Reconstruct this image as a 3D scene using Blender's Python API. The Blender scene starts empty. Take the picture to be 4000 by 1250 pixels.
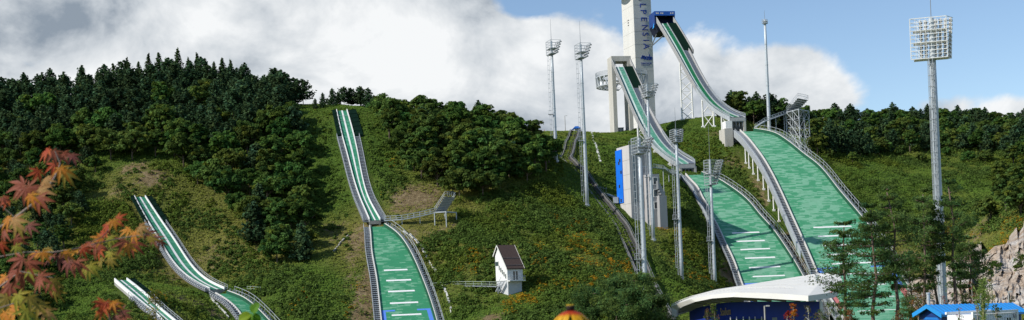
import bpy, math, random
import numpy as np
from mathutils import Vector, Matrix
from mathutils.bvhtree import BVHTree

rng = np.random.default_rng(11)
random.seed(11)
rad = math.radians
SC = bpy.context.scene
COL = SC.collection

# ------------------------------------------------------------------ camera model (also used to survey positions from the photograph)
FP = 5000.0
ROLL = rad(2.4)
CXP, CYP = 2000.0, 1150.0
CR, SR = math.cos(ROLL), math.sin(ROLL)


def P(X, Y, d):
    """point seen at photo pixel X, Y at a distance d along the view axis"""
    u = (X - CXP) / FP
    v = (CYP - Y) / FP
    return np.array([d * (u * CR + v * SR), d, d * (-u * SR + v * CR)])


def PX(p):
    a, b = p[0] / p[1], p[2] / p[1]
    return CXP + FP * (a * CR - b * SR), CYP - FP * (a * SR + b * CR)


cam_d = bpy.data.cameras.new("camera")
cam = bpy.data.objects.new("camera", cam_d)
COL.objects.link(cam)
cam_d.sensor_width = 36.0
cam_d.lens = 36.0 * FP / 4000.0
cam_d.shift_y = (CYP - 625.0) / 4000.0
cam_d.clip_start = 0.1
cam_d.clip_end = 20000.0
cam.matrix_world = Matrix(((CR, SR, 0, 0), (0, 0, -1, 0), (-SR, CR, 0, 0), (0, 0, 0, 1)))
cam_d.dof.use_dof = True
cam_d.dof.focus_distance = 380.0
cam_d.dof.aperture_fstop = 10.0
SC.camera = cam

SUN_AZ = np.array([-0.92, -0.39])
SUN_EL = rad(38)

# ------------------------------------------------------------------ materials
MATS = {}


def nodes_of(m):
    m.use_nodes = True
    nt = m.node_tree
    nt.nodes.clear()
    return nt


def N(nt, t, **kw):
    n = nt.nodes.new(t)
    for k, v in kw.items():
        if hasattr(n, k) and k not in ("inputs",):
            setattr(n, k, v)
    return n


def lk(nt, a, b):
    nt.links.new(a, b)


def rgb(c):
    return (c[0], c[1], c[2], 1.0)


def mat(name, c, rough=0.7, var=0.18, scale=0.6, metal=0.0, c2=None, bump=0.0, spec=0.3, streak=False):
    """a painted or raw surface with uneven tone and grime"""
    if name in MATS:
        return MATS[name]
    m = bpy.data.materials.new(name)
    nt = nodes_of(m)
    out = N(nt, "ShaderNodeOutputMaterial")
    b = N(nt, "ShaderNodeBsdfPrincipled")
    b.inputs["Roughness"].default_value = rough
    b.inputs["Metallic"].default_value = metal
    b.inputs["Specular IOR Level"].default_value = spec
    tc = N(nt, "ShaderNodeTexCoord")
    mp = N(nt, "ShaderNodeMapping")
    mp.inputs["Scale"].default_value = (1, 1, 0.15) if streak else (1, 1, 1)
    lk(nt, tc.outputs["Object"], mp.inputs["Vector"])
    no = N(nt, "ShaderNodeTexNoise")
    no.inputs["Scale"].default_value = scale
    no.inputs["Detail"].default_value = 6
    no.inputs["Roughness"].default_value = 0.65
    lk(nt, mp.outputs["Vector"], no.inputs["Vector"])
    cr_ = N(nt, "ShaderNodeValToRGB")
    e = cr_.color_ramp.elements
    e[0].position, e[1].position = 0.3, 0.7
    d = c2 if c2 else tuple(x * (1 - var) for x in c)
    l = c if c2 else tuple(min(1, x * (1 + var * 0.5)) for x in c)
    e[0].color, e[1].color = rgb(d), rgb(l)
    lk(nt, no.outputs["Fac"], cr_.inputs["Fac"])
    lk(nt, cr_.outputs["Color"], b.inputs["Base Color"])
    if bump:
        bp = N(nt, "ShaderNodeBump")
        bp.inputs["Strength"].default_value = bump
        bp.inputs["Distance"].default_value = 0.2
        lk(nt, no.outputs["Fac"], bp.inputs["Height"])
        lk(nt, bp.outputs["Normal"], b.inputs["Normal"])
    lk(nt, b.outputs["BSDF"], out.inputs["Surface"])
    MATS[name] = m
    return m


def leaf_mat(name, c, trans=0.3, spread=0.25, hue=0.03, rough=0.75):
    """leaves: colour varied per clump (mesh attribute) and per plant"""
    m = bpy.data.materials.new(name)
    nt = nodes_of(m)
    out = N(nt, "ShaderNodeOutputMaterial")
    at = N(nt, "ShaderNodeAttribute", attribute_name="tint")
    oi = N(nt, "ShaderNodeObjectInfo")
    hsv = N(nt, "ShaderNodeHueSaturation")
    mr = N(nt, "ShaderNodeMapRange")
    mr.inputs["To Min"].default_value = 0.5 - hue
    mr.inputs["To Max"].default_value = 0.5 + hue
    lk(nt, oi.outputs["Random"], mr.inputs["Value"])
    lk(nt, mr.outputs["Result"], hsv.inputs["Hue"])
    mv = N(nt, "ShaderNodeMapRange")
    mv.inputs["To Min"].default_value = 1 - spread
    mv.inputs["To Max"].default_value = 1 + spread
    mm = N(nt, "ShaderNodeMath", operation="FRACT")
    mx = N(nt, "ShaderNodeMath", operation="MULTIPLY")
    mx.inputs[1].default_value = 7.31
    lk(nt, oi.outputs["Random"], mx.inputs[0])
    lk(nt, mx.outputs[0], mm.inputs[0])
    lk(nt, mm.outputs[0], mv.inputs["Value"])
    lk(nt, mv.outputs["Result"], hsv.inputs["Value"])
    mu = N(nt, "ShaderNodeMix", data_type="RGBA", blend_type="MULTIPLY")
    mu.inputs["Factor"].default_value = 1.0
    mu.inputs["A"].default_value = rgb(c)
    lk(nt, at.outputs["Color"], mu.inputs["B"])
    lk(nt, mu.outputs["Result"], hsv.inputs["Color"])
    b = N(nt, "ShaderNodeBsdfDiffuse")
    t = N(nt, "ShaderNodeBsdfTranslucent")
    g = N(nt, "ShaderNodeBsdfGlossy")
    g.inputs["Roughness"].default_value = 0.5
    ms = N(nt, "ShaderNodeMixShader")
    ms.inputs["Fac"].default_value = trans
    lk(nt, hsv.outputs["Color"], b.inputs["Color"])
    lk(nt, hsv.outputs["Color"], t.inputs["Color"])
    lk(nt, b.outputs[0], ms.inputs[1])
    lk(nt, t.outputs[0], ms.inputs[2])
    lk(nt, ms.outputs[0], out.inputs["Surface"])
    MATS[name] = m
    return m


# ------------------------------------------------------------------ mesh collector
WL = {}


class MB:
    def __init__(s):
        s.v, s.f, s.uv, s.smooth = [], [], [], False

    def add(s, vs, fs, uvs=None):
        o = len(s.v)
        s.v.extend([tuple(map(float, x)) for x in vs])
        for k, f in enumerate(fs):
            s.f.append(tuple(i + o for i in f))
            s.uv.append(uvs[k] if uvs else None)

    def quad(s, a, b, c, d, uv=None):
        s.add([a, b, c, d], [(0, 1, 2, 3)], [uv] if uv else None)

    def hexa(s, p):
        """8 corners: 0-3 bottom ring, 4-7 top ring"""
        s.add(p, [(3, 2, 1, 0), (4, 5, 6, 7), (0, 1, 5, 4), (1, 2, 6, 5), (2, 3, 7, 6), (3, 0, 4, 7)])

    def box(s, c, size, ax=None):
        c = np.asarray(c, float)
        ax = np.eye(3) if ax is None else np.asarray(ax, float)
        h = np.asarray(size, float) / 2
        q = []
        for z in (-1, 1):
            for x, y in ((-1, -1), (1, -1), (1, 1), (-1, 1)):
                q.append(c + ax[0] * h[0] * x + ax[1] * h[1] * y + ax[2] * h[2] * z)
        s.hexa(q)

    def beam(s, a, b, w=0.2, h=None, up=(0, 0, 1)):
        a, b = np.asarray(a, float), np.asarray(b, float)
        h = w if h is None else h
        d = b - a
        L = np.linalg.norm(d)
        if L < 1e-6:
            return
        d /= L
        x = np.cross(d, np.asarray(up, float))
        if np.linalg.norm(x) < 1e-3:
            x = np.cross(d, (1, 0, 0))
        x /= np.linalg.norm(x)
        z = np.cross(x, d)
        s.box((a + b) / 2, (w, L, h), (x, d, z))

    def tube(s, pts, r, n=6, cap=True):
        pts = [np.asarray(p, float) for p in pts]
        m = len(pts)
        rs = r if hasattr(r, "__len__") else [r] * m
        o = []
        prev = None
        for i, p in enumerate(pts):
            d = pts[min(i + 1, m - 1)] - pts[max(i - 1, 0)]
            d = d / (np.linalg.norm(d) + 1e-9)
            if prev is None:
                x = np.cross(d, (0, 0, 1))
                if np.linalg.norm(x) < 1e-2:
                    x = np.cross(d, (1, 0, 0))
            else:
                x = prev - d * np.dot(prev, d)
            x = x / np.linalg.norm(x)
            prev = x
            y = np.cross(d, x)
            for k in range(n):
                t = 2 * math.pi * k / n
                o.append(p + rs[i] * (x * math.cos(t) + y * math.sin(t)))
        fs = []
        for i in range(m - 1):
            for k in range(n):
                a, b = i * n + k, i * n + (k + 1) % n
                fs.append((a, b, b + n, a + n))
        if cap:
            fs.append(tuple(range(n))[::-1])
            fs.append(tuple(range((m - 1) * n, m * n)))
        s.add(o, fs)

    def prism(s, poly, vec):
        """polygon (3-D points) pushed along vec"""
        a = [np.asarray(p, float) for p in poly]
        b = [p + np.asarray(vec, float) for p in a]
        n = len(a)
        fs = [tuple(range(n))[::-1], tuple(range(n, 2 * n))]
        for i in range(n):
            j = (i + 1) % n
            fs.append((i, j, j + n, i + n))
        s.add(a + b, fs)

    def build(s, name, m, parent=None, origin=None, smooth=None):
        base = np.zeros(3)
        if parent is not None:
            base = WL.get(parent.name, np.zeros(3))
        elif origin is not None:
            base = np.asarray(origin, float)
        V = np.array(s.v, float).reshape(-1, 3) - base
        me = bpy.data.meshes.new(name)
        me.from_pydata(V.tolist(), [], s.f)
        if any(u is not None for u in s.uv):
            ul = me.uv_layers.new(name="UVMap")
            fl = []
            for f, u in zip(s.f, s.uv):
                fl.extend(u if u else [(0, 0)] * len(f))
            ul.data.foreach_set("uv", np.array(fl, np.float32).ravel())
        if smooth or (smooth is None and s.smooth):
            me.polygons.foreach_set("use_smooth", [True] * len(me.polygons))
        me.materials.append(m)
        me.update()
        o = bpy.data.objects.new(name, me)
        COL.objects.link(o)
        if parent is not None:
            o.parent = parent
        else:
            o.location = base
        WL[o.name] = base
        return o


def tag(o, label, cat, group=None, kind=None):
    if label:
        o["label"] = label
    if cat:
        o["category"] = cat
    if group:
        o["group"] = group
    if kind:
        o["kind"] = kind
    return o


def thing(name, label, cat, loc=(0, 0, 0), group=None):
    o = bpy.data.objects.new(name, None)
    COL.objects.link(o)
    o.location = tuple(map(float, loc))
    o.empty_display_size = 0.5
    WL[o.name] = np.asarray(loc, float)
    return tag(o, label, cat, group)


def copy_thing(root, loc, rz=0.0, sc=1.0, label=None, group=None, sz=None):
    r = root.copy()
    COL.objects.link(r)
    r.location = tuple(map(float, loc))
    r.rotation_euler = (0, 0, rz)
    r.scale = (sc, sc, sc if sz is None else sz)
    if label:
        r["label"] = label
    if group:
        r["group"] = group
    for ch in list(root.children):
        c = ch.copy()
        COL.objects.link(c)
        c.parent = r
        for g in ch.children:
            d = g.copy()
            COL.objects.link(d)
            d.parent = c
    return r


def quads_mesh(name, C, U, V, tint, m, extra=None):
    """many leaf faces at once: centres C, half-axes U and V (all n x 3), one tint colour each"""
    n = len(C)
    co = np.stack([C - U * 0.6 - V * 0.9, C + U - V * 0.25, C + U * 0.35 + V, C - U + V * 0.3], 1).reshape(-1, 3)
    me = bpy.data.meshes.new(name)
    me.vertices.add(4 * n)
    me.vertices.foreach_set("co", co.astype(np.float32).ravel())
    me.loops.add(4 * n)
    me.loops.foreach_set("vertex_index", np.arange(4 * n, dtype=np.int32))
    me.polygons.add(n)
    me.polygons.foreach_set("loop_start", np.arange(0, 4 * n, 4, dtype=np.int32))
    me.update(calc_edges=True)
    ca = me.color_attributes.new("tint", "FLOAT_COLOR", "POINT")
    t4 = np.ones((n, 4))
    t4[:, :3] = tint
    ca.data.foreach_set("color", np.repeat(t4, 4, 0).astype(np.float32).ravel())
    me.materials.append(m)
    return me


def unit(a):
    return a / (np.linalg.norm(a, axis=-1, keepdims=True) + 1e-9)


def leaf_axes(nrm, size):
    """two half-axes of a leaf whose face looks along nrm"""
    r = rng.normal(size=nrm.shape)
    u = unit(np.cross(nrm, r))
    v = np.cross(nrm, u)
    return u * size[:, None], v * size[:, None] * 0.8
# ------------------------------------------------------------------ ski jumps: surveyed centre lines
def spline(t, Y, tt):
    """natural cubic spline, columns of Y over knots t"""
    t = np.asarray(t, float)
    Y = np.asarray(Y, float)
    n = len(t)
    h = np.diff(t)
    A = np.zeros((n, n))
    B = np.zeros_like(Y)
    A[0, 0] = A[-1, -1] = 1
    for i in range(1, n - 1):
        A[i, i - 1], A[i, i], A[i, i + 1] = h[i - 1], 2 * (h[i - 1] + h[i]), h[i]
        B[i] = 3 * ((Y[i + 1] - Y[i]) / h[i] - (Y[i] - Y[i - 1]) / h[i - 1])
    M = np.linalg.solve(A, B)
    k = np.clip(np.searchsorted(t, tt, side="right") - 1, 0, n - 2)
    x = (tt - t[k])[:, None]
    hk = h[k][:, None]
    b = (Y[k + 1] - Y[k]) / hk - hk * (2 * M[k] + M[k + 1]) / 3
    return Y[k] + b * x + M[k] * x ** 2 + (M[k + 1] - M[k]) / (3 * hk) * x ** 3


class Ribbon:
    """a ramp: left edge curve L(s), one horizontal cross direction n, width w(s)"""

    def __init__(s, st, d0, slopes, head=None):
        # st: (xL, xR, y) from the anchor on; slopes dz/dy per step (downhill towards the camera positive)
        d = [d0]
        for i, k in enumerate(slopes):
            x = (st[i][0] + st[i][1]) / 2
            z = P(x, st[i][2], d[-1])[2]
            x1 = (st[i + 1][0] + st[i + 1][1]) / 2
            b = P(x1, st[i + 1][2], 1.0)[2]
            d.append((z - k * d[-1]) / (b - k))
        if d[-1] > d[0]:
            st, d = st[::-1], d[::-1]
        # always from the top down
        L = [P(a[0], a[2], dd) for a, dd in zip(st, d)]
        h = (L[-1] - L[0])[:2]
        h = h / np.linalg.norm(h)
        if head is not None:
            h = head[:2]
        s.h = np.array([h[0], h[1], 0.0])
        s.n = np.array([-h[1], h[0], 0.0])          # to the right seen from below
        if s.n[0] < 0:
            s.n = -s.n
        w = []
        for a, p in zip(st, L):
            ur = (a[1] - a[0]) / FP * p[1]
            lo, hi = 0.1, 80.0
            for _ in range(50):
                mid = (lo + hi) / 2
                if PX(p + s.n * mid)[0] < a[1]:
                    lo = mid
                else:
                    hi = mid
            w.append(lo)
        L = np.array(L)
        t = np.concatenate([[0], np.cumsum(np.linalg.norm(np.diff(L, axis=0), axis=1))])
        s.len = t[-1]
        s.N = int(s.len / 1.0) + 1
        s.t = np.linspace(0, s.len, s.N)
        Q = spline(t, np.column_stack([L, w]), s.t)
        s.L, s.w = Q[:, :3], Q[:, 3]
        s.knots = t

    def at(s, t, f=0.0, o=0.0, hgt=0.0):
        t = min(max(t, 0.0), s.len)
        p = np.array([np.interp(t, s.t, s.L[:, k]) for k in range(3)])
        w = np.interp(t, s.t, s.w)
        return p + s.n * (f * w + o) + np.array([0, 0, hgt])

    def s_of_y(s, Y):
        """arc length where the left edge shows at photo row Y"""
        ys = np.array([PX(p)[1] for p in s.L])
        return float(np.interp(Y, ys, s.t))

    def samples(s, t0, t1, step):
        k = max(1, int(round((t1 - t0) / step)))
        return [t0 + (t1 - t0) * i / k for i in range(k + 1)]

    def strip(s, mb, t0, t1, a, b, nx=1, step=1.5):
        T = s.samples(t0, t1, step)
        rows = []
        for t in T:
            A, B = s.at(t, *a), s.at(t, *b)
            rows.append([A + (B - A) * k / nx for k in range(nx + 1)])
        for i in range(len(T) - 1):
            for k in range(nx):
                p = rows[i][k], rows[i][k + 1], rows[i + 1][k + 1], rows[i + 1][k]
                uv = []
                for q, t in zip(p, (T[i], T[i], T[i + 1], T[i + 1])):
                    uv.append((float(np.dot(q - s.at(t), s.n)), t))
                mb.quad(*p, uv=uv)

    def sweep(s, mb, t0, t1, prof, step=1.5):
        """closed profile of (f, o, h) corners carried along the ramp"""
        T = s.samples(t0, t1, step)
        n = len(prof)
        vs = []
        for t in T:
            vs += [s.at(t, *q) for q in prof]
        fs = []
        for i in range(len(T) - 1):
            for k in range(n):
                a, b = i * n + k, i * n + (k + 1) % n
                fs.append((a, a + n, b + n, b))
        fs += [tuple(range(n)), tuple(range((len(T) - 1) * n, len(T) * n))[::-1]]
        mb.add(vs, fs)

    def bar(s, mb, t0, t1, f, o, h, w, hh, step=1.5):
        s.sweep(mb, t0, t1, [(f, o - w / 2, h), (f, o + w / 2, h), (f, o + w / 2, h + hh), (f, o - w / 2, h + hh)], step)

    def rail(s, mb, t0, t1, f, o, h0, h1, pitch=2.0, r=0.05, mids=1, post=None):
        for t in s.samples(t0, t1, pitch):
            mb.beam(s.at(t, f, o, h0), s.at(t, f, o, h1), post or r * 2, up=s.h)
        T = s.samples(t0, t1, 3.0)
        for k in range(mids + 1):
            hh = h1 - (h1 - h0) * k / (mids + 1)
            for a, b in zip(T[:-1], T[1:]):
                mb.beam(s.at(a, f, o, hh), s.at(b, f, o, hh), r * 2)

    def stairs(s, mb, t0, t1, f, o0, o1, h, pitch=1.1):
        for a in s.samples(t0, t1, pitch)[:-1]:
            A, B = s.at(a + pitch * .15, f, o0, h), s.at(a + pitch * .8, f, o0, h)
            wv = s.n * (o1 - o0)
            z = (A[2] + B[2]) / 2
            p = [A, B, B + wv, A + wv]
            q = [np.array([x[0], x[1], z - 0.12]) for x in p]
            r = [np.array([x[0], x[1], z + 0.12]) for x in p]
            mb.hexa(q + r)


# stations: (left x, right x, photo y)
BIG_IN = Ribbon([(2850, 2913, 458), (2832, 2889, 450), (2798, 2850, 430), (2757, 2810, 395), (2702, 2754, 318), (2638, 2694, 203), (2563, 2618, 75)],
                498, [.27, .38, .52, .66, .74, .74])
BIG_LAND = Ribbon([(2893, 2943, 514), (2902, 2989, 522), (2927, 3050, 547), (2958, 3102, 586), (2980, 3138, 616), (3001, 3182, 650), (3051, 3264, 747), (3100, 3353, 855), (3152, 3436, 970), (3189, 3488, 1056), (3222, 3532, 1127), (3268, 3584, 1205), (3320, 3625, 1290)],
                  497, [.33, .36, .42, .48, .53, .58, .62, .62, .57, .42, .24, .1], BIG_IN.h)
MID_IN = Ribbon([(2652, 2716, 641), (2630, 2703, 629), (2592, 2660, 603), (2549, 2619, 564), (2497, 2568, 485), (2435, 2497, 345), (2388, 2448, 238)],
                468, [.27, .42, .58, .68, .72, .72])
MID_LAND = Ribbon([(2680, 2738, 684), (2706, 2803, 712), (2726, 2838, 734), (2746, 2891, 773), (2768, 2931, 812), (2786, 2961, 850), (2813, 3006, 901), (2835, 3042, 950), (2863, 3080, 1008), (2896, 3131, 1097), (2920, 3165, 1160), (2960, 3210, 1255)],
                  464, [.42, .46, .5, .55, .58, .6, .61, .61, .56, .4, .2], MID_IN.h)
KID_IN = Ribbon([(1445, 1484, 861), (1425, 1458, 815), (1408, 1438, 775), (1384, 1416, 703), (1357, 1396, 600), (1339, 1382, 535), (1316, 1354, 432)],
                363, [.42, .54, .64, .68, .68, .68])
KID_LAND = Ribbon([(1446, 1498, 886), (1450, 1540, 917), (1455, 1591, 984), (1472, 1635, 1079), (1483, 1669, 1169), (1491, 1692, 1243), (1500, 1715, 1330)],
                  361, [.42, .5, .55, .55, .5, .4], KID_IN.h)
LOW_IN = Ribbon([(822, 876, 1131), (764, 816, 1102), (711, 766, 1062), (664, 722, 1005), (625, 681, 941), (579, 630, 866), (526, 566, 769)],
                332, [.32, .46, .6, .7, .72, .72])
LOW_LAND = Ribbon([(845, 884, 1148), (884, 940, 1171), (924, 987, 1205), (955, 1028, 1246), (1000, 1085, 1310)],
                  330, [.4, .5, .6, .6], LOW_IN.h)
TINY_IN = Ribbon([(650, 700, 1275), (633, 672, 1250), (590, 627, 1212), (530, 577, 1163), (450, 494, 1095)],
                 281, [.4, .5, .55, .55])
for nm in "BIG_IN BIG_LAND MID_IN MID_LAND KID_IN KID_LAND LOW_IN LOW_LAND TINY_IN".split():
    r_ = globals()[nm]
    print(nm, "top", np.round(r_.L[0], 1), "end", np.round(r_.L[-1], 1), "w", round(r_.w[0], 1), round(r_.w[-1], 1), "len", round(r_.len, 1))

# ------------------------------------------------------------------ terrain
CTRL = []
for a in [  # photo x, photo y, distance
    # ridge and forest ground of the wooded hill
    (-300, 415, 478), (0, 408, 480), (200, 392, 485), (400, 358, 490), (600, 332, 495), (800, 335, 498), (1000, 375, 490), (1150, 412, 470), (1230, 427, 440),
    (0, 700, 402), (200, 690, 400), (-300, 720, 400), (400, 660, 402), (600, 640, 402), (560, 690, 392), (700, 760, 388), (400, 760, 386),
    (800, 560, 420), (1000, 520, 425), (900, 720, 395), (900, 900, 368), (1050, 900, 366), (1000, 1020, 350), (1150, 1060, 340), (1240, 800, 385), (1220, 600, 410),
    (0, 1000, 345), (250, 950, 352), (400, 1000, 345), (0, 1200, 300), (300, 1200, 300), (-300, 1000, 340), (-300, 1200, 300),
    (700, 1150, 322), (800, 1220, 315), (1100, 1150, 325), (1100, 1220, 316), (1250, 1150, 325), (1350, 1200, 318), (1380, 1000, 346),
    # centre hill
    (1450, 440, 435), (1600, 480, 442), (1800, 520, 455), (1950, 520, 480), (2050, 517, 530), (2120, 517, 545), (2200, 520, 556), (2300, 527, 560), (2385, 527, 560), (2450, 515, 570), (2560, 500, 565),
    (1420, 560, 412), (1460, 700, 388), (1550, 640, 402), (1600, 760, 382), (1560, 860, 364), (1700, 800, 376), (1850, 760, 385), (2000, 730, 392), (2150, 690, 405), (2200, 640, 425),
    (1850, 860, 366), (2000, 900, 360), (2200, 830, 385), (1600, 950, 352), (1700, 1000, 344), (1850, 1000, 342), (2000, 1040, 334), (2000, 1150, 320), (1750, 1125, 326), (1850, 1200, 315), (1700, 1230, 308),
    (2200, 1000, 345), (2330, 880, 378), (2400, 1050, 342), (2450, 1150, 315), (2200, 1150, 316), (2350, 1230, 290), (2100, 1230, 298), (2520, 1060, 340),
    (2330, 640, 462), (2280, 740, 415), (2400, 740, 432), (2420, 850, 398), (2560, 905, 400), (2690, 895, 400), (2640, 800, 425), (2740, 760, 435), (2640, 640, 470), (2560, 560, 520),
    (2680, 478, 548), (2600, 490, 556), (2760, 470, 545), (2830, 505, 520), (2790, 520, 510), (2700, 560, 505), (2770, 620, 485), (2840, 640, 482),
    (2876, 612, 489), (2905, 640, 482), (2926, 662, 476), (2950, 690, 470), (2977, 727, 462), (3002, 747, 457), (3028, 783, 450), (3056, 822, 443), (3084, 852, 437),
    (2880, 720, 466), (2950, 790, 452), (3000, 860, 440), (3050, 930, 426), (3100, 1000, 412), (3140, 1060, 402),
    (2720, 900, 410), (2780, 960, 405), (2700, 1000, 385), (2800, 1060, 390), (2850, 1110, 380), (2650, 1100, 345), (2750, 1140, 350), (2600, 1000, 375),
    # right-hand ridge and slope
    (2900, 520, 530), (3000, 500, 545), (3060, 540, 520), (3130, 600, 505), (3170, 640, 492), (3250, 700, 478), (3200, 560, 560), (3330, 800, 452), (3430, 900, 428), (3520, 1000, 405), (3600, 1100, 378),
    (3000, 455, 585), (3200, 470, 600), (3400, 475, 625), (3600, 480, 640), (3800, 490, 625), (4000, 500, 590), (4300, 520, 560),
    (3400, 620, 530), (3600, 620, 540), (3800, 620, 530), (4000, 640, 500), (3500, 720, 480), (3700, 740, 475), (3900, 760, 455), (3600, 850, 430), (3750, 850, 420), (3900, 860, 400), (4100, 860, 380),
    (3600, 950, 350), (3750, 940, 330), (3900, 930, 300), (4050, 920, 290), (4300, 920, 280),
]:
    CTRL.append(P(*a))
for a in [  # plain world points: valley floor, the bank the photographer stands on, land behind the ridges
    (0, 0, -.95), (-6, 0, -.95), (6, 0, -.95), (0, 8, -1.1), (25, 5, -1.4), (-25, 5, -1.2), (0, -30, -1), (60, -30, -2), (-60, -30, -1), (0, 30, -3.4), (25, 40, -4.6), (-30, 40, -4),
    (0, 70, -8), (40, 75, -7.5), (-50, 80, -8), (45, 110, -8.2), (20, 120, -10.5), (70, 110, -8), (-40, 140, -10), (0, 170, -12.5), (45, 170, -12), (75, 150, -9.5), (90, 180, -8.5), (60, 205, -9), (-90, 160, -10),
    (30, 215, -13.5), (0, 240, -12.5), (60, 260, -12), (-50, 230, -9.5), (-100, 230, -8), (-140, 200, -9), (95, 250, -10), (110, 300, -9), (60, 310, -12), (20, 280, -10), (-20, 270, -9), (150, 220, -8), (150, 120, -6), (240, 100, -4), (-200, 100, -8), (-260, 200, -2),
    (-260, 420, 55), (-300, 560, 60), (-150, 620, 70), (-50, 560, 62), (0, 600, 52), (50, 660, 55), (110, 690, 60), (200, 740, 60), (330, 700, 60), (330, 560, 58), (330, 420, 30), (300, 300, 8),
    (-100, 800, 30), (100, 850, 30), (300, 850, 30), (-300, 800, 30), (400, 500, 40), (420, 800, 30),
]:
    CTRL.append(np.array(a, float))
for rb, low in ((MID_LAND, 1.6), (KID_LAND, 1.5), (LOW_LAND, 1.2), (KID_IN, 1.4), (LOW_IN, 1.3), (TINY_IN, 1.2)):
    for t in np.linspace(0, rb.len, 7):
        CTRL.append(rb.at(t, .5, 0, -low))
for t in np.linspace(BIG_LAND.len * .45, BIG_LAND.len, 6):
    CTRL.append(BIG_LAND.at(t, .5, 0, -1.8))
CTRL = np.array(CTRL)


def rbf_fit(C, lam):
    xy = C[:, :2] / 100.0
    n = len(xy)
    r2 = ((xy[:, None] - xy[None]) ** 2).sum(-1)
    K = 0.5 * r2 * np.log(r2 + 1e-12)
    K[np.arange(n), np.arange(n)] = lam
    Q = np.column_stack([np.ones(n), xy])
    A = np.block([[K, Q], [Q.T, np.zeros((3, 3))]])
    return xy, np.linalg.solve(A, np.concatenate([C[:, 2], np.zeros(3)]))


RXY, RW = rbf_fit(CTRL, 0.006)


def rbf(x, y):
    q = np.column_stack([np.ravel(x), np.ravel(y)]) / 100.0
    o = np.empty(len(q))
    for i in range(0, len(q), 20000):
        b = q[i:i + 20000]
        r2 = ((b[:, None] - RXY[None]) ** 2).sum(-1)
        o[i:i + 20000] = (0.5 * r2 * np.log(r2 + 1e-12)) @ RW[:-3] + RW[-3] + b @ RW[-2:]
    return o


def vnoise(x, y, seed=0):
    """smooth value noise"""
    xi, yi = np.floor(x).astype(int), np.floor(y).astype(int)
    fx, fy = x - xi, y - yi
    fx, fy = fx * fx * (3 - 2 * fx), fy * fy * (3 - 2 * fy)

    def hsh(a, b):
        v = np.sin(a * 127.1 + b * 311.7 + seed * 74.7) * 43758.5453
        return v - np.floor(v)
    return (hsh(xi, yi) * (1 - fx) + hsh(xi + 1, yi) * fx) * (1 - fy) + (hsh(xi, yi + 1) * (1 - fx) + hsh(xi + 1, yi + 1) * fx) * fy


def fbm(x, y, sc, seed=0, oct=4):
    o, a, tot = 0, 1.0, 0
    for k in range(oct):
        o = o + a * vnoise(x / sc * 2 ** k, y / sc * 2 ** k, seed + k)
        tot += a
        a *= .5
    return o / tot


def axis(lo, hi, step, far0, far1):
    mid = np.arange(lo, hi + step, step)
    a, b, s_ = [], [], step
    x = lo
    while x > far0:
        s_ *= 1.35
        x -= s_
        a.append(x)
    s_, x = step, mid[-1]
    while x < far1:
        s_ *= 1.35
        x += s_
        b.append(x)
    return np.concatenate([a[::-1], mid, b])


GX = axis(-240, 330, 2.0, -4000, 4000)
GY = axis(-30, 760, 2.0, -1500, 6000)
XX, YY = np.meshgrid(GX, GY)
xc, yc = np.clip(XX, -300, 420), np.clip(YY, -30, 850)
ZZ = rbf(xc, yc).reshape(XX.shape)
away = np.hypot(np.maximum(np.abs(XX - 60) - 330, 0), np.maximum(np.maximum(YY - 840, -YY - 25), 0))
ZZ = np.where(away > 0, ZZ * np.exp(-away / 300) - 10 * (1 - np.exp(-away / 300)), ZZ)
amp = np.clip((YY - 200) / 120, 0, 1) * (away < 1)
ZZ = ZZ + amp * ((fbm(XX, YY, 22, 3) - .5) * 2.2 + (fbm(XX, YY, 6, 9, 3) - .5) * .9)
# keep the ground under the ramps
for rb, gap, lo_o, hi_o in ((BIG_LAND, 1.3, 3, 3), (MID_LAND, 1.1, 3, 3), (KID_LAND, .9, 2.6, 2.4), (LOW_LAND, .8, 2, 2), (KID_IN, .7, 2.6, 2.6), (LOW_IN, .7, 2.2, 2.2), (TINY_IN, .7, 2, 2), (MID_IN, 3, 2, 2), (BIG_IN, 3, 2, 2)):
    rel = np.stack([XX - rb.L[0, 0], YY - rb.L[0, 1]], -1)
    sel = (np.abs(XX - rb.L[:, 0].mean()) < 120) & (np.abs(YY - rb.L[:, 1].mean()) < 140)
    ii = np.argwhere(sel)
    hx = rb.L[:, :2] @ rb.h[:2]
    q = np.column_stack([XX[sel], YY[sel]])
    a = q @ rb.h[:2]
    ok = (a > hx.min() - 2) & (a < hx.max() + 2)
    o_ = np.argsort(hx)
    zz = np.interp(a, hx[o_], rb.L[o_, 2])
    nn = np.interp(a, hx[o_], (rb.L[:, :2] @ rb.n[:2])[o_])
    ww = np.interp(a, hx[o_], rb.w[o_])
    off = q @ rb.n[:2] - nn
    dist = np.maximum(np.maximum(-lo_o - off, off - ww - hi_o), 0)
    lim = zz - gap + dist * 0.9
    use = ok & (dist < 8)
    cur = ZZ[sel]
    cur = np.where(use, np.minimum(cur, lim), cur)
    ZZ[sel] = cur

nxg, nyg = len(GX), len(GY)
tv = np.column_stack([XX.ravel(), YY.ravel(), ZZ.ravel()])
idx = np.arange(nxg * nyg).reshape(nyg, nxg)
tf = np.column_stack([idx[:-1, :-1].ravel(), idx[:-1, 1:].ravel(), idx[1:, 1:].ravel(), idx[1:, :-1].ravel()])
tme = bpy.data.meshes.new("ground")
tme.from_pydata(tv.tolist(), [], tf.tolist())
tme.polygons.foreach_set("use_smooth", [True] * len(tme.polygons))
ground = bpy.data.objects.new("ground", tme)
COL.objects.link(ground)
tag(ground, "grassy and bare hillsides dropping to the valley floor", "ground", kind="structure")
bvh = BVHTree.FromPolygons(tv.tolist(), tf.tolist())


def gz(x, y):
    h = bvh.ray_cast(Vector((x, y, 500)), Vector((0, 0, -1)))
    return h[0].z if h[0] else 0.0


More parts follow.
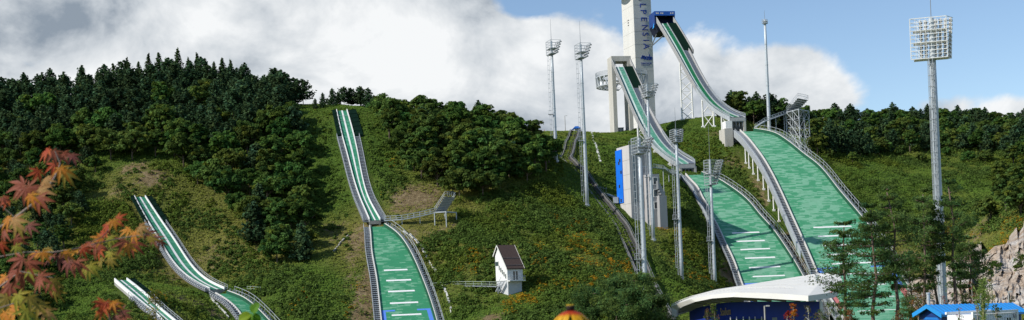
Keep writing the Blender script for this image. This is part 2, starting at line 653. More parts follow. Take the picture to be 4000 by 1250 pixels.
def ground_at(X, Y):
    """where the sight line through photo pixel X, Y meets the ground"""
    d = Vector(P(X, Y, 1.0)).normalized()
    h = bvh.ray_cast(d * 12.0, d, 3000)
    return np.array(h[0]) if h[0] else None


# soil / dry-grass patches (their own shapes, as surveyed): photo x, y, radius in metres along x and y
SOIL = [(600, 695, 5, 4, .95), (530, 655, 6, 4, .8), (470, 730, 5, 6, .45), (1640, 775, 8, 6, 1), (1580, 800, 5, 5, .8), (1700, 800, 6, 5, .6), (1640, 950, 9, 9, .45), (1760, 900, 6, 5, .4), (2860, 640, 6, 7, .55),
        (2800, 520, 6, 5, .5), (2960, 730, 4, 14, .5), (1400, 950, 4, 10, .7), (1380, 1040, 3, 14, .5), (1420, 1180, 3, 14, .9), (700, 1050, 10, 8, .45), (620, 960, 7, 7, .4), (560, 1010, 9, 6, .4),
        (760, 1190, 10, 6, .55), (1000, 960, 9, 10, .4), (850, 1000, 8, 8, .45), (2380, 560, 4, 6, .35), (3680, 900, 12, 10, .4), (3850, 880, 9, 8, .5), (3560, 1020, 7, 10, .6), (1930, 1240, 4, 3, .9),
        (3060, 960, 6, 9, .6), (3110, 1040, 5, 8, .7), (2840, 1080, 4, 8, .8), (2800, 960, 4, 10, .3), (1320, 900, 7, 9, .4), (2320, 620, 3, 9, .4)]
soil = np.zeros(len(tv))
for X, Y, rx, ry, s_ in SOIL:
    g = ground_at(X, Y)
    if g is None:
        continue
    q = ((tv[:, 0] - g[0]) / rx) ** 2 + ((tv[:, 1] - g[1]) / (ry * 1.3)) ** 2
    soil = np.maximum(soil, s_ * np.exp(-q * .8))
at_ = tme.attributes.new("soil", "FLOAT", "POINT")
at_.data.foreach_set("value", soil.astype(np.float32))
SOILG = soil.reshape(XX.shape)


def soil_at(x, y):
    i = np.clip(np.searchsorted(GX, x), 0, nxg - 1)
    j = np.clip(np.searchsorted(GY, y), 0, nyg - 1)
    return SOILG[j, i]


# lush and straw-dry stretches of the slopes: photo x, y, radii in metres, dryness
DRYP = [(1250, 600, 9, 40, -1), (1290, 480, 7, 25, -1), (1440, 560, 8, 26, -.9), (1460, 480, 6, 14, -.8), (1520, 720, 7, 12, -.6), (1150, 1200, 26, 14, -1), (1330, 1180, 10, 18, -.9), (950, 1180, 16, 10, -.6), (1280, 1000, 8, 22, -.3),
        (2420, 620, 16, 30, -.8), (2700, 560, 12, 26, -.8), (2760, 700, 9, 22, -.8), (2900, 760, 10, 24, -.8), (2480, 760, 8, 14, -.6), (2580, 1060, 9, 22, -.7), (3560, 720, 34, 16, -1), (3420, 820, 14, 22, -.7), (3650, 800, 30, 14, -.6),
        (1080, 960, 18, 16, .9), (960, 900, 12, 12, .8), (1350, 960, 7, 16, .9), (760, 1080, 14, 10, .7), (640, 1040, 10, 8, .7), (540, 1010, 12, 8, .5), (1640, 960, 14, 14, .8), (1760, 920, 10, 10, .6), (1700, 790, 12, 8, .9), (1850, 1020, 8, 8, .5), (2860, 640, 7, 9, .8), (2960, 720, 5, 14, .8),
        (2700, 1000, 9, 16, .6), (2760, 1070, 8, 9, .6), (3700, 900, 20, 10, .7), (3900, 880, 16, 10, .7), (2330, 545, 20, 6, .5), (1880, 1180, 10, 6, .3)]
dryf = (fbm(tv[:, 0], tv[:, 1], 26, 41) - .5) * 2.6
for X, Y, rx, ry, s_ in DRYP:
    g = ground_at(X, Y)
    if g is not None:
        dryf = dryf + s_ * np.exp(-(((tv[:, 0] - g[0]) / rx) ** 2 + ((tv[:, 1] - g[1]) / ry) ** 2) * .8)
dryf = np.clip(.28 + dryf * .75, 0, 1)
at_ = tme.attributes.new("dry", "FLOAT", "POINT")
at_.data.foreach_set("value", dryf.astype(np.float32))
DRYG = dryf.reshape(XX.shape)


def ground_material():
    m = bpy.data.materials.new("hillside")
    nt = nodes_of(m)
    out = N(nt, "ShaderNodeOutputMaterial")
    b = N(nt, "ShaderNodeBsdfPrincipled")
    b.inputs["Roughness"].default_value = 0.9
    b.inputs["Specular IOR Level"].default_value = 0.1
    tc = N(nt, "ShaderNodeTexCoord")

    def noise(sc, det=5, ro=.6):
        n = N(nt, "ShaderNodeTexNoise")
        n.inputs["Scale"].default_value = sc
        n.inputs["Detail"].default_value = det
        n.inputs["Roughness"].default_value = ro
        lk(nt, tc.outputs["Object"], n.inputs["Vector"])
        return n.outputs["Fac"]

    def ramp(fac, stops):
        r = N(nt, "ShaderNodeValToRGB")
        e = r.color_ramp.elements
        while len(e) < len(stops):
            e.new(0.5)
        for k, (p, c) in enumerate(stops):
            e[k].position = p
            e[k].color = rgb(c)
        lk(nt, fac, r.inputs["Fac"])
        return r.outputs["Color"]
    big = ramp(noise(.05, 4), [(.3, (.045, .078, .014)), (.5, (.075, .115, .018)), (.62, (.135, .135, .032)), (.75, (.07, .11, .018))])
    ad_ = N(nt, "ShaderNodeAttribute", attribute_name="dry")
    dm = N(nt, "ShaderNodeMix", data_type="RGBA")
    lk(nt, ad_.outputs["Fac"], dm.inputs["Factor"])
    dm.inputs["A"].default_value = rgb((.050, .098, .014))
    dm.inputs["B"].default_value = rgb((.165, .150, .042))
    hm = N(nt, "ShaderNodeMix", data_type="RGBA")
    hm.inputs["Factor"].default_value = .7
    lk(nt, big, hm.inputs["A"])
    lk(nt, dm.outputs["Result"], hm.inputs["B"])
    big = hm.outputs["Result"]
    fine = ramp(noise(.9, 6, .7), [(.25, (.35, .4, .35)), (.5, (1, 1, 1)), (.8, (1.5, 1.35, 1.1))])
    mu = N(nt, "ShaderNodeMix", data_type="RGBA", blend_type="MULTIPLY")
    mu.inputs["Factor"].default_value = 1
    lk(nt, big, mu.inputs["A"])
    lk(nt, fine, mu.inputs["B"])
    soilc = ramp(noise(.7, 8, .75), [(.3, (.09, .062, .03)), (.5, (.17, .125, .065)), (.7, (.30, .24, .14))])
    at = N(nt, "ShaderNodeAttribute", attribute_name="soil")
    ad = N(nt, "ShaderNodeMath", operation="ADD")
    sb = N(nt, "ShaderNodeMath", operation="MULTIPLY_ADD")
    sb.inputs[1].default_value = 1.5
    sb.inputs[2].default_value = -.75
    lk(nt, noise(.35, 6, .7), sb.inputs[0])
    lk(nt, at.outputs["Fac"], ad.inputs[0])
    lk(nt, sb.outputs[0], ad.inputs[1])
    mr = N(nt, "ShaderNodeMapRange", interpolation_type="SMOOTHSTEP")
    mr.inputs["From Min"].default_value = .28
    mr.inputs["From Max"].default_value = .62
    lk(nt, ad.outputs[0], mr.inputs["Value"])
    mx = N(nt, "ShaderNodeMix", data_type="RGBA")
    lk(nt, mr.outputs["Result"], mx.inputs["Factor"])
    lk(nt, mu.outputs["Result"], mx.inputs["A"])
    lk(nt, soilc, mx.inputs["B"])
    lk(nt, mx.outputs["Result"], b.inputs["Base Color"])
    bp = N(nt, "ShaderNodeBump")
    bp.inputs["Strength"].default_value = .9
    bp.inputs["Distance"].default_value = .7
    lk(nt, noise(1.1, 6, .7), bp.inputs["Height"])
    lk(nt, bp.outputs["Normal"], b.inputs["Normal"])
    lk(nt, b.outputs[0], out.inputs["Surface"])
    return m


tme.materials.append(ground_material())
# ------------------------------------------------------------------ sun, sky and clouds
sun_d = bpy.data.lights.new("sun", "SUN")
sun = bpy.data.objects.new("sun", sun_d)
COL.objects.link(sun)
sun_d.energy = 4.0
sun_d.angle = rad(0.5)
sun_d.color = (1.0, 0.955, 0.87)
sv = np.array([SUN_AZ[0] * math.cos(SUN_EL), SUN_AZ[1] * math.cos(SUN_EL), math.sin(SUN_EL)])
sun.rotation_euler = Vector(sv).to_track_quat("Z", "Y").to_euler()
sun.location = (-200, -80, 200)

world = bpy.data.worlds.new("World")
SC.world = world
world.use_nodes = True
wn = world.node_tree
wn.nodes.clear()
wout = N(wn, "ShaderNodeOutputWorld")
wbg = N(wn, "ShaderNodeBackground")
SKY_S = 0.11
wbg.inputs["Strength"].default_value = SKY_S
sky = N(wn, "ShaderNodeTexSky", sky_type="NISHITA")
sky.sun_disc = False
sky.sun_elevation = SUN_EL
sky.sun_rotation = math.atan2(SUN_AZ[0], SUN_AZ[1])
sky.altitude = 700
sky.air_density = 1.0
sky.dust_density = 0.25
sky.ozone_density = 2.2


def wm(op, a, b=None, c=None, clamp=False):
    n = N(wn, "ShaderNodeMath", operation=op, use_clamp=clamp)
    for k, x in enumerate((a, b, c)):
        if x is None:
            continue
        if isinstance(x, (int, float)):
            n.inputs[k].default_value = x
        else:
            lk(wn, x, n.inputs[k])
    return n.outputs[0]


def wsmooth(x, a, b, lo=0.0, hi=1.0):
    n = N(wn, "ShaderNodeMapRange", interpolation_type="SMOOTHSTEP")
    n.inputs["From Min"].default_value = a
    n.inputs["From Max"].default_value = b
    n.inputs["To Min"].default_value = lo
    n.inputs["To Max"].default_value = hi
    lk(wn, x, n.inputs["Value"])
    return n.outputs["Result"]


wtc = N(wn, "ShaderNodeTexCoord")
sp = N(wn, "ShaderNodeSeparateXYZ")
lk(wn, wtc.outputs["Generated"], sp.inputs[0])
az = wm("ARCTAN2", sp.outputs["X"], sp.outputs["Y"])
el = wm("ARCSINE", sp.outputs["Z"])
cmb = N(wn, "ShaderNodeCombineXYZ")
lk(wn, az, cmb.inputs[0])
lk(wn, wm("MULTIPLY", el, 1.25), cmb.inputs[1])


def wnoise(sc, det, ro, off=(0, 0, 0), dist=0.0):
    mp = N(wn, "ShaderNodeMapping")
    mp.inputs["Location"].default_value = off
    lk(wn, cmb.outputs[0], mp.inputs["Vector"])
    n = N(wn, "ShaderNodeTexNoise")
    n.inputs["Scale"].default_value = sc
    n.inputs["Detail"].default_value = det
    n.inputs["Roughness"].default_value = ro
    n.inputs["Distortion"].default_value = dist
    lk(wn, mp.outputs[0], n.inputs["Vector"])
    return n.outputs["Fac"]


def azel(X, Y):
    p = P(X, Y, 1.0)
    return math.atan2(p[0], p[1]), math.asin(p[2] / np.linalg.norm(p))


def blob(X, Y, rx, ry, power=1.0):
    """soft ellipse in the sky, size given in photo pixels"""
    a0, e0 = azel(X, Y)
    dx = wm("MULTIPLY", wm("SUBTRACT", az, a0), FP / rx)
    dy = wm("MULTIPLY", wm("SUBTRACT", el, e0), FP / ry)
    r2 = wm("ADD", wm("MULTIPLY", dx, dx), wm("MULTIPLY", dy, dy))
    return wm("MULTIPLY", wm("EXPONENT", wm("MULTIPLY", r2, -1.0)), power)


def total(bl):
    o = bl[0]
    for b in bl[1:]:
        o = wm("ADD", o, b)
    return o


cover = total([blob(-300, 60, 700, 260, 1.0), blob(500, 20, 600, 230, .9), blob(1050, 180, 600, 330, 1.1), blob(1500, 240, 430, 300, 1.0), blob(1900, 330, 330, 260, 1.0), blob(2150, 260, 190, 190, .75),
               blob(2350, 400, 260, 230, .8), blob(1750, 60, 190, 120, .6), blob(2750, 430, 330, 190, .9), blob(3060, 300, 190, 140, .95), blob(2720, 230, 110, 110, .5), blob(3200, 390, 190, 110, .5), blob(3700, 420, 210, 60, .55), blob(3980, 450, 90, 60, .6),
               blob(100, 350, 260, 80, .5), blob(-2500, 100, 1500, 500, 1.0), blob(-6500, 300, 2200, 700, .9), blob(8500, 200, 2500, 500, .7)])
n1 = wnoise(9.0, 9, .58, (3.1, 1.7, 0), .35)
n2 = wnoise(26.0, 8, .6, (7.7, 2.3, 0), .25)
dens = wm("ADD", cover, wm("ADD", wm("MULTIPLY_ADD", n1, 1.5, -.75), wm("MULTIPLY_ADD", n2, .6, -.3)))
gap = total([blob(120, 262, 150, 45, .5), blob(330, 235, 150, 40, .45), blob(60, 225, 90, 30, .35)])
gap2 = blob(2060, 30, 110, 60, .6)
dens = wm("SUBTRACT", dens, wm("ADD", gap, gap2))
alpha = wsmooth(dens, .38, .72)
# tone: billows lit from the sun side, grey undersides
s1 = wnoise(9.0, 9, .58, (3.1 + .035, 1.7 - .035, 0), .35)
s2 = wnoise(5.0, 6, .55, (1.3, 4.1, 0), .3)
grey = total([blob(150, 60, 620, 150, 1.0), blob(2250, 500, 560, 110, .75), blob(1500, 480, 500, 120, .35), blob(2750, 430, 250, 100, .35), blob(-900, 0, 700, 300, .8)])
white = total([blob(1050, 90, 420, 190, .55), blob(1720, 190, 330, 150, .6), blob(3060, 260, 160, 90, .5), blob(2120, 190, 120, 100, .4), blob(700, 190, 260, 60, .3)])
relief = wm("MULTIPLY", wm("SUBTRACT", n1, s1), 2.6)
tone = wm("ADD", wm("ADD", wm("MULTIPLY_ADD", s2, .75, .24), relief), wm("SUBTRACT", wm("MULTIPLY", white, .55), wm("MULTIPLY", grey, .36)), clamp=True)
cr1 = N(wn, "ShaderNodeValToRGB")
el_ = cr1.color_ramp.elements
el_.new(.5)
k = 1.0 / SKY_S
for e_, (p_, c_) in zip(el_, [(.0, (.22, .265, .32)), (.45, (.49, .525, .56)), (1.0, (.73, .745, .755))]):
    e_.position = p_
    e_.color = rgb(c_)
lk(wn, tone, cr1.inputs["Fac"])
sc_ = N(wn, "ShaderNodeVectorMath", operation="SCALE")
sc_.inputs["Scale"].default_value = k
lk(wn, cr1.outputs["Color"], sc_.inputs[0])
bl = N(wn, "ShaderNodeVectorMath", operation="MULTIPLY")
bl.inputs[1].default_value = (1.0, 1.0, 1.0)
lk(wn, sky.outputs[0], bl.inputs[0])
mixs = N(wn, "ShaderNodeMix", data_type="RGBA")
lk(wn, alpha, mixs.inputs["Factor"])
lk(wn, bl.outputs[0], mixs.inputs["A"])
lk(wn, sc_.outputs[0], mixs.inputs["B"])
lk(wn, mixs.outputs["Result"], wbg.inputs["Color"])
lk(wn, wbg.outputs[0], wout.inputs["Surface"])

SC.view_settings.view_transform = "Standard"
SC.view_settings.look = "None"
SC.view_settings.exposure = 0.34
SC.view_settings.gamma = 1.0
SC.cycles.max_bounces = 5
SC.cycles.diffuse_bounces = 3
SC.cycles.transparent_max_bounces = 6
# ------------------------------------------------------------------ materials of the built things
M_STEEL = mat("galvanised_steel", (.46, .49, .51), .45, .2, .8, metal=.25)
M_STEELD = mat("dull_steel", (.25, .27, .29), .5, .2, .8, metal=.2)
M_WHITE = mat("white_paint", (.78, .78, .75), .55, .1, .5)
M_CREAM = mat("pale_panel", (.62, .61, .57), .6, .16, .9)
M_CONC = mat("concrete", (.50, .48, .43), .85, .22, .35, bump=.15, streak=True)
M_CONCD = mat("weathered_concrete", (.33, .32, .29), .9, .3, .4, bump=.2, streak=True)
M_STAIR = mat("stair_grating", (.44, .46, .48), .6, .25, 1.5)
M_STAIRD = mat("stair_dark_grey", (.17, .18, .19), .8, .3, 1.2)  # dark grey for stringers, stairway decks and back walls
M_NET = mat("dark_green_net", (.004, .017, .011), .95, .4, 1.5, spec=.05)
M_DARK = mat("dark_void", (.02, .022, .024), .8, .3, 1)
M_BLUE = mat("blue_cladding", (.018, .10, .42), .45, .15, .5)
M_NAVY = mat("navy_cladding", (.012, .045, .19), .5, .2, .5)
M_GLASS = mat("dark_glass", (.035, .05, .06), .12, .3, .4, spec=.6)
M_LINE = mat("white_marking", (.82, .82, .80), .7, .08, 3)
M_BLUEMARK = mat("blue_marking", (.10, .24, .72), .7, .15, 2)
M_PINK = mat("red_marking", (.55, .18, .17), .75, .3, 2)
M_RED = mat("orange_red_paint", (.6, .07, .03), .6, .2, 2)


def mat_turf(name, dark, pale, amount, rows=.75, cell=2.4):
    """plastic matting laid in rows; rows and lengths of it bleached"""
    m = bpy.data.materials.new(name)
    nt = nodes_of(m)
    out = N(nt, "ShaderNodeOutputMaterial")
    b = N(nt, "ShaderNodeBsdfPrincipled")
    b.inputs["Roughness"].default_value = .62
    b.inputs["Specular IOR Level"].default_value = .25
    uv = N(nt, "ShaderNodeUVMap")
    sx = N(nt, "ShaderNodeSeparateXYZ")
    lk(nt, uv.outputs[0], sx.inputs[0])

    def mth(op, a, b_=None, c=None):
        n = N(nt, "ShaderNodeMath", operation=op)
        for k_, x in enumerate((a, b_, c)):
            if x is None:
                continue
            if isinstance(x, (int, float)):
                n.inputs[k_].default_value = x
            else:
                lk(nt, x, n.inputs[k_])
        return n.outputs[0]
    row = mth("FLOOR", mth("DIVIDE", sx.outputs["Y"], rows))
    wn_ = N(nt, "ShaderNodeTexWhiteNoise", noise_dimensions="1D")
    lk(nt, row, wn_.inputs["W"])
    col_ = mth("FLOOR", mth("ADD", mth("DIVIDE", sx.outputs["X"], cell), mth("MULTIPLY", wn_.outputs["Value"], 5.0)))
    cv = N(nt, "ShaderNodeCombineXYZ")
    lk(nt, row, cv.inputs[0])
    lk(nt, col_, cv.inputs[1])
    w2 = N(nt, "ShaderNodeTexWhiteNoise", noise_dimensions="2D")
    lk(nt, cv.outputs[0], w2.inputs["Vector"])

    def noise(su, sv_, det, ro=.6):
        mp = N(nt, "ShaderNodeMapping")
        mp.inputs["Scale"].default_value = (su, sv_, 1)
        lk(nt, uv.outputs[0], mp.inputs[0])
        n = N(nt, "ShaderNodeTexNoise")
        n.inputs["Scale"].default_value = 1.0
        n.inputs["Detail"].default_value = det
        n.inputs["Roughness"].default_value = ro
        lk(nt, mp.outputs[0], n.inputs["Vector"])
        return n.outputs["Fac"]
    big = noise(.07, .075, 3)
    mid = noise(.22, 1.1, 4, .65)
    wob = noise(1.2, 2.5, 3)
    sm = mth("ADD", mth("ADD", mth("MULTIPLY", big, 1.5), mth("MULTIPLY", mid, .7)), mth("MULTIPLY", w2.outputs["Value"], .62))
    sm = mth("ADD", sm, mth("MULTIPLY", wob, .3))
    mr = N(nt, "ShaderNodeMapRange", interpolation_type="SMOOTHSTEP")
    mr.inputs["From Min"].default_value = 1.62 - amount
    mr.inputs["From Max"].default_value = 1.92 - amount
    lk(nt, sm, mr.inputs["Value"])
    mx = N(nt, "ShaderNodeMix", data_type="RGBA")
    mx.inputs["A"].default_value = rgb(dark)
    mx.inputs["B"].default_value = rgb(pale)
    fac = mth("MULTIPLY", mr.outputs["Result"], mth("MULTIPLY_ADD", noise(.5, 3.0, 4), 1.1, .15))
    fn = N(nt, "ShaderNodeClamp")
    lk(nt, fac, fn.inputs[0])
    lk(nt, fn.outputs[0], mx.inputs["Factor"])
    gr = N(nt, "ShaderNodeMix", data_type="RGBA", blend_type="MULTIPLY")
    gr.inputs["Factor"].default_value = 1
    lk(nt, mx.outputs["Result"], gr.inputs["A"])
    v = mth("MULTIPLY_ADD", noise(.25, 4.2, 5, .7), .9, .55)
    cc = N(nt, "ShaderNodeCombineColor")
    for k_ in range(3):
        lk(nt, v, cc.inputs[k_])
    lk(nt, cc.outputs[0], gr.inputs["B"])
    lk(nt, gr.outputs["Result"], b.inputs["Base Color"])
    lk(nt, b.outputs[0], out.inputs["Surface"])
    return m


M_TURF = mat_turf("landing_matting", (.055, .262, .130), (.22, .44, .30), .24)
M_TURF_MID = mat_turf("landing_matting_pale", (.058, .270, .138), (.22, .43, .30), .22)
M_TURF_KID = mat_turf("landing_matting_small", (.042, .24, .115), (.20, .41, .27), .06, .6, 1.6)
M_TRACK = mat_turf("track_green", (.008, .125, .05), (.02, .17, .08), 0, .9, 1)
M_TRACKP = mat_turf("track_pale_green", (.07, .25, .17), (.16, .36, .27), .05, .9, 1)
M_TRACKK = mat_turf("track_mid_green", (.03, .20, .11), (.10, .32, .21), 0, .9, 1)
M_BAND = mat("pale_track_band", (.55, .66, .60), .6, .15, .8)


def bottom(rb, t, f, o=0):
    p = rb.at(t, f, o)
    return np.array([p[0], p[1], gz(p[0], p[1])])


def landing(rb, name, label, turf, lines, lf, bluey, stair_l=1.7, stair_r=1.7, wall=.7, fascia_to=0.0, cols=(), group="green landing slopes of the ski jumps"):
    root = thing(name, label, "ski slope", rb.at(rb.len * .5, .5), group)
    e = rb.len
    mb = MB()
    rb.sweep(mb, 0, e, [(0, -.3, -.7), (1, .3, -.7), (1, .3, -.05), (0, -.3, -.05)])
    mb.build("deck", M_CONC, root)
    mb = MB()
    rb.strip(mb, 0, e, (0, 0, 0), (1, 0, 0), nx=4, step=1.2)
    mb.build("matting", turf, root)
    for y in lines:
        t = rb.s_of_y(y)
        mb = MB()
        rb.sweep(mb, t - .38, t + .38, [(lf[0], 0, .004), (lf[1], 0, .004), (lf[1], 0, .05), (lf[0], 0, .05)], .5)
        mb.build("distance_line", M_LINE, root)
    if bluey:
        t = rb.s_of_y(bluey)
        for f0, f1, g0, g1 in ((0.01, .28, 0.01, .09), (.72, .99, .91, .99)):
            mb = MB()
            rb.strip(mb, t, t + .8, (f0, 0, .02), (f1, 0, .02), step=.4)
            rb.strip(mb, t + .8, min(e, t + 18), (g0, 0, .02), (g1, 0, .02))
            mb.build("blue_mark", M_BLUEMARK, root)
            if name == "large_landing_slope":
                mb = MB()
                rb.strip(mb, t + 18, min(e, t + 40), (g0, 0, .02), (g1, 0, .02))
                mb.build("red_mark", M_PINK, root)
    # side walls
    mb = MB()
    rb.bar(mb, 0, e, 0, -.17, -.5, .3, wall + .5)
    mb.build("side_wall", M_CREAM, root)
    mb = MB()
    rb.bar(mb, 0, e, 1, .17, -.5, .3, wall + .75)
    mb.build("side_wall", mat("green_board", (.010, .085, .045), .8, .25, 1), root)
    mb = MB()
    rb.bar(mb, 0, e, 1, .42, .1, .16, wall + .35)
    mb.build("kerb_rail", M_CREAM, root)
    # stairs up both sides
    for f, o0, o1 in ((0, -.35 - stair_l, -.35), (1, .55, .55 + stair_r)):
        mb = MB()
        rb.stairs(mb, .5, e - .5, f, o0, o1, .12)
        mb.build("stairs", M_STAIR, root)
        mb = MB()
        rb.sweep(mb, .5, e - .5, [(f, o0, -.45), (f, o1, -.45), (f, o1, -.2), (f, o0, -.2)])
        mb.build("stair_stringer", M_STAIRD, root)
    mb = MB()
    rb.rail(mb, .5, e - .5, 0, -.4 - stair_l, .1, 1.15, 2.2, .045)
    mb.build("handrail", M_STEEL, root)
    # right-hand guard: leaning boards between posts and a top rail
    mb = MB()
    for t in rb.samples(.5, e - .5, 1.15):
        A, B = rb.at(t, 1, .6, .25), rb.at(t + .1, 1, .75, wall + .95)
        mb.beam(A, B, .34, .08, up=rb.h)
    rb.rail(mb, .5, e - .5, 1, .7 + stair_r, .1, wall + 1.5, 3.0, .05)
    mb.build("guard_slats", M_STEEL, root)
    if fascia_to > 0:
        t1 = rb.s_of_y(fascia_to)
        mb = MB()
        o = -.5 - stair_l
        rb.sweep(mb, 0, t1, [(0, o - .3, -2.1), (0, o, -2.1), (0, o, .35), (0, o - .3, .35)])
        rb.sweep(mb, 0, t1, [(0, o - .42, .3), (0, o + .1, .3), (0, o + .1, .55), (0, o - .42, .55)])
        mb.build("edge_girder", M_STEEL, root)
    for y, ff in cols:
        t = rb.s_of_y(y)
        p = rb.at(t, 0, ff, -1.6)
        q = np.array([p[0], p[1], gz(p[0], p[1]) - .6])
        mb = MB()
        mb.tube([q, p], .26, 8)
        mb.box(q + np.array([0, 0, .7]), (.9, .9, .7))
        mb.build("column", M_WHITE, root)
    return root


bl_ = landing(BIG_LAND, "large_landing_slope", "widest green landing slope with bleached matting, beneath the ramp on the tall tower", M_TURF,
              (891, 926, 962, 998, 1034, 1075, 1120, 1168, 1219), (.23, .79), 1047, 2.0, 1.8, .9, 985,
              [(541, -1.2), (556, -1.2), (577, -1.2), (602, -1.2), (634, -1.2), (668, -1.2), (706, -1.2), (748, -1.2)])
for t in (3.5, 9, 16):
    p = BIG_LAND.at(t, .4, 0, -.7)
    q = np.array([p[0], p[1], gz(p[0], p[1]) - .5])
    mb = MB()
    mb.tube([q, p], .28, 8)
    mb.build("column", M_WHITE, bl_)
landing(MID_LAND, "medium_landing_slope", "green landing slope reaching down behind the white curved roof", M_TURF_MID,
        (912, 945, 977, 1011, 1048, 1083, 1122), (.21, .75), 1107, 1.7, 1.6, .8, 905, [(742, -1), (768, -1), (800, -1)])
landing(KID_LAND, "small_landing_slope", "narrow green landing slope beside the house with the brown roof", M_TURF_KID,
        (1057.7, 1098, 1141, 1187, 1234), (.2, .78), 1213, 1.5, 1.2, .55)
landing(LOW_LAND, "beginner_landing_slope", "short green landing slope of the lowest complete jump, below the white curved lip", M_TURF_KID, (), (0, 1), None, 1.7, 1.3, .45)


M_INSIDE = mat("grey_panel", (.40, .40, .395), .6, .2, 1.1)


def inrun(rb, name, label, green, upper_y, rail_y, start_y, under=1.5):
    root = thing(name, label, "ski jump ramp", rb.at(rb.len, .5), "elevated ski jump ramps")
    e = rb.len
    tu, tr = rb.s_of_y(upper_y), rb.s_of_y(rail_y)
    ts_ = rb.s_of_y(start_y)
    mb = MB()
    rb.sweep(mb, ts_, e, [(0, .1, -under), (1, -.1, -under), (1, 0, -.12), (0, 0, -.12)])
    mb.build("girder", M_INSIDE, root)
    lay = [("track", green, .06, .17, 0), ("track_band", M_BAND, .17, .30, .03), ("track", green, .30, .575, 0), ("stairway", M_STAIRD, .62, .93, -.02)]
    for nm, m, f0, f1, h in lay:
        mb = MB()
        rb.strip(mb, ts_, e, (f0, 0, h), (f1, 0, h))
        mb.build(nm, m, root)
    mb = MB()
    rb.stairs(mb, tu, e - .5, 0, .64 * rb.w.mean(), .90 * rb.w.mean(), .12, .9)
    mb.build("stairs", mat("blue_grey_grating", (.30, .34, .40), .6, .2, 1.5), root)
    mb = MB()
    rb.bar(mb, ts_, e, .595, 0, -.1, .22, .55)
    mb.build("track_kerb", M_STEEL, root)
    mb = MB()
    rb.bar(mb, 0, tr, 0, .08, -under, .18, under + 1.25)
    for t in rb.samples(1, tr, 1.6):
        mb.beam(rb.at(t, 0, -.07, -under + .1), rb.at(t + .9, 0, -.07, 1.1), .1)
    mb.build("parapet", M_INSIDE, root)
    mb = MB()
    rb.bar(mb, tr, e, 0, .08, -under, .18, under + .25)
    mb.build("edge_beam", M_STEEL, root)
    mb = MB()
    rb.rail(mb, tr, e, 0, .08, .2, 1.35, .8, .05, 1)
    mb.build("handrail", M_STEEL, root)
    # wide upper part with net-covered starting steps
    o = 1.35
    mb = MB()
    rb.strip(mb, ts_, tu, (.62, 0, .25), (1, o, .35))
    rb.sweep(mb, ts_, tu, [(.62, 0, -.9), (1, o, -.9), (1, o, .2), (.62, 0, .15)])
    mb.build("net_cover", M_NET, root)
    mb = MB()
    rb.bar(mb, 0, tu + 1, 1, o + .1, -1.1, .2, 2.3)
    rb.bar(mb, 0, tu + 1, 1, o + .55, -1.1, .12, 1.9)
    mb.build("parapet", M_INSIDE, root)
    mb = MB()
    rb.bar(mb, tu, tr, 1, -.1, -under, .2, under + 1.1)
    rb.bar(mb, tu, tr, 1, .35, -.4, .12, 1.2)
    mb.build("parapet", M_INSIDE, root)
    mb = MB()
    rb.bar(mb, tr, e, 1, -.1, -under, .2, under + .25)
    rb.rail(mb, tr, e, 1, -.05, .2, 1.4, .8, .05, 1)
    rb.bar(mb, tr, e - 6, 1, .1, .75, .1, .3)
    mb.build("handrail", M_STEEL, root)
    for t in (ts_ + 4, ts_ + 9):                                   # starting bars across the track
        mb = MB()
        mb.tube([rb.at(t, .06, 0, .5), rb.at(t, .6, 0, .5)], .07, 6)
        mb.build("starting_bar", M_STEEL, root)
    return root


def lattice_leg(root, rb, ta, tb, fa=.12, fb=.85):
    """pair of tubular legs tied by diagonal braces"""
    A, B = rb.at(ta, fa, 0, -1.4), rb.at(tb, fb, 0, -1.4)
    qa, qb = np.array([A[0], A[1], gz(A[0], A[1]) - .5]), np.array([B[0], B[1], gz(B[0], B[1]) - .5])
    mb = MB()
    mb.tube([qa, A], .34, 8)
    mb.tube([qb, B], .34, 8)
    for q in (qa, qb):
        mb.box(q + np.array([0, 0, .7]), (1.4, 1.4, 1.0))
    Hh = min(A[2] - qa[2], B[2] - qb[2])
    k = max(1, int(Hh / 4.2))
    for i in range(k):
        a0, a1 = qa + (A - qa) * (i / k), qa + (A - qa) * ((i + 1) / k)
        b0, b1 = qb + (B - qb) * (i / k), qb + (B - qb) * ((i + 1) / k)
        mb.tube([a0, (a0 + b1) / 2, b1], .2, 5)
        mb.tube([b0, (b0 + a1) / 2, a1], .2, 5)
        if i == k // 2:
            mb.tube([a0, b0], .12, 5)
    mb.build("support_leg", M_WHITE, root)


big = inrun(BIG_IN, "large_jump_ramp", "tallest ramp, deep green track dropping from the blue box on the tower", M_TRACK, 198, 340, 92)
for ya in (225, 372, 440):
    t = BIG_IN.s_of_y(ya)
    lattice_leg(big, BIG_IN, t, t + 1.5, .08, .8)
mid = inrun(MID_IN, "medium_jump_ramp", "pale green ramp running out of the square concrete frame", M_TRACKP, 345, 520, 262)
for ya in (455, 565, 615):
    t = MID_IN.s_of_y(ya)
    lattice_leg(mid, MID_IN, t, t + 1.2, .1, .8)


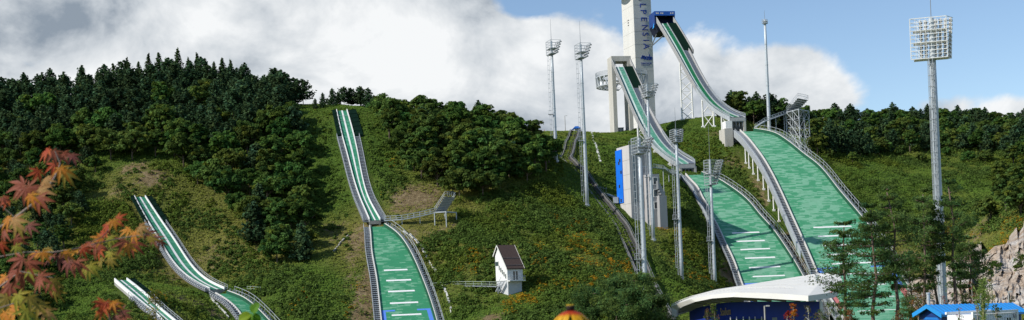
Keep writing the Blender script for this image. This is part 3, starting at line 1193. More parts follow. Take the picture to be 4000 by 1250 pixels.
def takeoff(root, rb, under, label, m=M_CONC):
    """table end: piers, cross wall and dark space under the lip"""
    e = rb.len
    a = rb.at(e, 0, 0, -.3)
    w = rb.w[-1]
    for f, o in ((0, .45), (1, -.45)):
        c = rb.at(e - 1.6, f, o, -.3)
        g = gz(c[0], c[1]) - 1
        mb = MB()
        mb.box((c[0], c[1], (c[2] + g) / 2 - .5), (.9, 3.0, c[2] - g - 1.0), (rb.n, rb.h, (0, 0, 1)))
        mb.build("pier", m, root)
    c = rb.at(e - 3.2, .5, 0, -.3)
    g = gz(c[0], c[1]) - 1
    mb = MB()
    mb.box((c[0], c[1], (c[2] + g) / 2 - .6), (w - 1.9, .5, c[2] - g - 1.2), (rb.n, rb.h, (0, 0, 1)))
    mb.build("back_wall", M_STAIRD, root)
    mb = MB()
    for k_ in range(4):
        f = .2 + .2 * k_
        p = rb.at(e - .4, f, 0, -under)
        mb.beam(p, (p[0], p[1], p[2] - 2.2), .18)
    mb.beam(rb.at(e - .4, .12, 0, -under - .3), rb.at(e - .4, .88, 0, -under - .3), .3)
    mb.build("trestle", M_STEELD, root)


takeoff(big, BIG_IN, 1.5, "")
takeoff(mid, MID_IN, 1.5, "")
# tall concrete pier on the outer side of the large take-off
c = BIG_IN.at(BIG_IN.len - 1.0, 0, -1.3, -2.2)
mb = MB()
g = gz(c[0], c[1]) - 1.5
mb.box((c[0] + .2, c[1] + 2, (c[2] + g) / 2 - 1.2), (3.4, 6.5, c[2] - g - 2.4), (BIG_IN.n, BIG_IN.h, (0, 0, 1)))
mb.build("abutment", M_CONC, big)
mb = MB()
mb.box((c[0] + .6, c[1] + 1.0, c[2] - .9), (2.6, 4, 2.9), (BIG_IN.n, BIG_IN.h, (0, 0, 1)))
mb.build("lip_block", M_WHITE, big)


def ground_inrun(rb, name, label, nets, net_t, sl=1.6, sr=1.5):
    root = thing(name, label, "ski jump ramp", rb.at(rb.len, .5), "ski jump ramps lying on the hillside")
    e = rb.len
    mb = MB()
    rb.sweep(mb, 0, e, [(0, -.25, -1.1), (1, .25, -1.1), (1, .2, -.08), (0, -.2, -.08)])
    mb.build("deck", M_CONCD, root)
    for nm, m, f0, f1, h in (("track", M_TRACKK, .03, .44, 0), ("track_band", M_WHITE, .44, .60, .04), ("track", M_TRACKK, .60, .97, 0)):
        mb = MB()
        rb.strip(mb, 0, e, (f0, 0, h), (f1, 0, h))
        mb.build(nm, m, root)
    mb = MB()
    rb.bar(mb, 0, e, 0, -.12, -.4, .26, .95)
    mb.build("side_wall", M_WHITE, root)
    mb = MB()
    rb.bar(mb, 0, e, 1, .12, -.4, .26, .95)
    mb.build("side_wall", M_WHITE, root)
    for f, o0, o1 in ((0, -.3 - sl, -.3), (1, .3, .3 + sr)):
        mb = MB()
        rb.stairs(mb, net_t, e - .3, f, o0, o1, .05, 1.0)
        mb.build("stairs", M_STAIR, root)
        mb = MB()
        rb.sweep(mb, net_t, e - .3, [(f, o0, -.6), (f, o1, -.6), (f, o1, -.3), (f, o0, -.3)])
        mb.build("stair_stringer", M_STAIRD, root)
        mb = MB()
        oo = o0 if f == 0 else o1
        rb.rail(mb, net_t, e - .3, f, oo, 0, 1.05, 1.8, .04)
        mb.build("handrail", M_STEEL, root)
    for f, o0, o1, h in nets:
        mb = MB()
        rb.sweep(mb, 0, net_t, [(f, o0, -.3), (f, o1, -.3), (f, o1, h), (f, o0, .25)])
        mb.build("net_cover", M_NET, root)
        for t in rb.samples(.3, net_t - .3, 3.2):
            mb = MB()
            mb.beam(rb.at(t, f, o0, .3), rb.at(t, f, o1, h + .08), .1)
            mb.beam(rb.at(t, f, o1, -1), rb.at(t, f, o1, h + .5), .1)
            mb.build("net_post", M_NET, root)
    for t in (5.0, 9.0):
        mb = MB()
        mb.tube([rb.at(t, .03, 0, .45), rb.at(t, .97, 0, .45)], .06, 6)
        mb.build("starting_bar", M_STEEL, root)
    # end of the table
    for f in (0, 1):
        c = rb.at(e - .9, f, .1 if f == 0 else -.1, -.25)
        mb = MB()
        g = gz(c[0], c[1]) - .8
        mb.box((c[0], c[1], (c[2] + g) / 2 - .5), (.5, 1.6, max(.4, c[2] - g - .9)), (rb.n, rb.h, (0, 0, 1)))
        mb.build("pier", M_CONCD, root)
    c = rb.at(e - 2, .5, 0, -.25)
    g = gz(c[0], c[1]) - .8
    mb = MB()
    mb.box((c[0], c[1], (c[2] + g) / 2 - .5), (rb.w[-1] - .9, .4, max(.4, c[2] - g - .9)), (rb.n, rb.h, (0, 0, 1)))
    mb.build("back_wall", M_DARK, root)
    return root


ground_inrun(KID_IN, "small_jump_ramp", "long straight ramp with two green tracks between white kerbs, top at the pine-covered ridge",
             [(0, -1.6, -.28, .5), (1, .28, 3.1, .5)], KID_IN.s_of_y(533))
ground_inrun(LOW_IN, "beginner_jump_ramp", "curved ramp starting below the bare earth clearing, dark nets along its top",
             [(0, -1.2, -.28, .5), (1, .28, 2.0, .5)], LOW_IN.s_of_y(872), 1.0, .8)
ground_inrun(TINY_IN, "practice_jump_ramp", "shortest ramp, partly behind a yellow-green sapling, running out of the picture's bottom edge",
             [(1, .28, 1.9, .5)], TINY_IN.s_of_y(1158), 1.0, .8)
# ------------------------------------------------------------------ tower, start house, concrete frame, ring walkway
Z = np.array([0, 0, 1.0])


def span_to(p, dvec, X):
    """length along dvec from p whose end shows at photo column X"""
    lo, hi = 0.0, 60.0
    for _ in range(60):
        m_ = (lo + hi) / 2
        if abs(PX(p + dvec * m_)[0] - PX(p)[0]) < abs(X - PX(p)[0]):
            lo = m_
        else:
            hi = m_
    return lo


def text_mesh(body, size, ext, o, ex, ey, name, m, root, sx=1.0, shear=0.0, font_off=0.0):
    """raised lettering: o = start point, ex = reading direction, ey = up of the letters"""
    cu = bpy.data.curves.new("lettering", "FONT")
    cu.body = body
    cu.size = size
    cu.extrude = ext / 2
    cu.shear = shear
    cu.offset = font_off
    ob = bpy.data.objects.new("lettering", cu)
    COL.objects.link(ob)
    dg = bpy.context.evaluated_depsgraph_get()
    me = bpy.data.meshes.new_from_object(ob.evaluated_get(dg))
    bpy.data.objects.remove(ob)
    bpy.data.curves.remove(cu)
    ex, ey = np.asarray(ex, float), np.asarray(ey, float)
    ez = np.cross(ex, ey)
    base = WL[root.name]
    co = np.empty(len(me.vertices) * 3)
    me.vertices.foreach_get("co", co)
    co = co.reshape(-1, 3)
    co = np.asarray(o) + co[:, :1] * sx * ex + co[:, 1:2] * ey + co[:, 2:3] * ez - base
    me.vertices.foreach_set("co", co.ravel())
    me.materials.clear()
    me.materials.append(m)
    me.update()
    t = bpy.data.objects.new(name, me)
    COL.objects.link(t)
    t.parent = root
    WL[t.name] = base
    return t


M_TOWER = mat("tower_render", (.60, .59, .56), .8, .10, .25, streak=True)
M_LETTER = mat("blue_lettering", (.012, .055, .30), .5, .1, 1)
phi = rad(18)
tR = np.array([math.cos(phi), math.sin(phi), 0])
tL = np.array([-math.sin(phi), math.cos(phi), 0])
nR = -tL
nL = -tR
TC = P(2473.5, 20, 604)                       # near vertical edge of the tower
TC[2] = 0
edge = lambda z: np.array([TC[0], TC[1], z])
wR = span_to(P(2473.5, 20, 604), tR, 2543)
wL = span_to(P(2473.5, 20, 604), tL, 2429)
tz0 = gz(TC[0] + 3, TC[1] + 6) - 3
tz1 = P(2473, -190, 604)[2]
tower = thing("observation_tower", "tall pale concrete tower with blue vertical lettering, left of the high ramp", "tower", (TC[0], TC[1], tz0))
mb = MB()
mb.box((TC + tR * wR / 2 + tL * wL / 2) + Z * (tz0 + tz1) / 2, (wR, wL, tz1 - tz0), (tR, tL, Z))
mb.build("shaft", M_TOWER, tower)
# casting joints on both faces
mb = MB()
for zz in np.arange(tz0 + 6, tz1 - 2, 6.2):
    c_ = edge(zz)
    mb.box(c_ + tR * wR / 2 + nR * .01, (wR, .03, .07), (tR, tL, Z))
    mb.box(c_ + tL * wL / 2 + nL * .01, (.03, wL, .07), (tR, tL, Z))
mb.build("joint_groove", M_CONCD, tower)
# round viewing deck at the top (above the frame; its shadow falls on the shaft)
dz = P(2473, -38, 604)[2]
dc = TC + tR * wR / 2 + tL * wL / 2
mb = MB()
ring = [(dc[0] + 10.8 * math.cos(t), dc[1] + 10.8 * math.sin(t), dz) for t in np.linspace(0, 2 * math.pi, 40)[:-1]]
mb.prism(ring, (0, 0, 4.2))
mb.build("viewing_deck", M_TOWER, tower)
mb = MB()
ring = [(dc[0] + 10.9 * math.cos(t), dc[1] + 10.9 * math.sin(t), dz + 1.3) for t in np.linspace(0, 2 * math.pi, 40)[:-1]]
mb.prism(ring, (0, 0, 1.7))
mb.build("deck_window", M_GLASS, tower)
# vertical slit windows on the lit face
c_ = P(2451.5, 78, 604)
k_ = span_to(P(2473.5, 78, 604), tL, 2452)
mb = MB()
for zo in (1.1, -.1, -1.3):
    mb.box(edge(c_[2] + zo) + tL * k_ + nL * .02, (.06, 1.2, .5), (tR, tL, Z))
mb.build("slit_window", M_DARK, tower)


def on_face(X, Y, off=.02):
    """point of the lettered face at photo X, Y"""
    p0 = P(2473.5, Y, 604)
    s_ = span_to(p0, tR, X)
    q = TC + tR * s_
    d = q[1]
    z = P(X, Y, d)[2]
    return np.array([q[0], q[1], z]) + nR * off


LET = [("A", -25, 4), ("L", 12, 33), ("P", 37, 58), ("E", 66, 87), ("N", 96, 119), ("S", 126, 147), ("I", 154, 160), ("A", 170, 194)]
for ch, y0, y1 in LET:
    a = on_face(2499 + (y0) * .045, y0, .28)
    b = on_face(2499 + (y1) * .045, y1, .28)
    L_ = np.linalg.norm(a - b)
    fw = {"A": .70, "L": .56, "P": .60, "E": .59, "N": .72, "S": .62, "I": .18}[ch]
    size = 4.35
    text_mesh(ch, size, .18, a, -Z, tR, "letter", M_LETTER, tower, sx=L_ / (fw * size), font_off=.03)
# emblem: brush-stroke figures over a two-line caption
mb = MB()


def stroke(pts, w):
    q = [on_face(x, y, .1) for x, y in pts]
    for i, (p_, r_) in enumerate(zip(q[:-1], q[1:])):
        ww = w * (1 - .55 * abs(2 * (i + .5) / (len(q) - 1) - 1))
        mb.beam(p_, r_, .12, ww * .12, up=Z)


stroke([(2495, 230), (2501, 222), (2504, 218), (2502, 226), (2506, 229)], 9)
stroke([(2506, 219), (2511, 226), (2516, 232)], 9)
stroke([(2515, 222), (2510, 229), (2507, 232)], 7)
stroke([(2519, 228), (2521, 231)], 10)
stroke([(2516, 221), (2521, 223), (2524, 227), (2522, 231)], 7)
stroke([(2527, 220), (2528, 229), (2531, 231), (2533, 222)], 8)
stroke([(2536, 222), (2531, 228), (2536, 231), (2537, 224), (2537, 231)], 7)
stroke([(2527, 217), (2530, 215)], 8)
stroke([(2519, 234), (2537, 234)], 3)
mb.build("emblem", M_LETTER, tower)
a, b = on_face(2494, 251, .1), on_face(2536.5, 250.5, .1)
text_mesh("GANGWON", 1.25, .08, a, tR, Z, "lettering", M_LETTER, tower, sx=np.linalg.norm(a - b) / (5.65 * 1.25), font_off=.02)
a, b = on_face(2495, 256.5, .1), on_face(2536, 256, .1)
text_mesh("PROVINCE", .62, .06, a, tR, Z, "lettering", M_LETTER, tower, sx=np.linalg.norm(a - b) / (5.75 * .62))

# blue start house hung on the tower
h_, n_ = BIG_IN.h, BIG_IN.n
FL = P(2556, 60, 590)
W_ = span_to(FL, n_, 2636)
zt, zb = P(2556, 44, 590)[2], P(2556, 97, 590)[2]
FL[2] = zb
start = thing("start_house", "dark blue start house at the top of the tallest ramp, with small square windows", "building", FL)
dep = 9.0
mb = MB()
B_ = -h_ * dep
mb.box(FL + n_ * W_ / 2 + B_ / 2 + Z * (zt - zb - .15), (W_, dep, .3), (n_, h_, Z))
mb.box(FL + n_ * .2 + B_ / 2 + Z * (zt - zb) / 2 - Z * .16, (.4, dep - .02, zt - zb - .33), (n_, h_, Z))
mb.box(FL + n_ * (W_ - .2) + B_ / 2 + Z * (zt - zb) / 2 - Z * .16, (.4, dep - .02, zt - zb - .33), (n_, h_, Z))
mb.box(FL + n_ * W_ / 2 + B_ * .97 + Z * (zt - zb) / 2 - Z * .16, (W_ - .84, .3, zt - zb - .35), (n_, h_, Z))
mb.build("walls", M_NAVY, start)
mb = MB()
mb.box(FL + n_ * W_ / 2 + h_ * .08 + Z * (zt - zb - 1.0), (W_ + .1, .3, 2.0), (n_, h_, Z))
mb.build("fascia", M_BLUE, start)
for f in (.1, .18, .32, .40, .80, .90):
    mb = MB()
    mb.box(FL + n_ * W_ * f + h_ * .25 + Z * (zt - zb - .95), (.55, .08, .6), (n_, h_, Z))
    mb.build("window", M_CREAM, start)
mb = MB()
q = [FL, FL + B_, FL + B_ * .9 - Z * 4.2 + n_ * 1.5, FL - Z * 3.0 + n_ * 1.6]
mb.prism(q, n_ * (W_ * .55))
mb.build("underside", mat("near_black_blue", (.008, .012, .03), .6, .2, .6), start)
mb = MB()
tri = [FL + B_ * .12 - n_ * .03 + Z * 1.2, FL + B_ * .42 - n_ * .03 - Z * 1.2, FL + B_ * .12 - n_ * .03 - Z * .9]
mb.prism(tri, -n_ * .05)
mb.build("light_panel", mat("light_blue_panel", (.03, .30, .75), .5, .1, 1), start)
mb = MB()
root_p = P(2544, 181, 600)
mb.tube([root_p, P(2565, 133, 594)], .3, 6)
mb.tube([root_p, P(2592, 138, 592)], .3, 6)
mb.build("strut", M_STEELD, start)

# square concrete frame of the medium ramp
h2, n2 = MID_IN.h, MID_IN.n
frame = thing("concrete_portal", "tall square concrete frame standing over the top of the pale green ramp", "portal", P(2390, 522, 556))
pw = 1.7
A0 = P(2388, 224, 553)
Wp = span_to(A0, n2, 2464)
zt = P(2388, 219, 553)[2]
dep = 7.0
Bv = -h2 * dep
for s_, nm in ((pw / 2, "leg"), (Wp - pw / 2, "leg")):
    c_ = A0 + n2 * s_ + Bv / 2
    g = gz(c_[0], c_[1]) - 2
    mb = MB()
    mb.box((c_[0], c_[1], (zt + g) / 2), (pw, dep, zt - g), (n2, -h2, Z))
    mb.build(nm, M_CONC, frame)
c_ = A0 + n2 * Wp / 2 + Bv / 2
mb = MB()
mb.box((c_[0], c_[1], zt - 1.1), (Wp - 2 * pw, dep, 2.2), (n2, -h2, Z))
mb.build("crossbeam", M_CONC, frame)
mb = MB()
c_ = A0 + n2 * 2.4 + Bv * .75
mb.box((c_[0] + 3.6, c_[1], zt - 8), (5, 2.5, .4), (n2, -h2, Z))
for k_ in (0, 1.2, 2.4, 4.8):
    mb.beam(c_ + n2 * k_ + Z * (-7.8), c_ + n2 * k_ + Z * (-2.6), .12)
mb.build("platform", M_STEELD, frame)
mb = MB()
c_ = P(2464, 303, 556)
mb.box((c_[0] + .6, c_[1] + 2, P(2464, 300, 556)[2]), (2.4, 3, 5), (n2, -h2, Z))
mb.build("cabin", M_BLUE, frame)
# curved walkway between frame and tower
rc = P(2432, 300, 574)
ringw = thing("ring_walkway", "curved steel lattice walkway reaching out behind the concrete frame, glass-railed", "walkway", rc)
R_ = 12.2
zt_ = P(2400, 296, 570)[2]
zb_ = zt_ - 4.3
mbf, mbr, mbl = MB(), MB(), MB()
ts = np.linspace(rad(95), rad(330), 34)
pt = lambda r, t, z: np.array([rc[0] + r * math.cos(t), rc[1] + r * .9 * math.sin(t), z])
for i in range(len(ts) - 1):
    a, b = ts[i], ts[i + 1]
    mbf.hexa([pt(R_, a, zt_ - .3), pt(R_ - 3, a, zt_ - .3), pt(R_ - 3, b, zt_ - .3), pt(R_, b, zt_ - .3), pt(R_, a, zt_), pt(R_ - 3, a, zt_), pt(R_ - 3, b, zt_), pt(R_, b, zt_)])
    mbl.beam(pt(R_ - .4, a, zb_), pt(R_ - .4, b, zb_), .35)
    mbl.beam(pt(R_ - 3, a, zb_), pt(R_ - 3, b, zb_), .3)
    mbl.beam(pt(R_ - .4, a, zb_), pt(R_ - 3, b, zb_), .18)
    if i % 2 == 0:
        c2 = ts[min(i + 1, 33)]
        mbl.beam(pt(R_ - .1, a, zt_ - .2), pt(R_ - .4, c2, zb_), .34)
        mbl.beam(pt(R_ - .4, c2, zb_), pt(R_ - .1, ts[min(i + 2, 33)], zt_ - .2), .34)
        mbl.beam(pt(R_ - .4, a, zb_), pt(R_ * .35, a, zb_ + .2), .22)
    for z_ in (.6, 1.2, 1.9):
        mbr.beam(pt(R_ - .05, a, zt_ + z_), pt(R_ - .05, b, zt_ + z_), .09)
    for q in np.linspace(a, b, 4)[:-1]:
        mbr.beam(pt(R_ - .05, q, zt_), pt(R_ - .05, q, zt_ + 1.9), .1)
mbf.build("walkway_floor", M_STEEL, ringw)
mbr.build("handrail", M_STEEL, ringw)
mbl.build("lattice_truss", M_STEEL, ringw)
for k_ in range(3):
    mb = MB()
    c_ = pt(4.5 - k_ * .8, rad(300 + 18 * k_), zb_ + 1.1)
    mb.box(c_, (2.4, 2.0, 2.3))
    mb.box(c_ + Z * 1.35, (2.7, 2.3, .3))
    mb.build("cable_drum_box", M_BLUE, ringw)

# grey service box and equipment on the crest
def crest_box(X0, X1, Y0, Y1, d, name, label, cat, m, dep=3.0):
    a, b = P(X0, Y1, d), P(X1, Y0, d)
    g = gz((a[0] + b[0]) / 2, d + dep / 2) - .3
    z1 = b[2]
    o = thing(name, label, cat, ((a[0] + b[0]) / 2, d + dep / 2, g))
    mb = MB()
    mb.box(((a[0] + b[0]) / 2, d + dep / 2, (g + z1) / 2), (b[0] - a[0], dep, z1 - g))
    mb.build("cabinet", m, o)
    mb = MB()
    mb.box(((a[0] + b[0]) / 2, d + dep / 2, z1 + .08), (b[0] - a[0] + .3, dep + .3, .16))
    mb.build("lid", M_STEELD, o)
    mb = MB()
    mb.box(((a[0] * .5 + b[0] * .5), d - .03, (g + z1) / 2), ((b[0] - a[0]) * .4, .06, (z1 - g) * .7))
    mb.build("door", M_STEEL, o)
    return o


crest_box(2413, 2436, 499, 523, 560, "service_cabinet", "dark grey service cabinet on the crest between the concrete legs", "cabinet", M_STEELD)

# ------------------------------------------------------------------ lift building with the blue strip
eph = rad(20)
eR = np.array([math.cos(eph), math.sin(eph), 0])
eL = np.array([-math.sin(eph), math.cos(eph), 0])
C0 = P(2456, 566, 404)
ebase = C0.copy()
lift = thing("lift_building", "grey concrete lift building with a bright blue strip, dug into the slope", "building", (C0[0], C0[1], gz(C0[0], C0[1]) - 1))
zt = C0[2]
zlow = P(2490, 870, 404)[2] - 6
wl = span_to(C0, eL, 2408)
wr = span_to(C0, eR, 2538)
mb = MB()
mb.box(np.array([C0[0], C0[1], (zt + zlow) / 2]) + eR * wr / 2 + eL * wl / 2, (wr, wl, zt - zlow), (eR, eL, Z))
mb.build("walls", mat("lift_concrete", (.52, .505, .495), .8, .12, .4, streak=True), lift)
mb = MB()
for k_ in range(1, 6):
    z_ = zt - k_ * 4.6
    mb.box(np.array([C0[0], C0[1], z_]) + eL * wl / 2 - eR * .01, (.05, wl, .09), (eR, eL, Z))
mb.build("joint_groove", M_CONCD, lift)
k0 = span_to(C0, eL, 2429)
zbl = P(2415, 792, 408)[2]
mb = MB()
mb.box(np.array([C0[0], C0[1], (zt + zbl) / 2 - .4]) + eL * (k0 + wl + .6) / 2 - eR * .12, (.24, wl + .6 - k0, zt - zbl - .8), (eR, eL, Z))
mb.build("blue_strip", mat("bright_blue_cladding", (.012, .16, .72), .45, .1, .6), lift)
for k_, (f, z_) in enumerate(((.55, 5), (.35, 4.2), (.2, 8), (.6, 12.4), (.4, 17), (.3, 21.5))):
    mb = MB()
    mb.box(np.array([C0[0], C0[1], zt - z_]) + eL * (k0 + (wl - k0) * f) - eR * .26, (.06, .9, 1.0), (eR, eL, Z))
    mb.build("small_window", M_DARK, lift)
q = np.array([C0[0], C0[1], 0]) - eL * .02
ztg, zbg = P(2462, 598, 404)[2], P(2462, 790, 404)[2]
mb = MB()
mb.box(q + eR * 1.6 + Z * (ztg + zbg) / 2, (1.5, .1, ztg - zbg), (eR, eL, Z))
gl = mb.build("glass_slot", mat("grey_glass", (.14, .19, .22), .2, .2, .6, spec=.6), lift)
mb = MB()
for x_ in (.8, 2.4):
    mb.box(q + eR * x_ - eL * .06 + Z * (ztg + zbg) / 2, (.16, .2, ztg - zbg), (eR, eL, Z))
for z_ in np.linspace(zbg, ztg, 12):
    mb.box(q + eR * 1.6 - eL * .06 + Z * z_, (1.44, .14, .12), (eR, eL, Z))
mb.build("window_frame", M_STEELD, gl)
for k_ in range(4):
    mb = MB()
    z_ = ztg - 2.0 - k_ * 4.3
    for x_ in np.linspace(3.1, 6.2, 8):
        mb.box(q + eR * x_ - eL * .05 + Z * z_, (.26, .14, 3.7), (eR, eL, Z))
    mb.build("ribbed_panel", mat("ribbed_grey", (.36, .34, .34), .7, .15, 1), lift)
# lower block with three windows and the step-back block beside it
D0 = P(2534, 680, 402)
w2_ = span_to(D0, eR, 2574)
zt2 = D0[2]
mb = MB()
mb.box(np.array([D0[0], D0[1], (zt2 + zlow) / 2]) + eR * w2_ / 2 + eL * 3.4, (w2_, 7, zt2 - zlow), (eR, eL, Z))
mb.build("wing", mat("wing_grey", (.40, .385, .385), .8, .12, .5, streak=True), lift)
for yy in (706, 754, 802):
    mb = MB()
    z_ = P(2560, yy, 402)[2]
    xx = span_to(D0, eR, 2558)
    mb.box(np.array([D0[0], D0[1], z_]) + eR * xx - eL * .12, (1.3, .08, 1.9), (eR, eL, Z))
    wv = mb.build("window", M_GLASS, lift)
    mb = MB()
    for s_ in (-.75, .75):
        mb.box(np.array([D0[0], D0[1], z_]) + eR * (xx + s_) - eL * .16, (.16, .12, 2.1), (eR, eL, Z))
    for s_ in (-1.1, 1.1):
        mb.box(np.array([D0[0], D0[1], z_]) + eR * xx - eL * .16 + Z * s_, (1.7, .12, .18), (eR, eL, Z))
    mb.build("frame", M_WHITE, wv)
D1 = P(2575, 764, 401)
w3_ = span_to(D1, eR, 2604)
zt3 = D1[2]
mb = MB()
mb.box(np.array([D1[0], D1[1], (zt3 + zlow) / 2]) + eR * w3_ / 2 + eL * 3, (w3_, 6, zt3 - zlow), (eR, eL, Z))
mb.build("annex", mat("annex_grey", (.33, .33, .335), .8, .15, .5, streak=True), lift)
mb = MB()
for k_ in range(5):
    c_ = D1 + eR * (.2 + .45 * k_) + eL * 2 + Z * (4.6 - k_ * .85)
    mb.box(c_ - Z * 1.2, (.5, 3.4, 2.6), (eR, eL, Z))
mb.build("stepped_parapet", M_STEELD, lift)
mb = MB()
for a_, b_ in ((.2, wr - .2),):
    for x_ in np.arange(a_, b_, 1.2):
        mb.beam(np.array([C0[0], C0[1], zt]) + eR * x_ + eL * .3, np.array([C0[0], C0[1], zt + 1.1]) + eR * x_ + eL * .3, .08)
    mb.beam(np.array([C0[0], C0[1], zt + 1.1]) + eR * a_ + eL * .3, np.array([C0[0], C0[1], zt + 1.1]) + eR * b_ + eL * .3, .08)
mb.build("roof_railing", M_STEEL, lift)
# walkway from the lift building to the medium ramp
pa, pb, pc_, pd = P(2552, 655, 412), P(2590, 660, 430), P(2612, 676, 446), P(2645, 678, 462)
fb = thing("access_footbridge", "thin grey footbridge from the lift building to the medium take-off", "footbridge", pa)
mb = MB()
for a, b in ((pa, pb), (pb, pc_), (pc_, pd)):
    mb.beam(a, b, 1.5, .25)
mb.build("walkway_deck", M_STEEL, fb)
mb = MB()
for a, b in ((pa, pb), (pb, pc_), (pc_, pd)):
    for s_ in (-.7, .7):
        o_ = np.array([0, s_, 0])
        mb.beam(a + o_ + Z * 1.2, b + o_ + Z * 1.2, .09)
        for f in np.linspace(0, 1, 9):
            q = a + (b - a) * f + o_
            mb.beam(q, q + Z * 1.2, .07)
mb.build("handrail", M_STEEL, fb)
for q in (pb, pc_):
    mb = MB()
    mb.tube([(q[0], q[1], gz(q[0], q[1]) - .5), q], .14, 6)
    mb.build("post", M_STEEL, fb)

# ------------------------------------------------------------------ floodlight masts
def lamp_mb(c, d):
    """one floodlight: round housing with its glass, yoke behind"""
    mb = MB()
    d = np.asarray(d, float) / np.linalg.norm(d)
    mb.tube([c - d * .28, c - d * .12, c + d * .18, c + d * .22], [.10, .20, .26, .26], 8)
    mb.beam(c - d * .2 - Z * .35, c - d * .2 + Z * .1, .08)
    return mb


M_LAMP = mat("floodlight_housing", (.38, .37, .35), .4, .35, 1.2, metal=.3)
M_MAST = mat("mast_zinc", (.50, .54, .57), .45, .16, .35, metal=.15, streak=True)


def mast(Xb, Yb, Xt, Yt, d, label, r0=.62, r1=.42, rack=None, cage=True, base_z=None, gap=.42):
    b = P(Xb, Yb, d)
    t = P(Xt, Yt, d)
    x, y = b[0], b[1]
    z0 = (gz(x, y) - .5) if base_z is None else base_z
    z1 = t[2]
    root = thing("floodlight_mast", label, "floodlight mast", (x, y, z0), "floodlight masts around the ski jumps")
    mb = MB()
    hs = np.linspace(z0, z1, 7)
    pts, rs = [], []
    for i, z in enumerate(hs):
        r = r0 + (r1 - r0) * i / 6
        pts.append((x, y, z))
        rs.append(r)
    mb.tube(pts, rs, 12)
    mb.smooth = True
    mb.build("pole", M_MAST, root)
    mb = MB()
    for i, z in enumerate(hs[:-1]):
        r = (r0 + (r1 - r0) * i / 6) * 1.1
        mb.tube([(x, y, z - .15), (x, y, z + .15)], [r, r], 12)
    mb.tube([(x, y, z0 + .3), (x, y, z0 + 1.0)], [r0 * 1.5, r0 * 1.5], 12)
    mb.build("flange", M_STEEL, root)
    if cage:
        mb = MB()
        lx = x - r0 - gap
        for s_ in (-.32, .32):
            mb.beam((lx, y + s_ - .25, z0 + 2), (lx, y + s_ - .25, z1), .07)
        for z in np.arange(z0 + 2, z1, .9):
            mb.beam((lx, y - .57, z), (lx, y + .07, z), .06)
            mb.beam((lx, y - .25, z), (x - r0 * .6, y - .1, z), .06) if int(z * 10) % 4 == 0 else None
        for z in np.arange(z0 + 4, z1, 1.5):
            q = [(lx - .55 * math.sin(a_), y - .25 + .45 * math.cos(a_), z) for a_ in np.linspace(0, math.pi, 5)]
            for a_, b_ in zip(q[:-1], q[1:]):
                mb.beam(a_, b_, .06)
        for s_ in (-.3, 0, .3):
            mb.beam((lx - .5, y - .25 + s_, z0 + 4), (lx - .5, y - .25 + s_, z1), .045)
        zz = z0 + (z1 - z0) * .45
        mb.box((lx - .2, y - .25, zz), (1.5, 1.3, .12))
        for s_ in (-.75, .75):
            mb.beam((lx - .2 + s_, y - .9, zz), (lx - .2 + s_, y - .9, zz + 1.2), .07)
        mb.beam((lx - .95, y - .9, zz + 1.2), (lx + .55, y - .9, zz + 1.2), .07)
        if gap < .3:                                     # ladder bolted to the near side of the pole
            mb.v = [(a_ + r0 * .55, b_ - r0 * .75, c_) for a_, b_, c_ in mb.v]
        mb.build("ladder", M_STEEL, root)
    if rack:
        aim, wd, hh, rows, cols, lean = rack
        f = np.array([math.cos(aim), math.sin(aim), 0])
        sd = np.array([-math.sin(aim), math.cos(aim), 0])
        c = np.array([x, y, z1])
        mb = MB()
        for s_ in (-1, 1):
            for k_ in (-1.1, .9):
                mb.beam(c + sd * s_ * wd / 2 + f * k_, c + sd * s_ * wd / 2 + f * (k_ + (lean * hh if k_ > 0 else 0)) + Z * hh, .13)
        for i in range(rows + 1):
            z_ = hh * i / rows
            fr = .9 + lean * z_
            for s_ in (-1, 1):
                mb.beam(c + sd * s_ * wd / 2 + f * -1.1 + Z * z_, c + sd * s_ * wd / 2 + f * fr + Z * z_, .09)
            mb.beam(c - sd * wd / 2 + f * fr + Z * z_, c + sd * wd / 2 + f * fr + Z * z_, .13)
            mb.beam(c - sd * wd / 2 - f * 1.1 + Z * z_, c + sd * wd / 2 - f * 1.1 + Z * z_, .1)
        for k_ in range(cols):
            s_ = (k_ + .5) / cols - .5
            mb.beam(c + sd * s_ * wd - f * 1.1, c + sd * s_ * wd - f * 1.1 + Z * hh, .06)
        for i in (0, rows // 2):
            z_ = hh * i / rows
            mb.box(c + Z * (z_ - .06) + f * (lean * z_ / 2 - .1), (1.9 + lean * z_, wd, .1), (f, sd, Z))
        mb.build("rack_frame", M_STEEL, root)
        mb = MB()
        mb.tube([(x, y, z1), (x, y, z1 + hh)], r1 * .8, 10)
        mb.build("pole_head", M_MAST, root)
        first = None
        for i in range(rows):
            for k_ in range(cols):
                s_ = (k_ + .5) / cols - .5
                z_ = hh * (i + .55) / rows
                cc = c + sd * s_ * wd + f * (1.35 + lean * z_) + Z * z_
                if first is None:
                    first = lamp_mb(np.array([0, 0, 0]), f * .9 - Z * .42).build("floodlight", M_LAMP)
                    first.parent = root
                    o = first
                else:
                    o = first.copy()
                    COL.objects.link(o)
                    o.parent = root
                o.location = tuple(cc - WL[root.name])
        mb = MB()
        mb.tube([(x, y, z1 + hh), (x, y, z1 + hh + 3), (x, y, z1 + hh + hh * 1.2 + 2)], [.09, .06, .03], 5)
        mb.build("lightning_rod", M_STEELD, root)
    return root


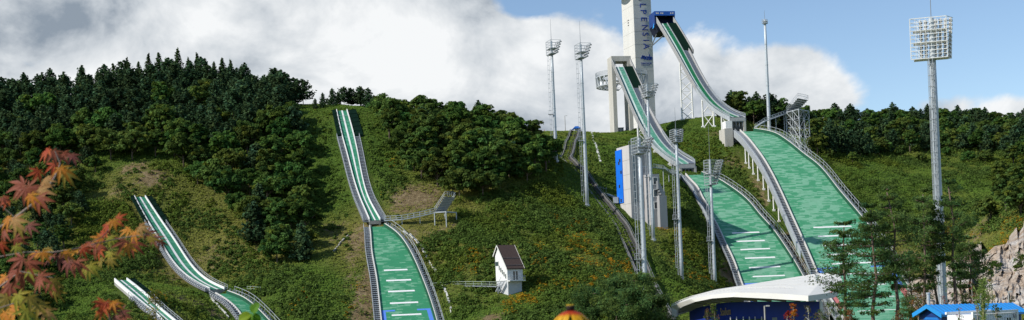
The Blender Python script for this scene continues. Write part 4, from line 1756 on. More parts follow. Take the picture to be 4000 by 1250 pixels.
aimr = rad(18)
mast(2170, 562, 2155, 212, 425, "slim floodlight mast on the crest, farther from the tower of the two in the sky", .62, .42, (aimr, 4.6, 4.4, 5, 4, .35))
mast(2291, 740, 2280, 228, 395, "slim floodlight mast beside the blue-roofed shed, base on the slope below", .62, .42, (aimr, 4.6, 4.4, 5, 4, .35))
mast(2553, 952, 2537, 380, 385, "floodlight mast behind the lift building's corner, rising past the pale green ramp", .58, .40, (aimr, 4.2, 3.9, 5, 4, .4))
mast(2523, 1190, 2507, 600, 270, "thickest of the floodlight masts in front of the lift building, lower rack", .62, .44, (aimr, 3.4, 3.3, 5, 4, .4))
mast(2667, 1168, 2655, 555, 350, "plain floodlight mast with a small edge-on rack, above the white roof's end", .56, .40, (aimr, 3.2, 3.4, 6, 2, .1))
mast(2794, 1140, 2778, 722, 372, "floodlight mast with a round-topped dark lamp bank before the medium slope's upper end", .58, .42, (rad(30), 3.0, 7.2, 9, 4, .38))
mast(3006, 525, 2989, 92, 505, "bare tall mast with a tiny head, behind the tallest landing slope's walkway", .74, .46, (rad(60), 1.6, 1.5, 2, 2, 0), cage=False)
# the large one near the blue-roofed house
mr = mast(3684, 1190, 3638, 232, 176, "biggest floodlight mast with a wide lamp rack, behind the blue-roofed house", .66, .40, None, gap=.1)
xx, yy = P(3684, 1190, 176)[:2]
aim = rad(90 - 16)
f = np.array([math.cos(aim), math.sin(aim), 0])
sd = np.array([math.sin(aim), -math.cos(aim), 0])       # towards the right of the picture
c = np.array([xx, yy, P(3638, 230, 176)[2]])
hh = P(3638, 72, 176)[2] - c[2]
w0, w1 = -2.85, 2.5
mb = MB()
rows = 10
for i in range(rows + 1):
    z_ = hh * i / rows
    ex_ = .35 * i / rows
    th = .07 if i % 2 else .1
    mb.beam(c + sd * w0 - f * .9 + Z * z_, c + sd * (w1 - .6) - f * .9 + Z * z_, th)
    mb.beam(c + sd * w0 - f * .9 + Z * z_, c + sd * (w0 + 1.1) + f * .9 + Z * z_, .05)
    mb.beam(c + sd * (w0 + .9) + f * (.9) + Z * z_, c + sd * (w1 + ex_) + f * (.9) + Z * z_, .06)
    mb.beam(c + sd * (w1 - .6) - f * .9 + Z * z_, c + sd * (w1 + ex_) + f * .9 + Z * z_, .08)
    if i in (0, 4, 7):
        mb.box(c + sd * (w0 + w1) / 2 + Z * (z_ - .05), (w1 - w0 - .8, 1.6, .09), (sd, f, Z))
for k_ in np.linspace(w0, w1 - .6, 8):
    mb.beam(c + sd * k_ - f * .9, c + sd * k_ - f * .9 + Z * hh, .05 if w0 < k_ < w1 - .7 else .1)
for k_ in np.linspace(w0 + 1.1, w1, 6):
    mb.beam(c + sd * k_ + f * .9, c + sd * (k_ * 1.06) + f * .9 + Z * hh, .07)
mb.build("rack_frame", M_WHITE, mr)
mb = MB()
mb.tube([c, c + Z * hh], .36, 12)
mb.build("pole_head", M_MAST, mr)
first = None
for i in range(rows):
    for k_ in range(7):
        s_ = w0 + 1.05 + (w1 + .35 * i / rows - w0 - 1.05) * (k_ + .6) / 7
        cc = c + sd * s_ + f * 1.1 + Z * (hh * (i + .62) / rows)
        if first is None:
            first = lamp_mb(np.array([0, 0, 0.]), f * .85 + sd * .3 - Z * .42).build("floodlight", M_LAMP)
            first.parent = mr
            o = first
        else:
            o = first.copy()
            COL.objects.link(o)
            o.parent = mr
        o.location = tuple(cc - WL[mr.name])
mb = MB()
mb.tube([c + Z * hh, c + Z * (hh + 6)], [.06, .03], 5)
mb.build("lightning_rod", M_STEELD, mr)
mb = MB()
for a_ in (-.16, .16, .42):
    mb.tube([(xx - .62 + a_, yy - .7, gz(xx, yy)), (xx - .45 + a_, yy - .5, c[2])], .05, 5)
mb.build("conduit", M_STEEL, mr)

# ------------------------------------------------------------------ house with the brown roof
hp = rad(31)
hR = np.array([math.cos(hp), math.sin(hp), 0])       # along the front
hL = np.array([-math.sin(hp), math.cos(hp), 0])      # into the hill
H0 = P(1981, 1048, 318)                              # front near corner at eave
wf = span_to(H0, hR, 2041)
wd = span_to(H0, hL, 1936)
z = lambda Y: P(1981, Y, 318)[2]
house = thing("judges_house", "narrow white house with a steep brown roof and balcony, alone on the flowered slope", "house", (H0[0], H0[1], z(1157)))
q = lambda a, b, zz: np.array([H0[0], H0[1], zz]) + hR * a + hL * b
zE, zB, zG = z(1046), z(1096), z(1158)
zR = z(957) + .2
M_HW = mat("house_white", (.70, .70, .68), .7, .1, .8)
wd = max(wd, 4.2)
zback = zE + .62 * (zR - zE)
mb = MB()
side = [q(0, 0, zB), q(0, 0, zE), q(0, wd * .72, zR), q(0, wd, zback), q(0, wd, zG + 2)]
mb.prism([q(0, 0, zB), q(0, 0, zE), q(0, wd * .72, zR - .25), q(0, wd, zback - .2), q(0, wd, zB)], hR * wf)
mb.build("upper_wall", M_HW, house)
mb = MB()
mb.prism([q(.15, .25, zG - 1.5), q(.15, .05, zB - .02), q(.15, wd, zB - .02), q(.15, wd, zG - 1.5)], hR * (wf - .5))
mb.build("base_wall", mat("house_base", (.52, .53, .54), .8, .12, .8), house)
mb = MB()
ov = .35
a0, a1 = q(-ov, -ov, zE - .18), q(-ov, wd * .72, zR)
a2 = q(-ov, wd + .5, zback - .45)
mb.prism([a0, a1, a2, a2 - Z * .22, a1 - Z * .26, a0 - Z * .22], hR * (wf + 2 * ov))
rf = mb.build("roof", mat("brown_shingles", (.095, .062, .052), .85, .22, 3.0), house)
mb = MB()
for f_ in (.12, .42):
    p_, r_ = a0 + (a1 - a0) * f_ + Z * .12, a0 + (a1 - a0) * f_ + Z * .12 + hR * (wf + 2 * ov)
    mb.beam(p_, r_, .07)
mb.build("snow_guard", M_STEELD, rf)
mb = MB()
for o_ in (-ov - .02, wf + ov + .02):
    for s_, e_ in ((a0, a1), (a1, a2)):
        mb.beam(s_ + hR * (o_ + ov) - Z * .1, e_ + hR * (o_ + ov) - Z * .1, .06, .3)
mb.build("verge_board", M_CREAM, rf)
mb = MB()
mb.box(q(wf * .5, -.55, zB - .1), (wf + .1, 1.3, .22), (hR, hL, Z))
mb.build("balcony_floor", M_WHITE, house)
mb = MB()
for x_ in np.linspace(0, wf, 14):
    mb.beam(q(x_, -1.15, zB), q(x_, -1.15, zB + 1.15), .05)
for zz in (.4, .8, 1.15):
    mb.beam(q(0, -1.15, zB + zz), q(wf, -1.15, zB + zz), .06)
    for x_ in (0, wf):
        mb.beam(q(x_, -1.15, zB + zz), q(x_, -.02, zB + zz), .06)
mb.build("balcony_railing", M_STEEL, house)
for k_ in (0, 1):
    mb = MB()
    mb.box(q(wf * .42 + .78 * k_, -.03, zB + 1.2), (.62, .08, 2.2), (hR, hL, Z))
    dv = mb.build("balcony_door", M_GLASS, house)
    mb = MB()
    for s_ in (-.34, .34):
        mb.box(q(wf * .42 + .78 * k_ + s_, -.06, zB + 1.2), (.08, .1, 2.36), (hR, hL, Z))
    for s_ in (.06, 2.34):
        mb.box(q(wf * .42 + .78 * k_, -.06, zB + s_), (.6, .1, .1), (hR, hL, Z))
    mb.build("door_frame", M_WHITE, dv)
for k_ in range(6):                                   # stepped windows up the gable
    mb = MB()
    b_ = wd * (.14 + .13 * k_)
    big_ = 1.5 if k_ == 5 else .42
    zz = zB + 1.1 + .55 * k_
    if k_ == 5:
        b_ += .35
        zz += .5
    mb.box(q(-.03, b_, zz), (.08, big_ if k_ == 5 else .24, 1.0), (hR, hL, Z))
    wv = mb.build("window", M_GLASS, house)
    mb = MB()
    ww = (big_ if k_ == 5 else .34) / 2 + .04
    for s_ in (-ww, ww):
        mb.box(q(-.06, b_ + s_, zz), (.1, .05, 1.22), (hR, hL, Z))
    mb.build("window_frame", M_CREAM, wv)
mb = MB()
for k_ in range(9):
    mb.box(q(-.9, 1.0 + .3 * k_, zB - .3 - .28 * k_), (1.1, .3, .08), (hR, hL, Z))
mb.beam(q(-.4, .9, zB - .1), q(-.4, 3.7, zB - 2.6), .12, .2)
mb.beam(q(-1.4, .9, zB - .1), q(-1.4, 3.7, zB - 2.6), .12, .2)
mb.beam(q(-1.4, .9, zB + .9), q(-1.4, 3.7, zB - 1.6), .07)
mb.build("outside_stairs", M_STEEL, house)

# footbridge from the small slope to the house
ws = [P(1683, 1124, 330), P(1760, 1118, 328), P(1850, 1117, 325), P(1945, 1119, 321)]
fbr = thing("slope_footbridge", "low green-railed footbridge from the small landing slope to the brown-roofed house", "footbridge", ws[0])
mb = MB()
mbr = MB()
for a, b in zip(ws[:-1], ws[1:]):
    mb.beam(a, b, 1.3, .25)
    for s_ in (-.6, .6):
        o_ = np.array([0, s_, 0])
        for zz in (.55, 1.15):
            mbr.beam(a + o_ + Z * zz, b + o_ + Z * zz, .08)
        for f_ in np.linspace(0, 1, 4)[:-1]:
            p_ = a + (b - a) * f_ + o_
            mbr.beam(p_ - Z * .2, p_ + Z * 1.2, .09)
mb.build("walkway_deck", M_STEELD, fbr)
mbr.build("handrail", mat("sage_steel", (.36, .42, .36), .5, .15, 1), fbr)
for p_ in ws:
    mb = MB()
    mb.tube([(p_[0], p_[1], gz(p_[0], p_[1]) - .6), p_], .12, 6)
    mb.build("post", M_STEEL, fbr)

# ------------------------------------------------------------------ steel viewing stands
def stand(name, label, deck, zdeck, stair, rails_h, levels, walk, m=M_STEEL, steps=8, brace=True, rake=3.0):
    """deck: four corner points; walk: path of the access gallery"""
    c0 = sum(deck) / 4
    root = thing(name, label, "viewing stand", (c0[0], c0[1], gz(c0[0], c0[1])))
    D = [np.array([p[0], p[1], zdeck]) for p in deck]
    mb = MB()
    mb.prism([d - Z * .3 for d in D], Z * .3)
    mb.build("platform", m, root)
    mb = MB()                                        # raked rows of steps rising to the far side
    for k_ in range(steps):
        f0, f1 = k_ / steps, (k_ + 1) / steps
        a, b = D[0] + (D[1] - D[0]) * f0, D[0] + (D[1] - D[0]) * f1
        d_, c_ = D[3] + (D[2] - D[3]) * f0, D[3] + (D[2] - D[3]) * f1
        zz = rake * (k_ + .5) / steps
        mb.prism([x + Z * (zz - .15) for x in (a, b, c_, d_)], Z * .12)
        mb.prism([x + Z * (zz - rake / steps) for x in (a, d_)] + [x + Z * (zz - .1) for x in (d_, a)], (b - a) * .02)
    mb.build("raked_steps", mat("step_grating", (.30, .32, .34), .6, .2, 1.5), root)
    mb = MB()
    top = [D[0], D[1] + Z * rake, D[2] + Z * rake, D[3]]
    for a, b in zip(top, top[1:] + top[:1]):
        n_ = max(2, int(np.linalg.norm(b - a) / 1.0))
        for k_ in range(n_ + 1):
            p_ = a + (b - a) * k_ / n_
            mb.beam(p_, p_ + Z * rails_h, .07)
        for zz in (.5, 1.0):
            mb.beam(a + Z * rails_h * zz, b + Z * rails_h * zz, .09)
    mb.build("railing", m, root)
    for p_ in D:
        g = gz(p_[0], p_[1]) - .5
        mb = MB()
        mb.tube([(p_[0], p_[1], g), p_], .17, 6)
        mb.build("leg", m, root)
    if levels:
        mb = MB()
        for a, b in ((0, 1), (1, 2), (2, 3), (3, 0)):
            nb = max(2, int(np.linalg.norm(D[b] - D[a]) / 3.2))
            cols_ = [D[a] + (D[b] - D[a]) * k_ / nb for k_ in range(nb + 1)]
            gs = [gz(x[0], x[1]) - .3 for x in cols_]
            for i in range(nb):
                mb.tube([(cols_[i][0], cols_[i][1], gs[i]), cols_[i]], .11, 5)
                for l_ in range(levels):
                    f0, f1 = l_ / levels, (l_ + 1) / levels
                    p0 = np.array([*cols_[i][:2], gs[i] + (zdeck - gs[i]) * f0])
                    p1 = np.array([*cols_[i + 1][:2], gs[i + 1] + (zdeck - gs[i + 1]) * f1])
                    p2 = np.array([*cols_[i][:2], gs[i] + (zdeck - gs[i]) * f1])
                    p3 = np.array([*cols_[i + 1][:2], gs[i + 1] + (zdeck - gs[i + 1]) * f0])
                    mb.tube([p0, p1], .09, 4)
                    mb.tube([p3, p2], .09, 4)
                    mb.tube([p2, p1], .09, 4)
        mb.build("brace_lattice", m, root)
    if walk:
        mb, mr_ = MB(), MB()
        for a, b in zip(walk[:-1], walk[1:]):
            mb.beam(a, b, 1.4, .3)
            n_ = max(2, int(np.linalg.norm(b - a) / 1.3))
            for s_ in (-.65, .65):
                o_ = np.array([0, s_, 0])
                for zz in (.6, 1.25):
                    mr_.beam(a + o_ + Z * zz, b + o_ + Z * zz, .08)
                for k_ in range(n_):
                    p_ = a + (b - a) * k_ / n_ + o_
                    mr_.beam(p_, p_ + Z * 1.25, .08)
        mb.build("gallery", m, root)
        mr_.build("handrail", m, root)
        for p_ in walk[1:-1]:
            g = gz(p_[0], p_[1]) - .5
            if p_[2] - g > .8:
                mb = MB()
                mb.tube([(p_[0], p_[1], g), p_], .13, 6)
                mb.build("post", m, root)
    return root


sz = P(3115, 432, 505)[2]
stand("tall_viewing_stand", "tall steel scaffold stand behind the upper edge of the widest slope", [P(3070, 450, 508), P(3120, 432, 500), P(3159, 432, 507), P(3104, 450, 516)], sz, None, 1.6, 5,
      [P(2950, 497, 499), P(2986, 474, 502), P(3030, 458, 505), P(3062, 446, 508), P(3085, 440, 509)], rake=4.5)
stand("small_viewing_stand", "small raised steel stand on white legs beside the small jump's take-off", [P(1697, 829, 362), P(1742, 826, 361), P(1782, 826, 366), P(1737, 830, 367)], P(1740, 826, 362)[2], None, 1.2, 0,
      [P(1502, 862, 362), P(1570, 858, 362), P(1640, 845, 363), P(1700, 830, 364)], steps=10, rake=4.4)

# ------------------------------------------------------------------ monorail track down the slope
M_RAIL = mat("track_grey", (.17, .165, .16), .7, .3, .7)
M_TRES = mat("trestle_dark", (.085, .083, .085), .8, .3, .8)
tp = [(2253, 519, 552), (2242, 555, 520), (2230, 600, 486), (2219, 640, 463), (2213, 668, 453), (2215, 690, 447), (2228, 706, 441), (2252, 724, 433), (2300, 756, 421), (2350, 800, 408), (2395, 843, 396), (2430, 890, 384), (2455, 935, 371), (2480, 990, 357), (2503, 1040, 343), (2523, 1090, 330), (2548, 1145, 317), (2575, 1200, 303), (2604, 1256, 290)]
tk = np.array([P(*a) for a in tp])
tt_ = np.concatenate([[0], np.cumsum(np.linalg.norm(np.diff(tk, axis=0), axis=1))])
TQ = spline(tt_, tk, np.linspace(0, tt_[-1], 150))
for i in range(150):
    g = gz(TQ[i, 0], TQ[i, 1])
    TQ[i, 2] = max(TQ[i, 2], g + .8)
mono = thing("hill_monorail", "dark steel rail track winding from the blue shed down to the pines", "rail track", TQ[0])
sdv = []
for i in range(150):
    d_ = TQ[min(i + 1, 149)] - TQ[max(i - 1, 0)]
    s_ = np.cross(d_, Z)
    sdv.append(s_ / np.linalg.norm(s_))
for off, nm in ((-1.7, "running_rail"), (1.7, "running_rail")):
    mb = MB()
    for i in range(149):
        mb.beam(TQ[i] + sdv[i] * off, TQ[i + 1] + sdv[i + 1] * off, .4, .5)
    mb.build(nm, M_RAIL, mono)
mb = MB()
for i in range(149):
    for off in (-1.35, -.95, .95, 1.35, .0):
        mb.beam(TQ[i] + sdv[i] * off - Z * .5, TQ[i + 1] + sdv[i + 1] * off - Z * .5, .14, .2)
mb.build("side_rail", M_TRES, mono)
for i in range(0, 150, 2):
    mb = MB()
    mb.beam(TQ[i] - sdv[i] * 2.1 - Z * .8, TQ[i] + sdv[i] * 2.1 - Z * .8, .2, .3)
    mb.build("sleeper", M_TRES, mono)
mb = MB()
for i in range(0, 150, 3):
    for off in (-1.8, 1.8):
        p_ = TQ[i] + sdv[i] * off
        g = gz(p_[0], p_[1]) - .5
        if p_[2] - g > 1.5:
            mb.beam((p_[0], p_[1], g), p_ - Z * .7, .24)
mb.build("trestle_frame", M_TRES, mono)
mb = MB()
for i in range(0, 149, 2):
    for off in (-2.15, 2.15):
        p_ = TQ[i] + sdv[i] * off
        mb.beam(p_ - Z * .6, p_ + Z * .5, .07)
        j = min(i + 2, 149)
        mb.beam(p_ + Z * .5, TQ[j] + sdv[j] * off + Z * .5, .07)
mb.build("handrail", M_STEELD, mono)
# shed at its upper end
sc0 = P(2254, 520, 553)
g = gz(sc0[0], sc0[1]) - .5
z1 = P(2254, 503, 553)[2]
shed = thing("station_shed", "small open shed with a blue hipped roof at the head of the rail track", "shed", (sc0[0], sc0[1], g))
hw = 1.35
mb = MB()
for a in (-1, 1):
    for b in (-1, 1):
        mb.beam((sc0[0] + a * hw, sc0[1] + b * hw, g), (sc0[0] + a * hw, sc0[1] + b * hw, z1), .2)
mb.build("post_frame", M_STEEL, shed)
mb = MB()
e_ = [(sc0[0] + a * 1.75, sc0[1] + b * 1.75, z1) for a, b in ((-1, -1), (1, -1), (1, 1), (-1, 1))]
tpz = [(sc0[0] - .7, sc0[1], z1 + 1.15), (sc0[0] + .7, sc0[1], z1 + 1.15)]
mb.add(e_ + tpz, [(0, 1, 5, 4), (1, 2, 5), (2, 3, 4, 5), (3, 0, 4), (3, 2, 1, 0)])
mb.beam(P(2226, 513, 551), P(2243, 501, 552), 1.1, .3)
mb.beam((*P(2227, 513, 551)[:2], gz(*P(2227, 513, 551)[:2])), P(2228, 513, 551), .16)
mb.build("roof", mat("shed_blue", (.02, .12, .42), .5, .15, 1), shed)
mb = MB()
mb.box((sc0[0], sc0[1], g + 1.4), (1.7, 1.5, 1.6))
mb.build("motor_cabin", M_CREAM, shed)

# rubbish chute / drain stones and equipment platform near the mast
cp = [P(2310, 548, 545), P(2316, 568, 530), P(2323, 600, 510), P(2333, 640, 485), P(2348, 682, 462)]


def drain(path, name, label, w=.7, m=None):
    o = MB()
    pts = []
    for a, b in zip(path[:-1], path[1:]):
        k_ = max(2, int(np.linalg.norm(b - a) / 1.4))
        for i in range(k_):
            p_ = a + (b - a) * (i / k_)
            pts.append(np.array([p_[0], p_[1], gz(p_[0], p_[1]) + .1]))
    for i, (a, b) in enumerate(zip(pts[:-1], pts[1:])):
        j = rng.uniform(-.12, .12, 3)
        b2 = a + (b - a) * rng.uniform(.6, .95)
        o.beam(a + j, b2 + j, w * rng.uniform(.7, 1.15), .5)
    return tag(o.build(name, m or M_CREAM, None, pts[0]), label, "drain channel", "stepped drain channels on the slopes")


drain(cp, "drain_channel", "pale stepped drain running downhill beside the trestle of the rail track", .7)


def gpath(pp):
    return [ground_at(*p_) for p_ in pp]


drain(gpath([(1575, 905), (1600, 915), (1640, 955), (1665, 1000), (1690, 1045), (1718, 1085)]), "drain_channel", "pale stepped drain curving down beside the small landing slope, above the footbridge", .55)
drain(gpath([(1728, 1110), (1745, 1150), (1756, 1190), (1764, 1225), (1766, 1255)]), "drain_channel", "pale stepped drain dropping below the green-railed footbridge", .55)
drain(gpath([(1815, 995), (1822, 1012), (1830, 1036)]), "drain_channel", "short pale stone drain alone in the grass uphill of the brown-roofed house", .6)
drain(gpath([(583, 985), (600, 1010), (620, 1048)]), "drain_channel", "short broken drain line beside the curved beginner ramp", .4)
drain(gpath([(823, 1168), (850, 1195), (875, 1222), (900, 1255)]), "drain_channel", "pale drain line along the outer edge of the beginner landing slope", .4)
drain(gpath([(1305, 985), (1325, 955), (1355, 925), (1375, 905)]), "drain_channel", "thin shaded drain line climbing toward the small jump's take-off", .4, M_CONCD)

eq = P(2330, 735, 425)
plat = thing("equipment_platform", "small grey work platform with a white box, below the crest beside the mast", "platform", eq)
mb = MB()
for f_ in np.linspace(0, 1, 6):
    a = P(2318 + 50 * f_, 738 + 8 * f_, 425 - 3 * f_)
    mb.beam((a[0], a[1], gz(a[0], a[1]) - .4), a, .18)
    mb.beam(a, a + Z * 1.3, .08)
mb.beam(P(2318, 738, 425), P(2400, 770, 417), 1.6, .4)
mb.beam(P(2318, 727, 425), P(2372, 738, 421), .1)
mb.build("deck_frame", M_STEEL, plat)
mb = MB()
mb.box(P(2321, 733, 425) + Z * .7, (1.3, 1.3, 1.7))
mb.build("white_box", M_CREAM, plat)
mb = MB()
a, b = P(2402, 780, 414), P(2400, 786, 412)
mb.box(P(2405, 782, 412), (1.6, 1.4, 2.0))
mb.build("grey_box", M_STEEL, plat)

# small fences and markers on the slopes
def little_fence(X0, Y0, X1, Y1, label, n=4, m=M_STEEL):
    a, b = ground_at(X0, Y0), ground_at(X1, Y1)
    mb = MB()
    for k_ in range(n + 1):
        p_ = a + (b - a) * k_ / n
        g = gz(p_[0], p_[1])
        mb.beam((p_[0], p_[1], g - .3), (p_[0], p_[1], g + 1.2), .1)
        if k_:
            for zz in (.5, 1.1):
                mb.beam((pp[0], pp[1], pg + zz), (p_[0], p_[1], g + zz), .08)
        pp, pg = p_, g
    return tag(mb.build("railing", m, None, a), label, "railing")


little_fence(966, 1135, 1018, 1138, "short sage-coloured railing standing in the grass beyond the beginner slope", 4, MATS["sage_steel"])
little_fence(3030, 930, 3118, 934, "thin railing bridging the gap between the two large landing slopes", 6)


# street lamps and a pole
def street_lamp(X, Y, d, z1Y, label, arm=.9, r=.07, base=None):
    p_ = P(X, Y, d)
    g = gz(p_[0], p_[1]) if base is None else base
    z1 = P(X, z1Y, d)[2]
    o = thing("street_lamp", label, "street lamp", (p_[0], p_[1], g))
    mb = MB()
    mb.tube([(p_[0], p_[1], g - .3), (p_[0], p_[1], z1)], [r * 1.5, r], 8)
    mb.build("pole", mat("lamp_pole_grey", (.38, .37, .34), .5, .15, 2), o)
    mb = MB()
    mb.beam((p_[0] - .05, p_[1], z1), (p_[0] + arm, p_[1], z1 + .05), .1)
    mb.box((p_[0] + arm * .75, p_[1], z1 + .03), (arm * .6, .32, .16))
    mb.build("lamp_head", mat("lamp_head_grey", (.42, .42, .40), .5, .1, 2), o)
    return o


street_lamp(2209, 520, 550, 452, "thin dark lamp post on the crest beside the blue-roofed shed", 1.0, .12)
street_lamp(2989, 1260, 150, 1196, "lamp post with a flat head in front of the blue curved wall", .55, .09)
street_lamp(3943, 1240, 118, 1140, "slim lamp post behind the white container near the rock face", .3, .06)
street_lamp(3833, 1240, 116, 1158, "slim lamp post rising behind the ridge of the blue roof", .15, .06)
p_ = ground_at(784, 470)
p_ = P(784, 420, 455)
mb = MB()
g = gz(p_[0], p_[1])
z1 = P(783, 360, 455)[2]
mb.tube([(p_[0], p_[1], g), (p_[0], p_[1], z1)], [.16, .12], 6)
mb.beam((p_[0] - .9, p_[1], z1 - .6), (p_[0] + .9, p_[1], z1 - .6), .14)
tag(mb.build("utility_pole", mat("old_wood", (.16, .13, .10), .9, .3, 2), None, (p_[0], p_[1], g)), "grey timber utility pole among the trees of the wooded hill", "utility pole")


# three walkers on the crest
def person(X, Y, d, shirt, trousers, label, face=0.0, stride=.25):
    p_ = P(X, Y, d)
    g = gz(p_[0], p_[1])
    base = np.array([p_[0], p_[1], g])
    ch, sh_ = math.cos(face), math.sin(face)

    def w(x, y, z_):
        return (x * ch - y * sh_, x * sh_ + y * ch, z_)
    J = {"pel": (0, 0, .95), "wai": (0, 0, 1.1), "che": (0, .02, 1.35), "nec": (0, .02, 1.5), "hea": (0, .04, 1.62), "top": (0, .04, 1.74),
         "hl": (-.1, 0, .9), "kl": (-.11, stride * .6, .5), "al": (-.11, stride * .5 - .05, .08), "tl": (-.11, stride * .5 + .12, .04),
         "hr": (.1, 0, .9), "kr": (.11, -stride * .2, .5), "ar": (.11, -stride - .05, .09), "tr": (.11, -stride + .12, .04),
         "sl": (-.19, .01, 1.42), "el": (-.25, -.08, 1.15), "wl": (-.24, .03, .92), "fl": (-.235, .07, .8),
         "sr": (.19, .01, 1.42), "er": (.25, .1, 1.16), "wr": (.24, .25, 1.0), "fr": (.235, .3, .9)}
    names = list(J)
    E = [("pel", "wai"), ("wai", "che"), ("che", "nec"), ("nec", "hea"), ("hea", "top"), ("pel", "hl"), ("hl", "kl"), ("kl", "al"), ("al", "tl"), ("pel", "hr"), ("hr", "kr"), ("kr", "ar"), ("ar", "tr"),
         ("che", "sl"), ("sl", "el"), ("el", "wl"), ("wl", "fl"), ("che", "sr"), ("sr", "er"), ("er", "wr"), ("wr", "fr")]
    Rr = dict(pel=.14, wai=.13, che=.15, nec=.06, hea=.1, top=.07, hl=.1, kl=.065, al=.045, tl=.04, hr=.1, kr=.065, ar=.045, tr=.04, sl=.07, el=.045, wl=.032, fl=.035, sr=.07, er=.045, wr=.032, fr=.035)
    me = bpy.data.meshes.new("person")
    me.from_pydata([w(*J[n_]) for n_ in names], [(names.index(a), names.index(b)) for a, b in E], [])
    o = bpy.data.objects.new("person", me)
    COL.objects.link(o)
    o.location = tuple(base)
    sk = o.modifiers.new("skin", "SKIN")
    for i, n_ in enumerate(names):
        me.skin_vertices[0].data[i].radius = (Rr[n_], Rr[n_])
    me.skin_vertices[0].data[0].use_root = True
    o.modifiers.new("sub", "SUBSURF").levels = 1
    dg = bpy.context.evaluated_depsgraph_get()
    m2 = bpy.data.meshes.new_from_object(o.evaluated_get(dg))
    o.modifiers.clear()
    o.data = m2
    m2.materials.clear()
    for mm in (mat("skin_tone", (.45, .28, .2), .6, .05, 5), mat("cloth_" + shirt[0], shirt[1], .8, .1, 5), mat("cloth_" + trousers[0], trousers[1], .8, .1, 5), mat("dark_hair", (.02, .016, .012), .7, .1, 5)):
        m2.materials.append(mm)
    for pl in m2.polygons:
        c_ = pl.center
        pl.material_index = 2 if c_.z < .98 else 3 if c_.z > 1.68 else 0 if (c_.z > 1.5 or (abs(c_.x * ch + c_.y * sh_) > .2 and c_.z < 1.1)) else 1
        pl.use_smooth = True
    return tag(o, label, "person", "walkers on the crest")


person(2104.5, 515, 545, ("black", (.03, .03, .035)), ("darkblue", (.03, .035, .06)), "walker in dark clothes on the crest, first of the three beside the mast", rad(-80))
person(2119.5, 516, 545, ("white", (.7, .7, .7)), ("darkblue", (.03, .035, .06)), "walker in a white top on the crest, between the other two", rad(-80), .2)
person(2127.5, 517, 545, ("red", (.5, .05, .04)), ("pale", (.5, .5, .52)), "walker in a red top on the crest, nearest the floodlight mast", rad(80), .22)
# ------------------------------------------------------------------ vegetation
M_BARK = mat("bark", (.13, .10, .075), .95, .35, 2.0, bump=.4)
M_BARKR = mat("pine_bark", (.15, .105, .08), .95, .35, 2.5, bump=.4)
M_LEAF = leaf_mat("broad_leaves", (.092, .150, .034), .38, .32, .032)
M_LEAFD = leaf_mat("oak_leaves", (.080, .136, .032), .36, .3, .03)
M_NEEDLE = leaf_mat("pine_needles", (.062, .108, .048), .28, .22, .015)
M_LARCH = leaf_mat("larch_needles", (.050, .090, .028), .2, .2, .015)
M_PINE2 = leaf_mat("red_pine_needles", (.105, .170, .050), .45, .15, .012)


def tintf(n, lo=.7, hi=1.3, warm=.12):
    b = rng.uniform(lo, hi, (n, 1))
    w = rng.normal(0, warm, (n, 1))
    return b * np.concatenate([1 + w, np.ones((n, 1)), 1 - w * 1.2], 1)


def clump_leaves(C, R, per, size, up=.35, flat=.75, keep=None):
    """leaf faces spread over the shells of many clumps"""
    n = len(C)
    k = np.repeat(np.arange(n), per)
    d = unit(rng.normal(size=(n * per, 3)))
    d[:, 2] = np.where(d[:, 2] < -.35, -d[:, 2], d[:, 2])
    rr = R[k] * (.45 + .6 * rng.random(n * per) ** .6)
    pos = C[k] + d * rr[:, None] * np.array([1, 1, flat])
    nrm = unit(d + np.array([0, 0, up]) + rng.normal(0, .42, d.shape))
    U, V = leaf_axes(nrm, size * rng.uniform(.6, 1.3, n * per))
    return pos, U, V, k


def tree_proto(name, crown_parts, trunk_mb, leaf_m, bark_m):
    root = bpy.data.objects.new(name, None)
    COL.objects.link(root)
    WL[root.name] = np.zeros(3)
    trunk_mb.smooth = True
    trunk_mb.build("trunk", bark_m, root)
    C, U, V, T = [np.concatenate(x) for x in zip(*crown_parts)]
    o = bpy.data.objects.new("crown", quads_mesh("crown", C, U, V, T, leaf_m))
    COL.objects.link(o)
    o.parent = root
    return root


def broadleaf(name, h, r, nc, per, leaf, m, base=.22, lob=5):
    lobes = unit(rng.normal(size=(lob, 3))) * np.array([.5, .5, .35])
    lobes[:, 2] = np.abs(lobes[:, 2])
    C = []
    while len(C) < nc:
        l = lobes[rng.integers(lob)]
        p_ = l + unit(rng.normal(size=3)) * rng.uniform(.35, .62)
        if p_[2] < -.55:
            continue
        C.append(p_)
    C = np.array(C)
    C = C / np.abs(C).max(0)
    zc = h * (base + (1 - base) * .5)
    P_ = C * np.array([r, r, h * (1 - base) * .5 * .92]) + np.array([0, 0, zc])
    R_c = rng.uniform(.16, .30, nc) * r
    pos, U, V, k = clump_leaves(P_, R_c, per, leaf)
    ct = tintf(nc, .72, 1.25, .10)
    T = ct[k] * rng.uniform(.8, 1.2, (len(k), 1))
    mb = MB()
    mb.tube([(0, 0, -1.5), (.1, 0, h * .25), (-.1, .1, h * .5), (0, 0, h * .8)], [.03 * h, .024 * h, .016 * h, .004 * h], 7)
    for i in range(9):
        c_ = P_[rng.integers(nc)]
        z0 = rng.uniform(.2, .5) * h
        mb.tube([(0, 0, z0), np.array([c_[0] * .5, c_[1] * .5, (z0 + c_[2]) / 2 + .3]), c_], [.011 * h, .008 * h, .003 * h], 5)
    return tree_proto(name, [(pos, U, V, T)], mb, m, M_BARK)


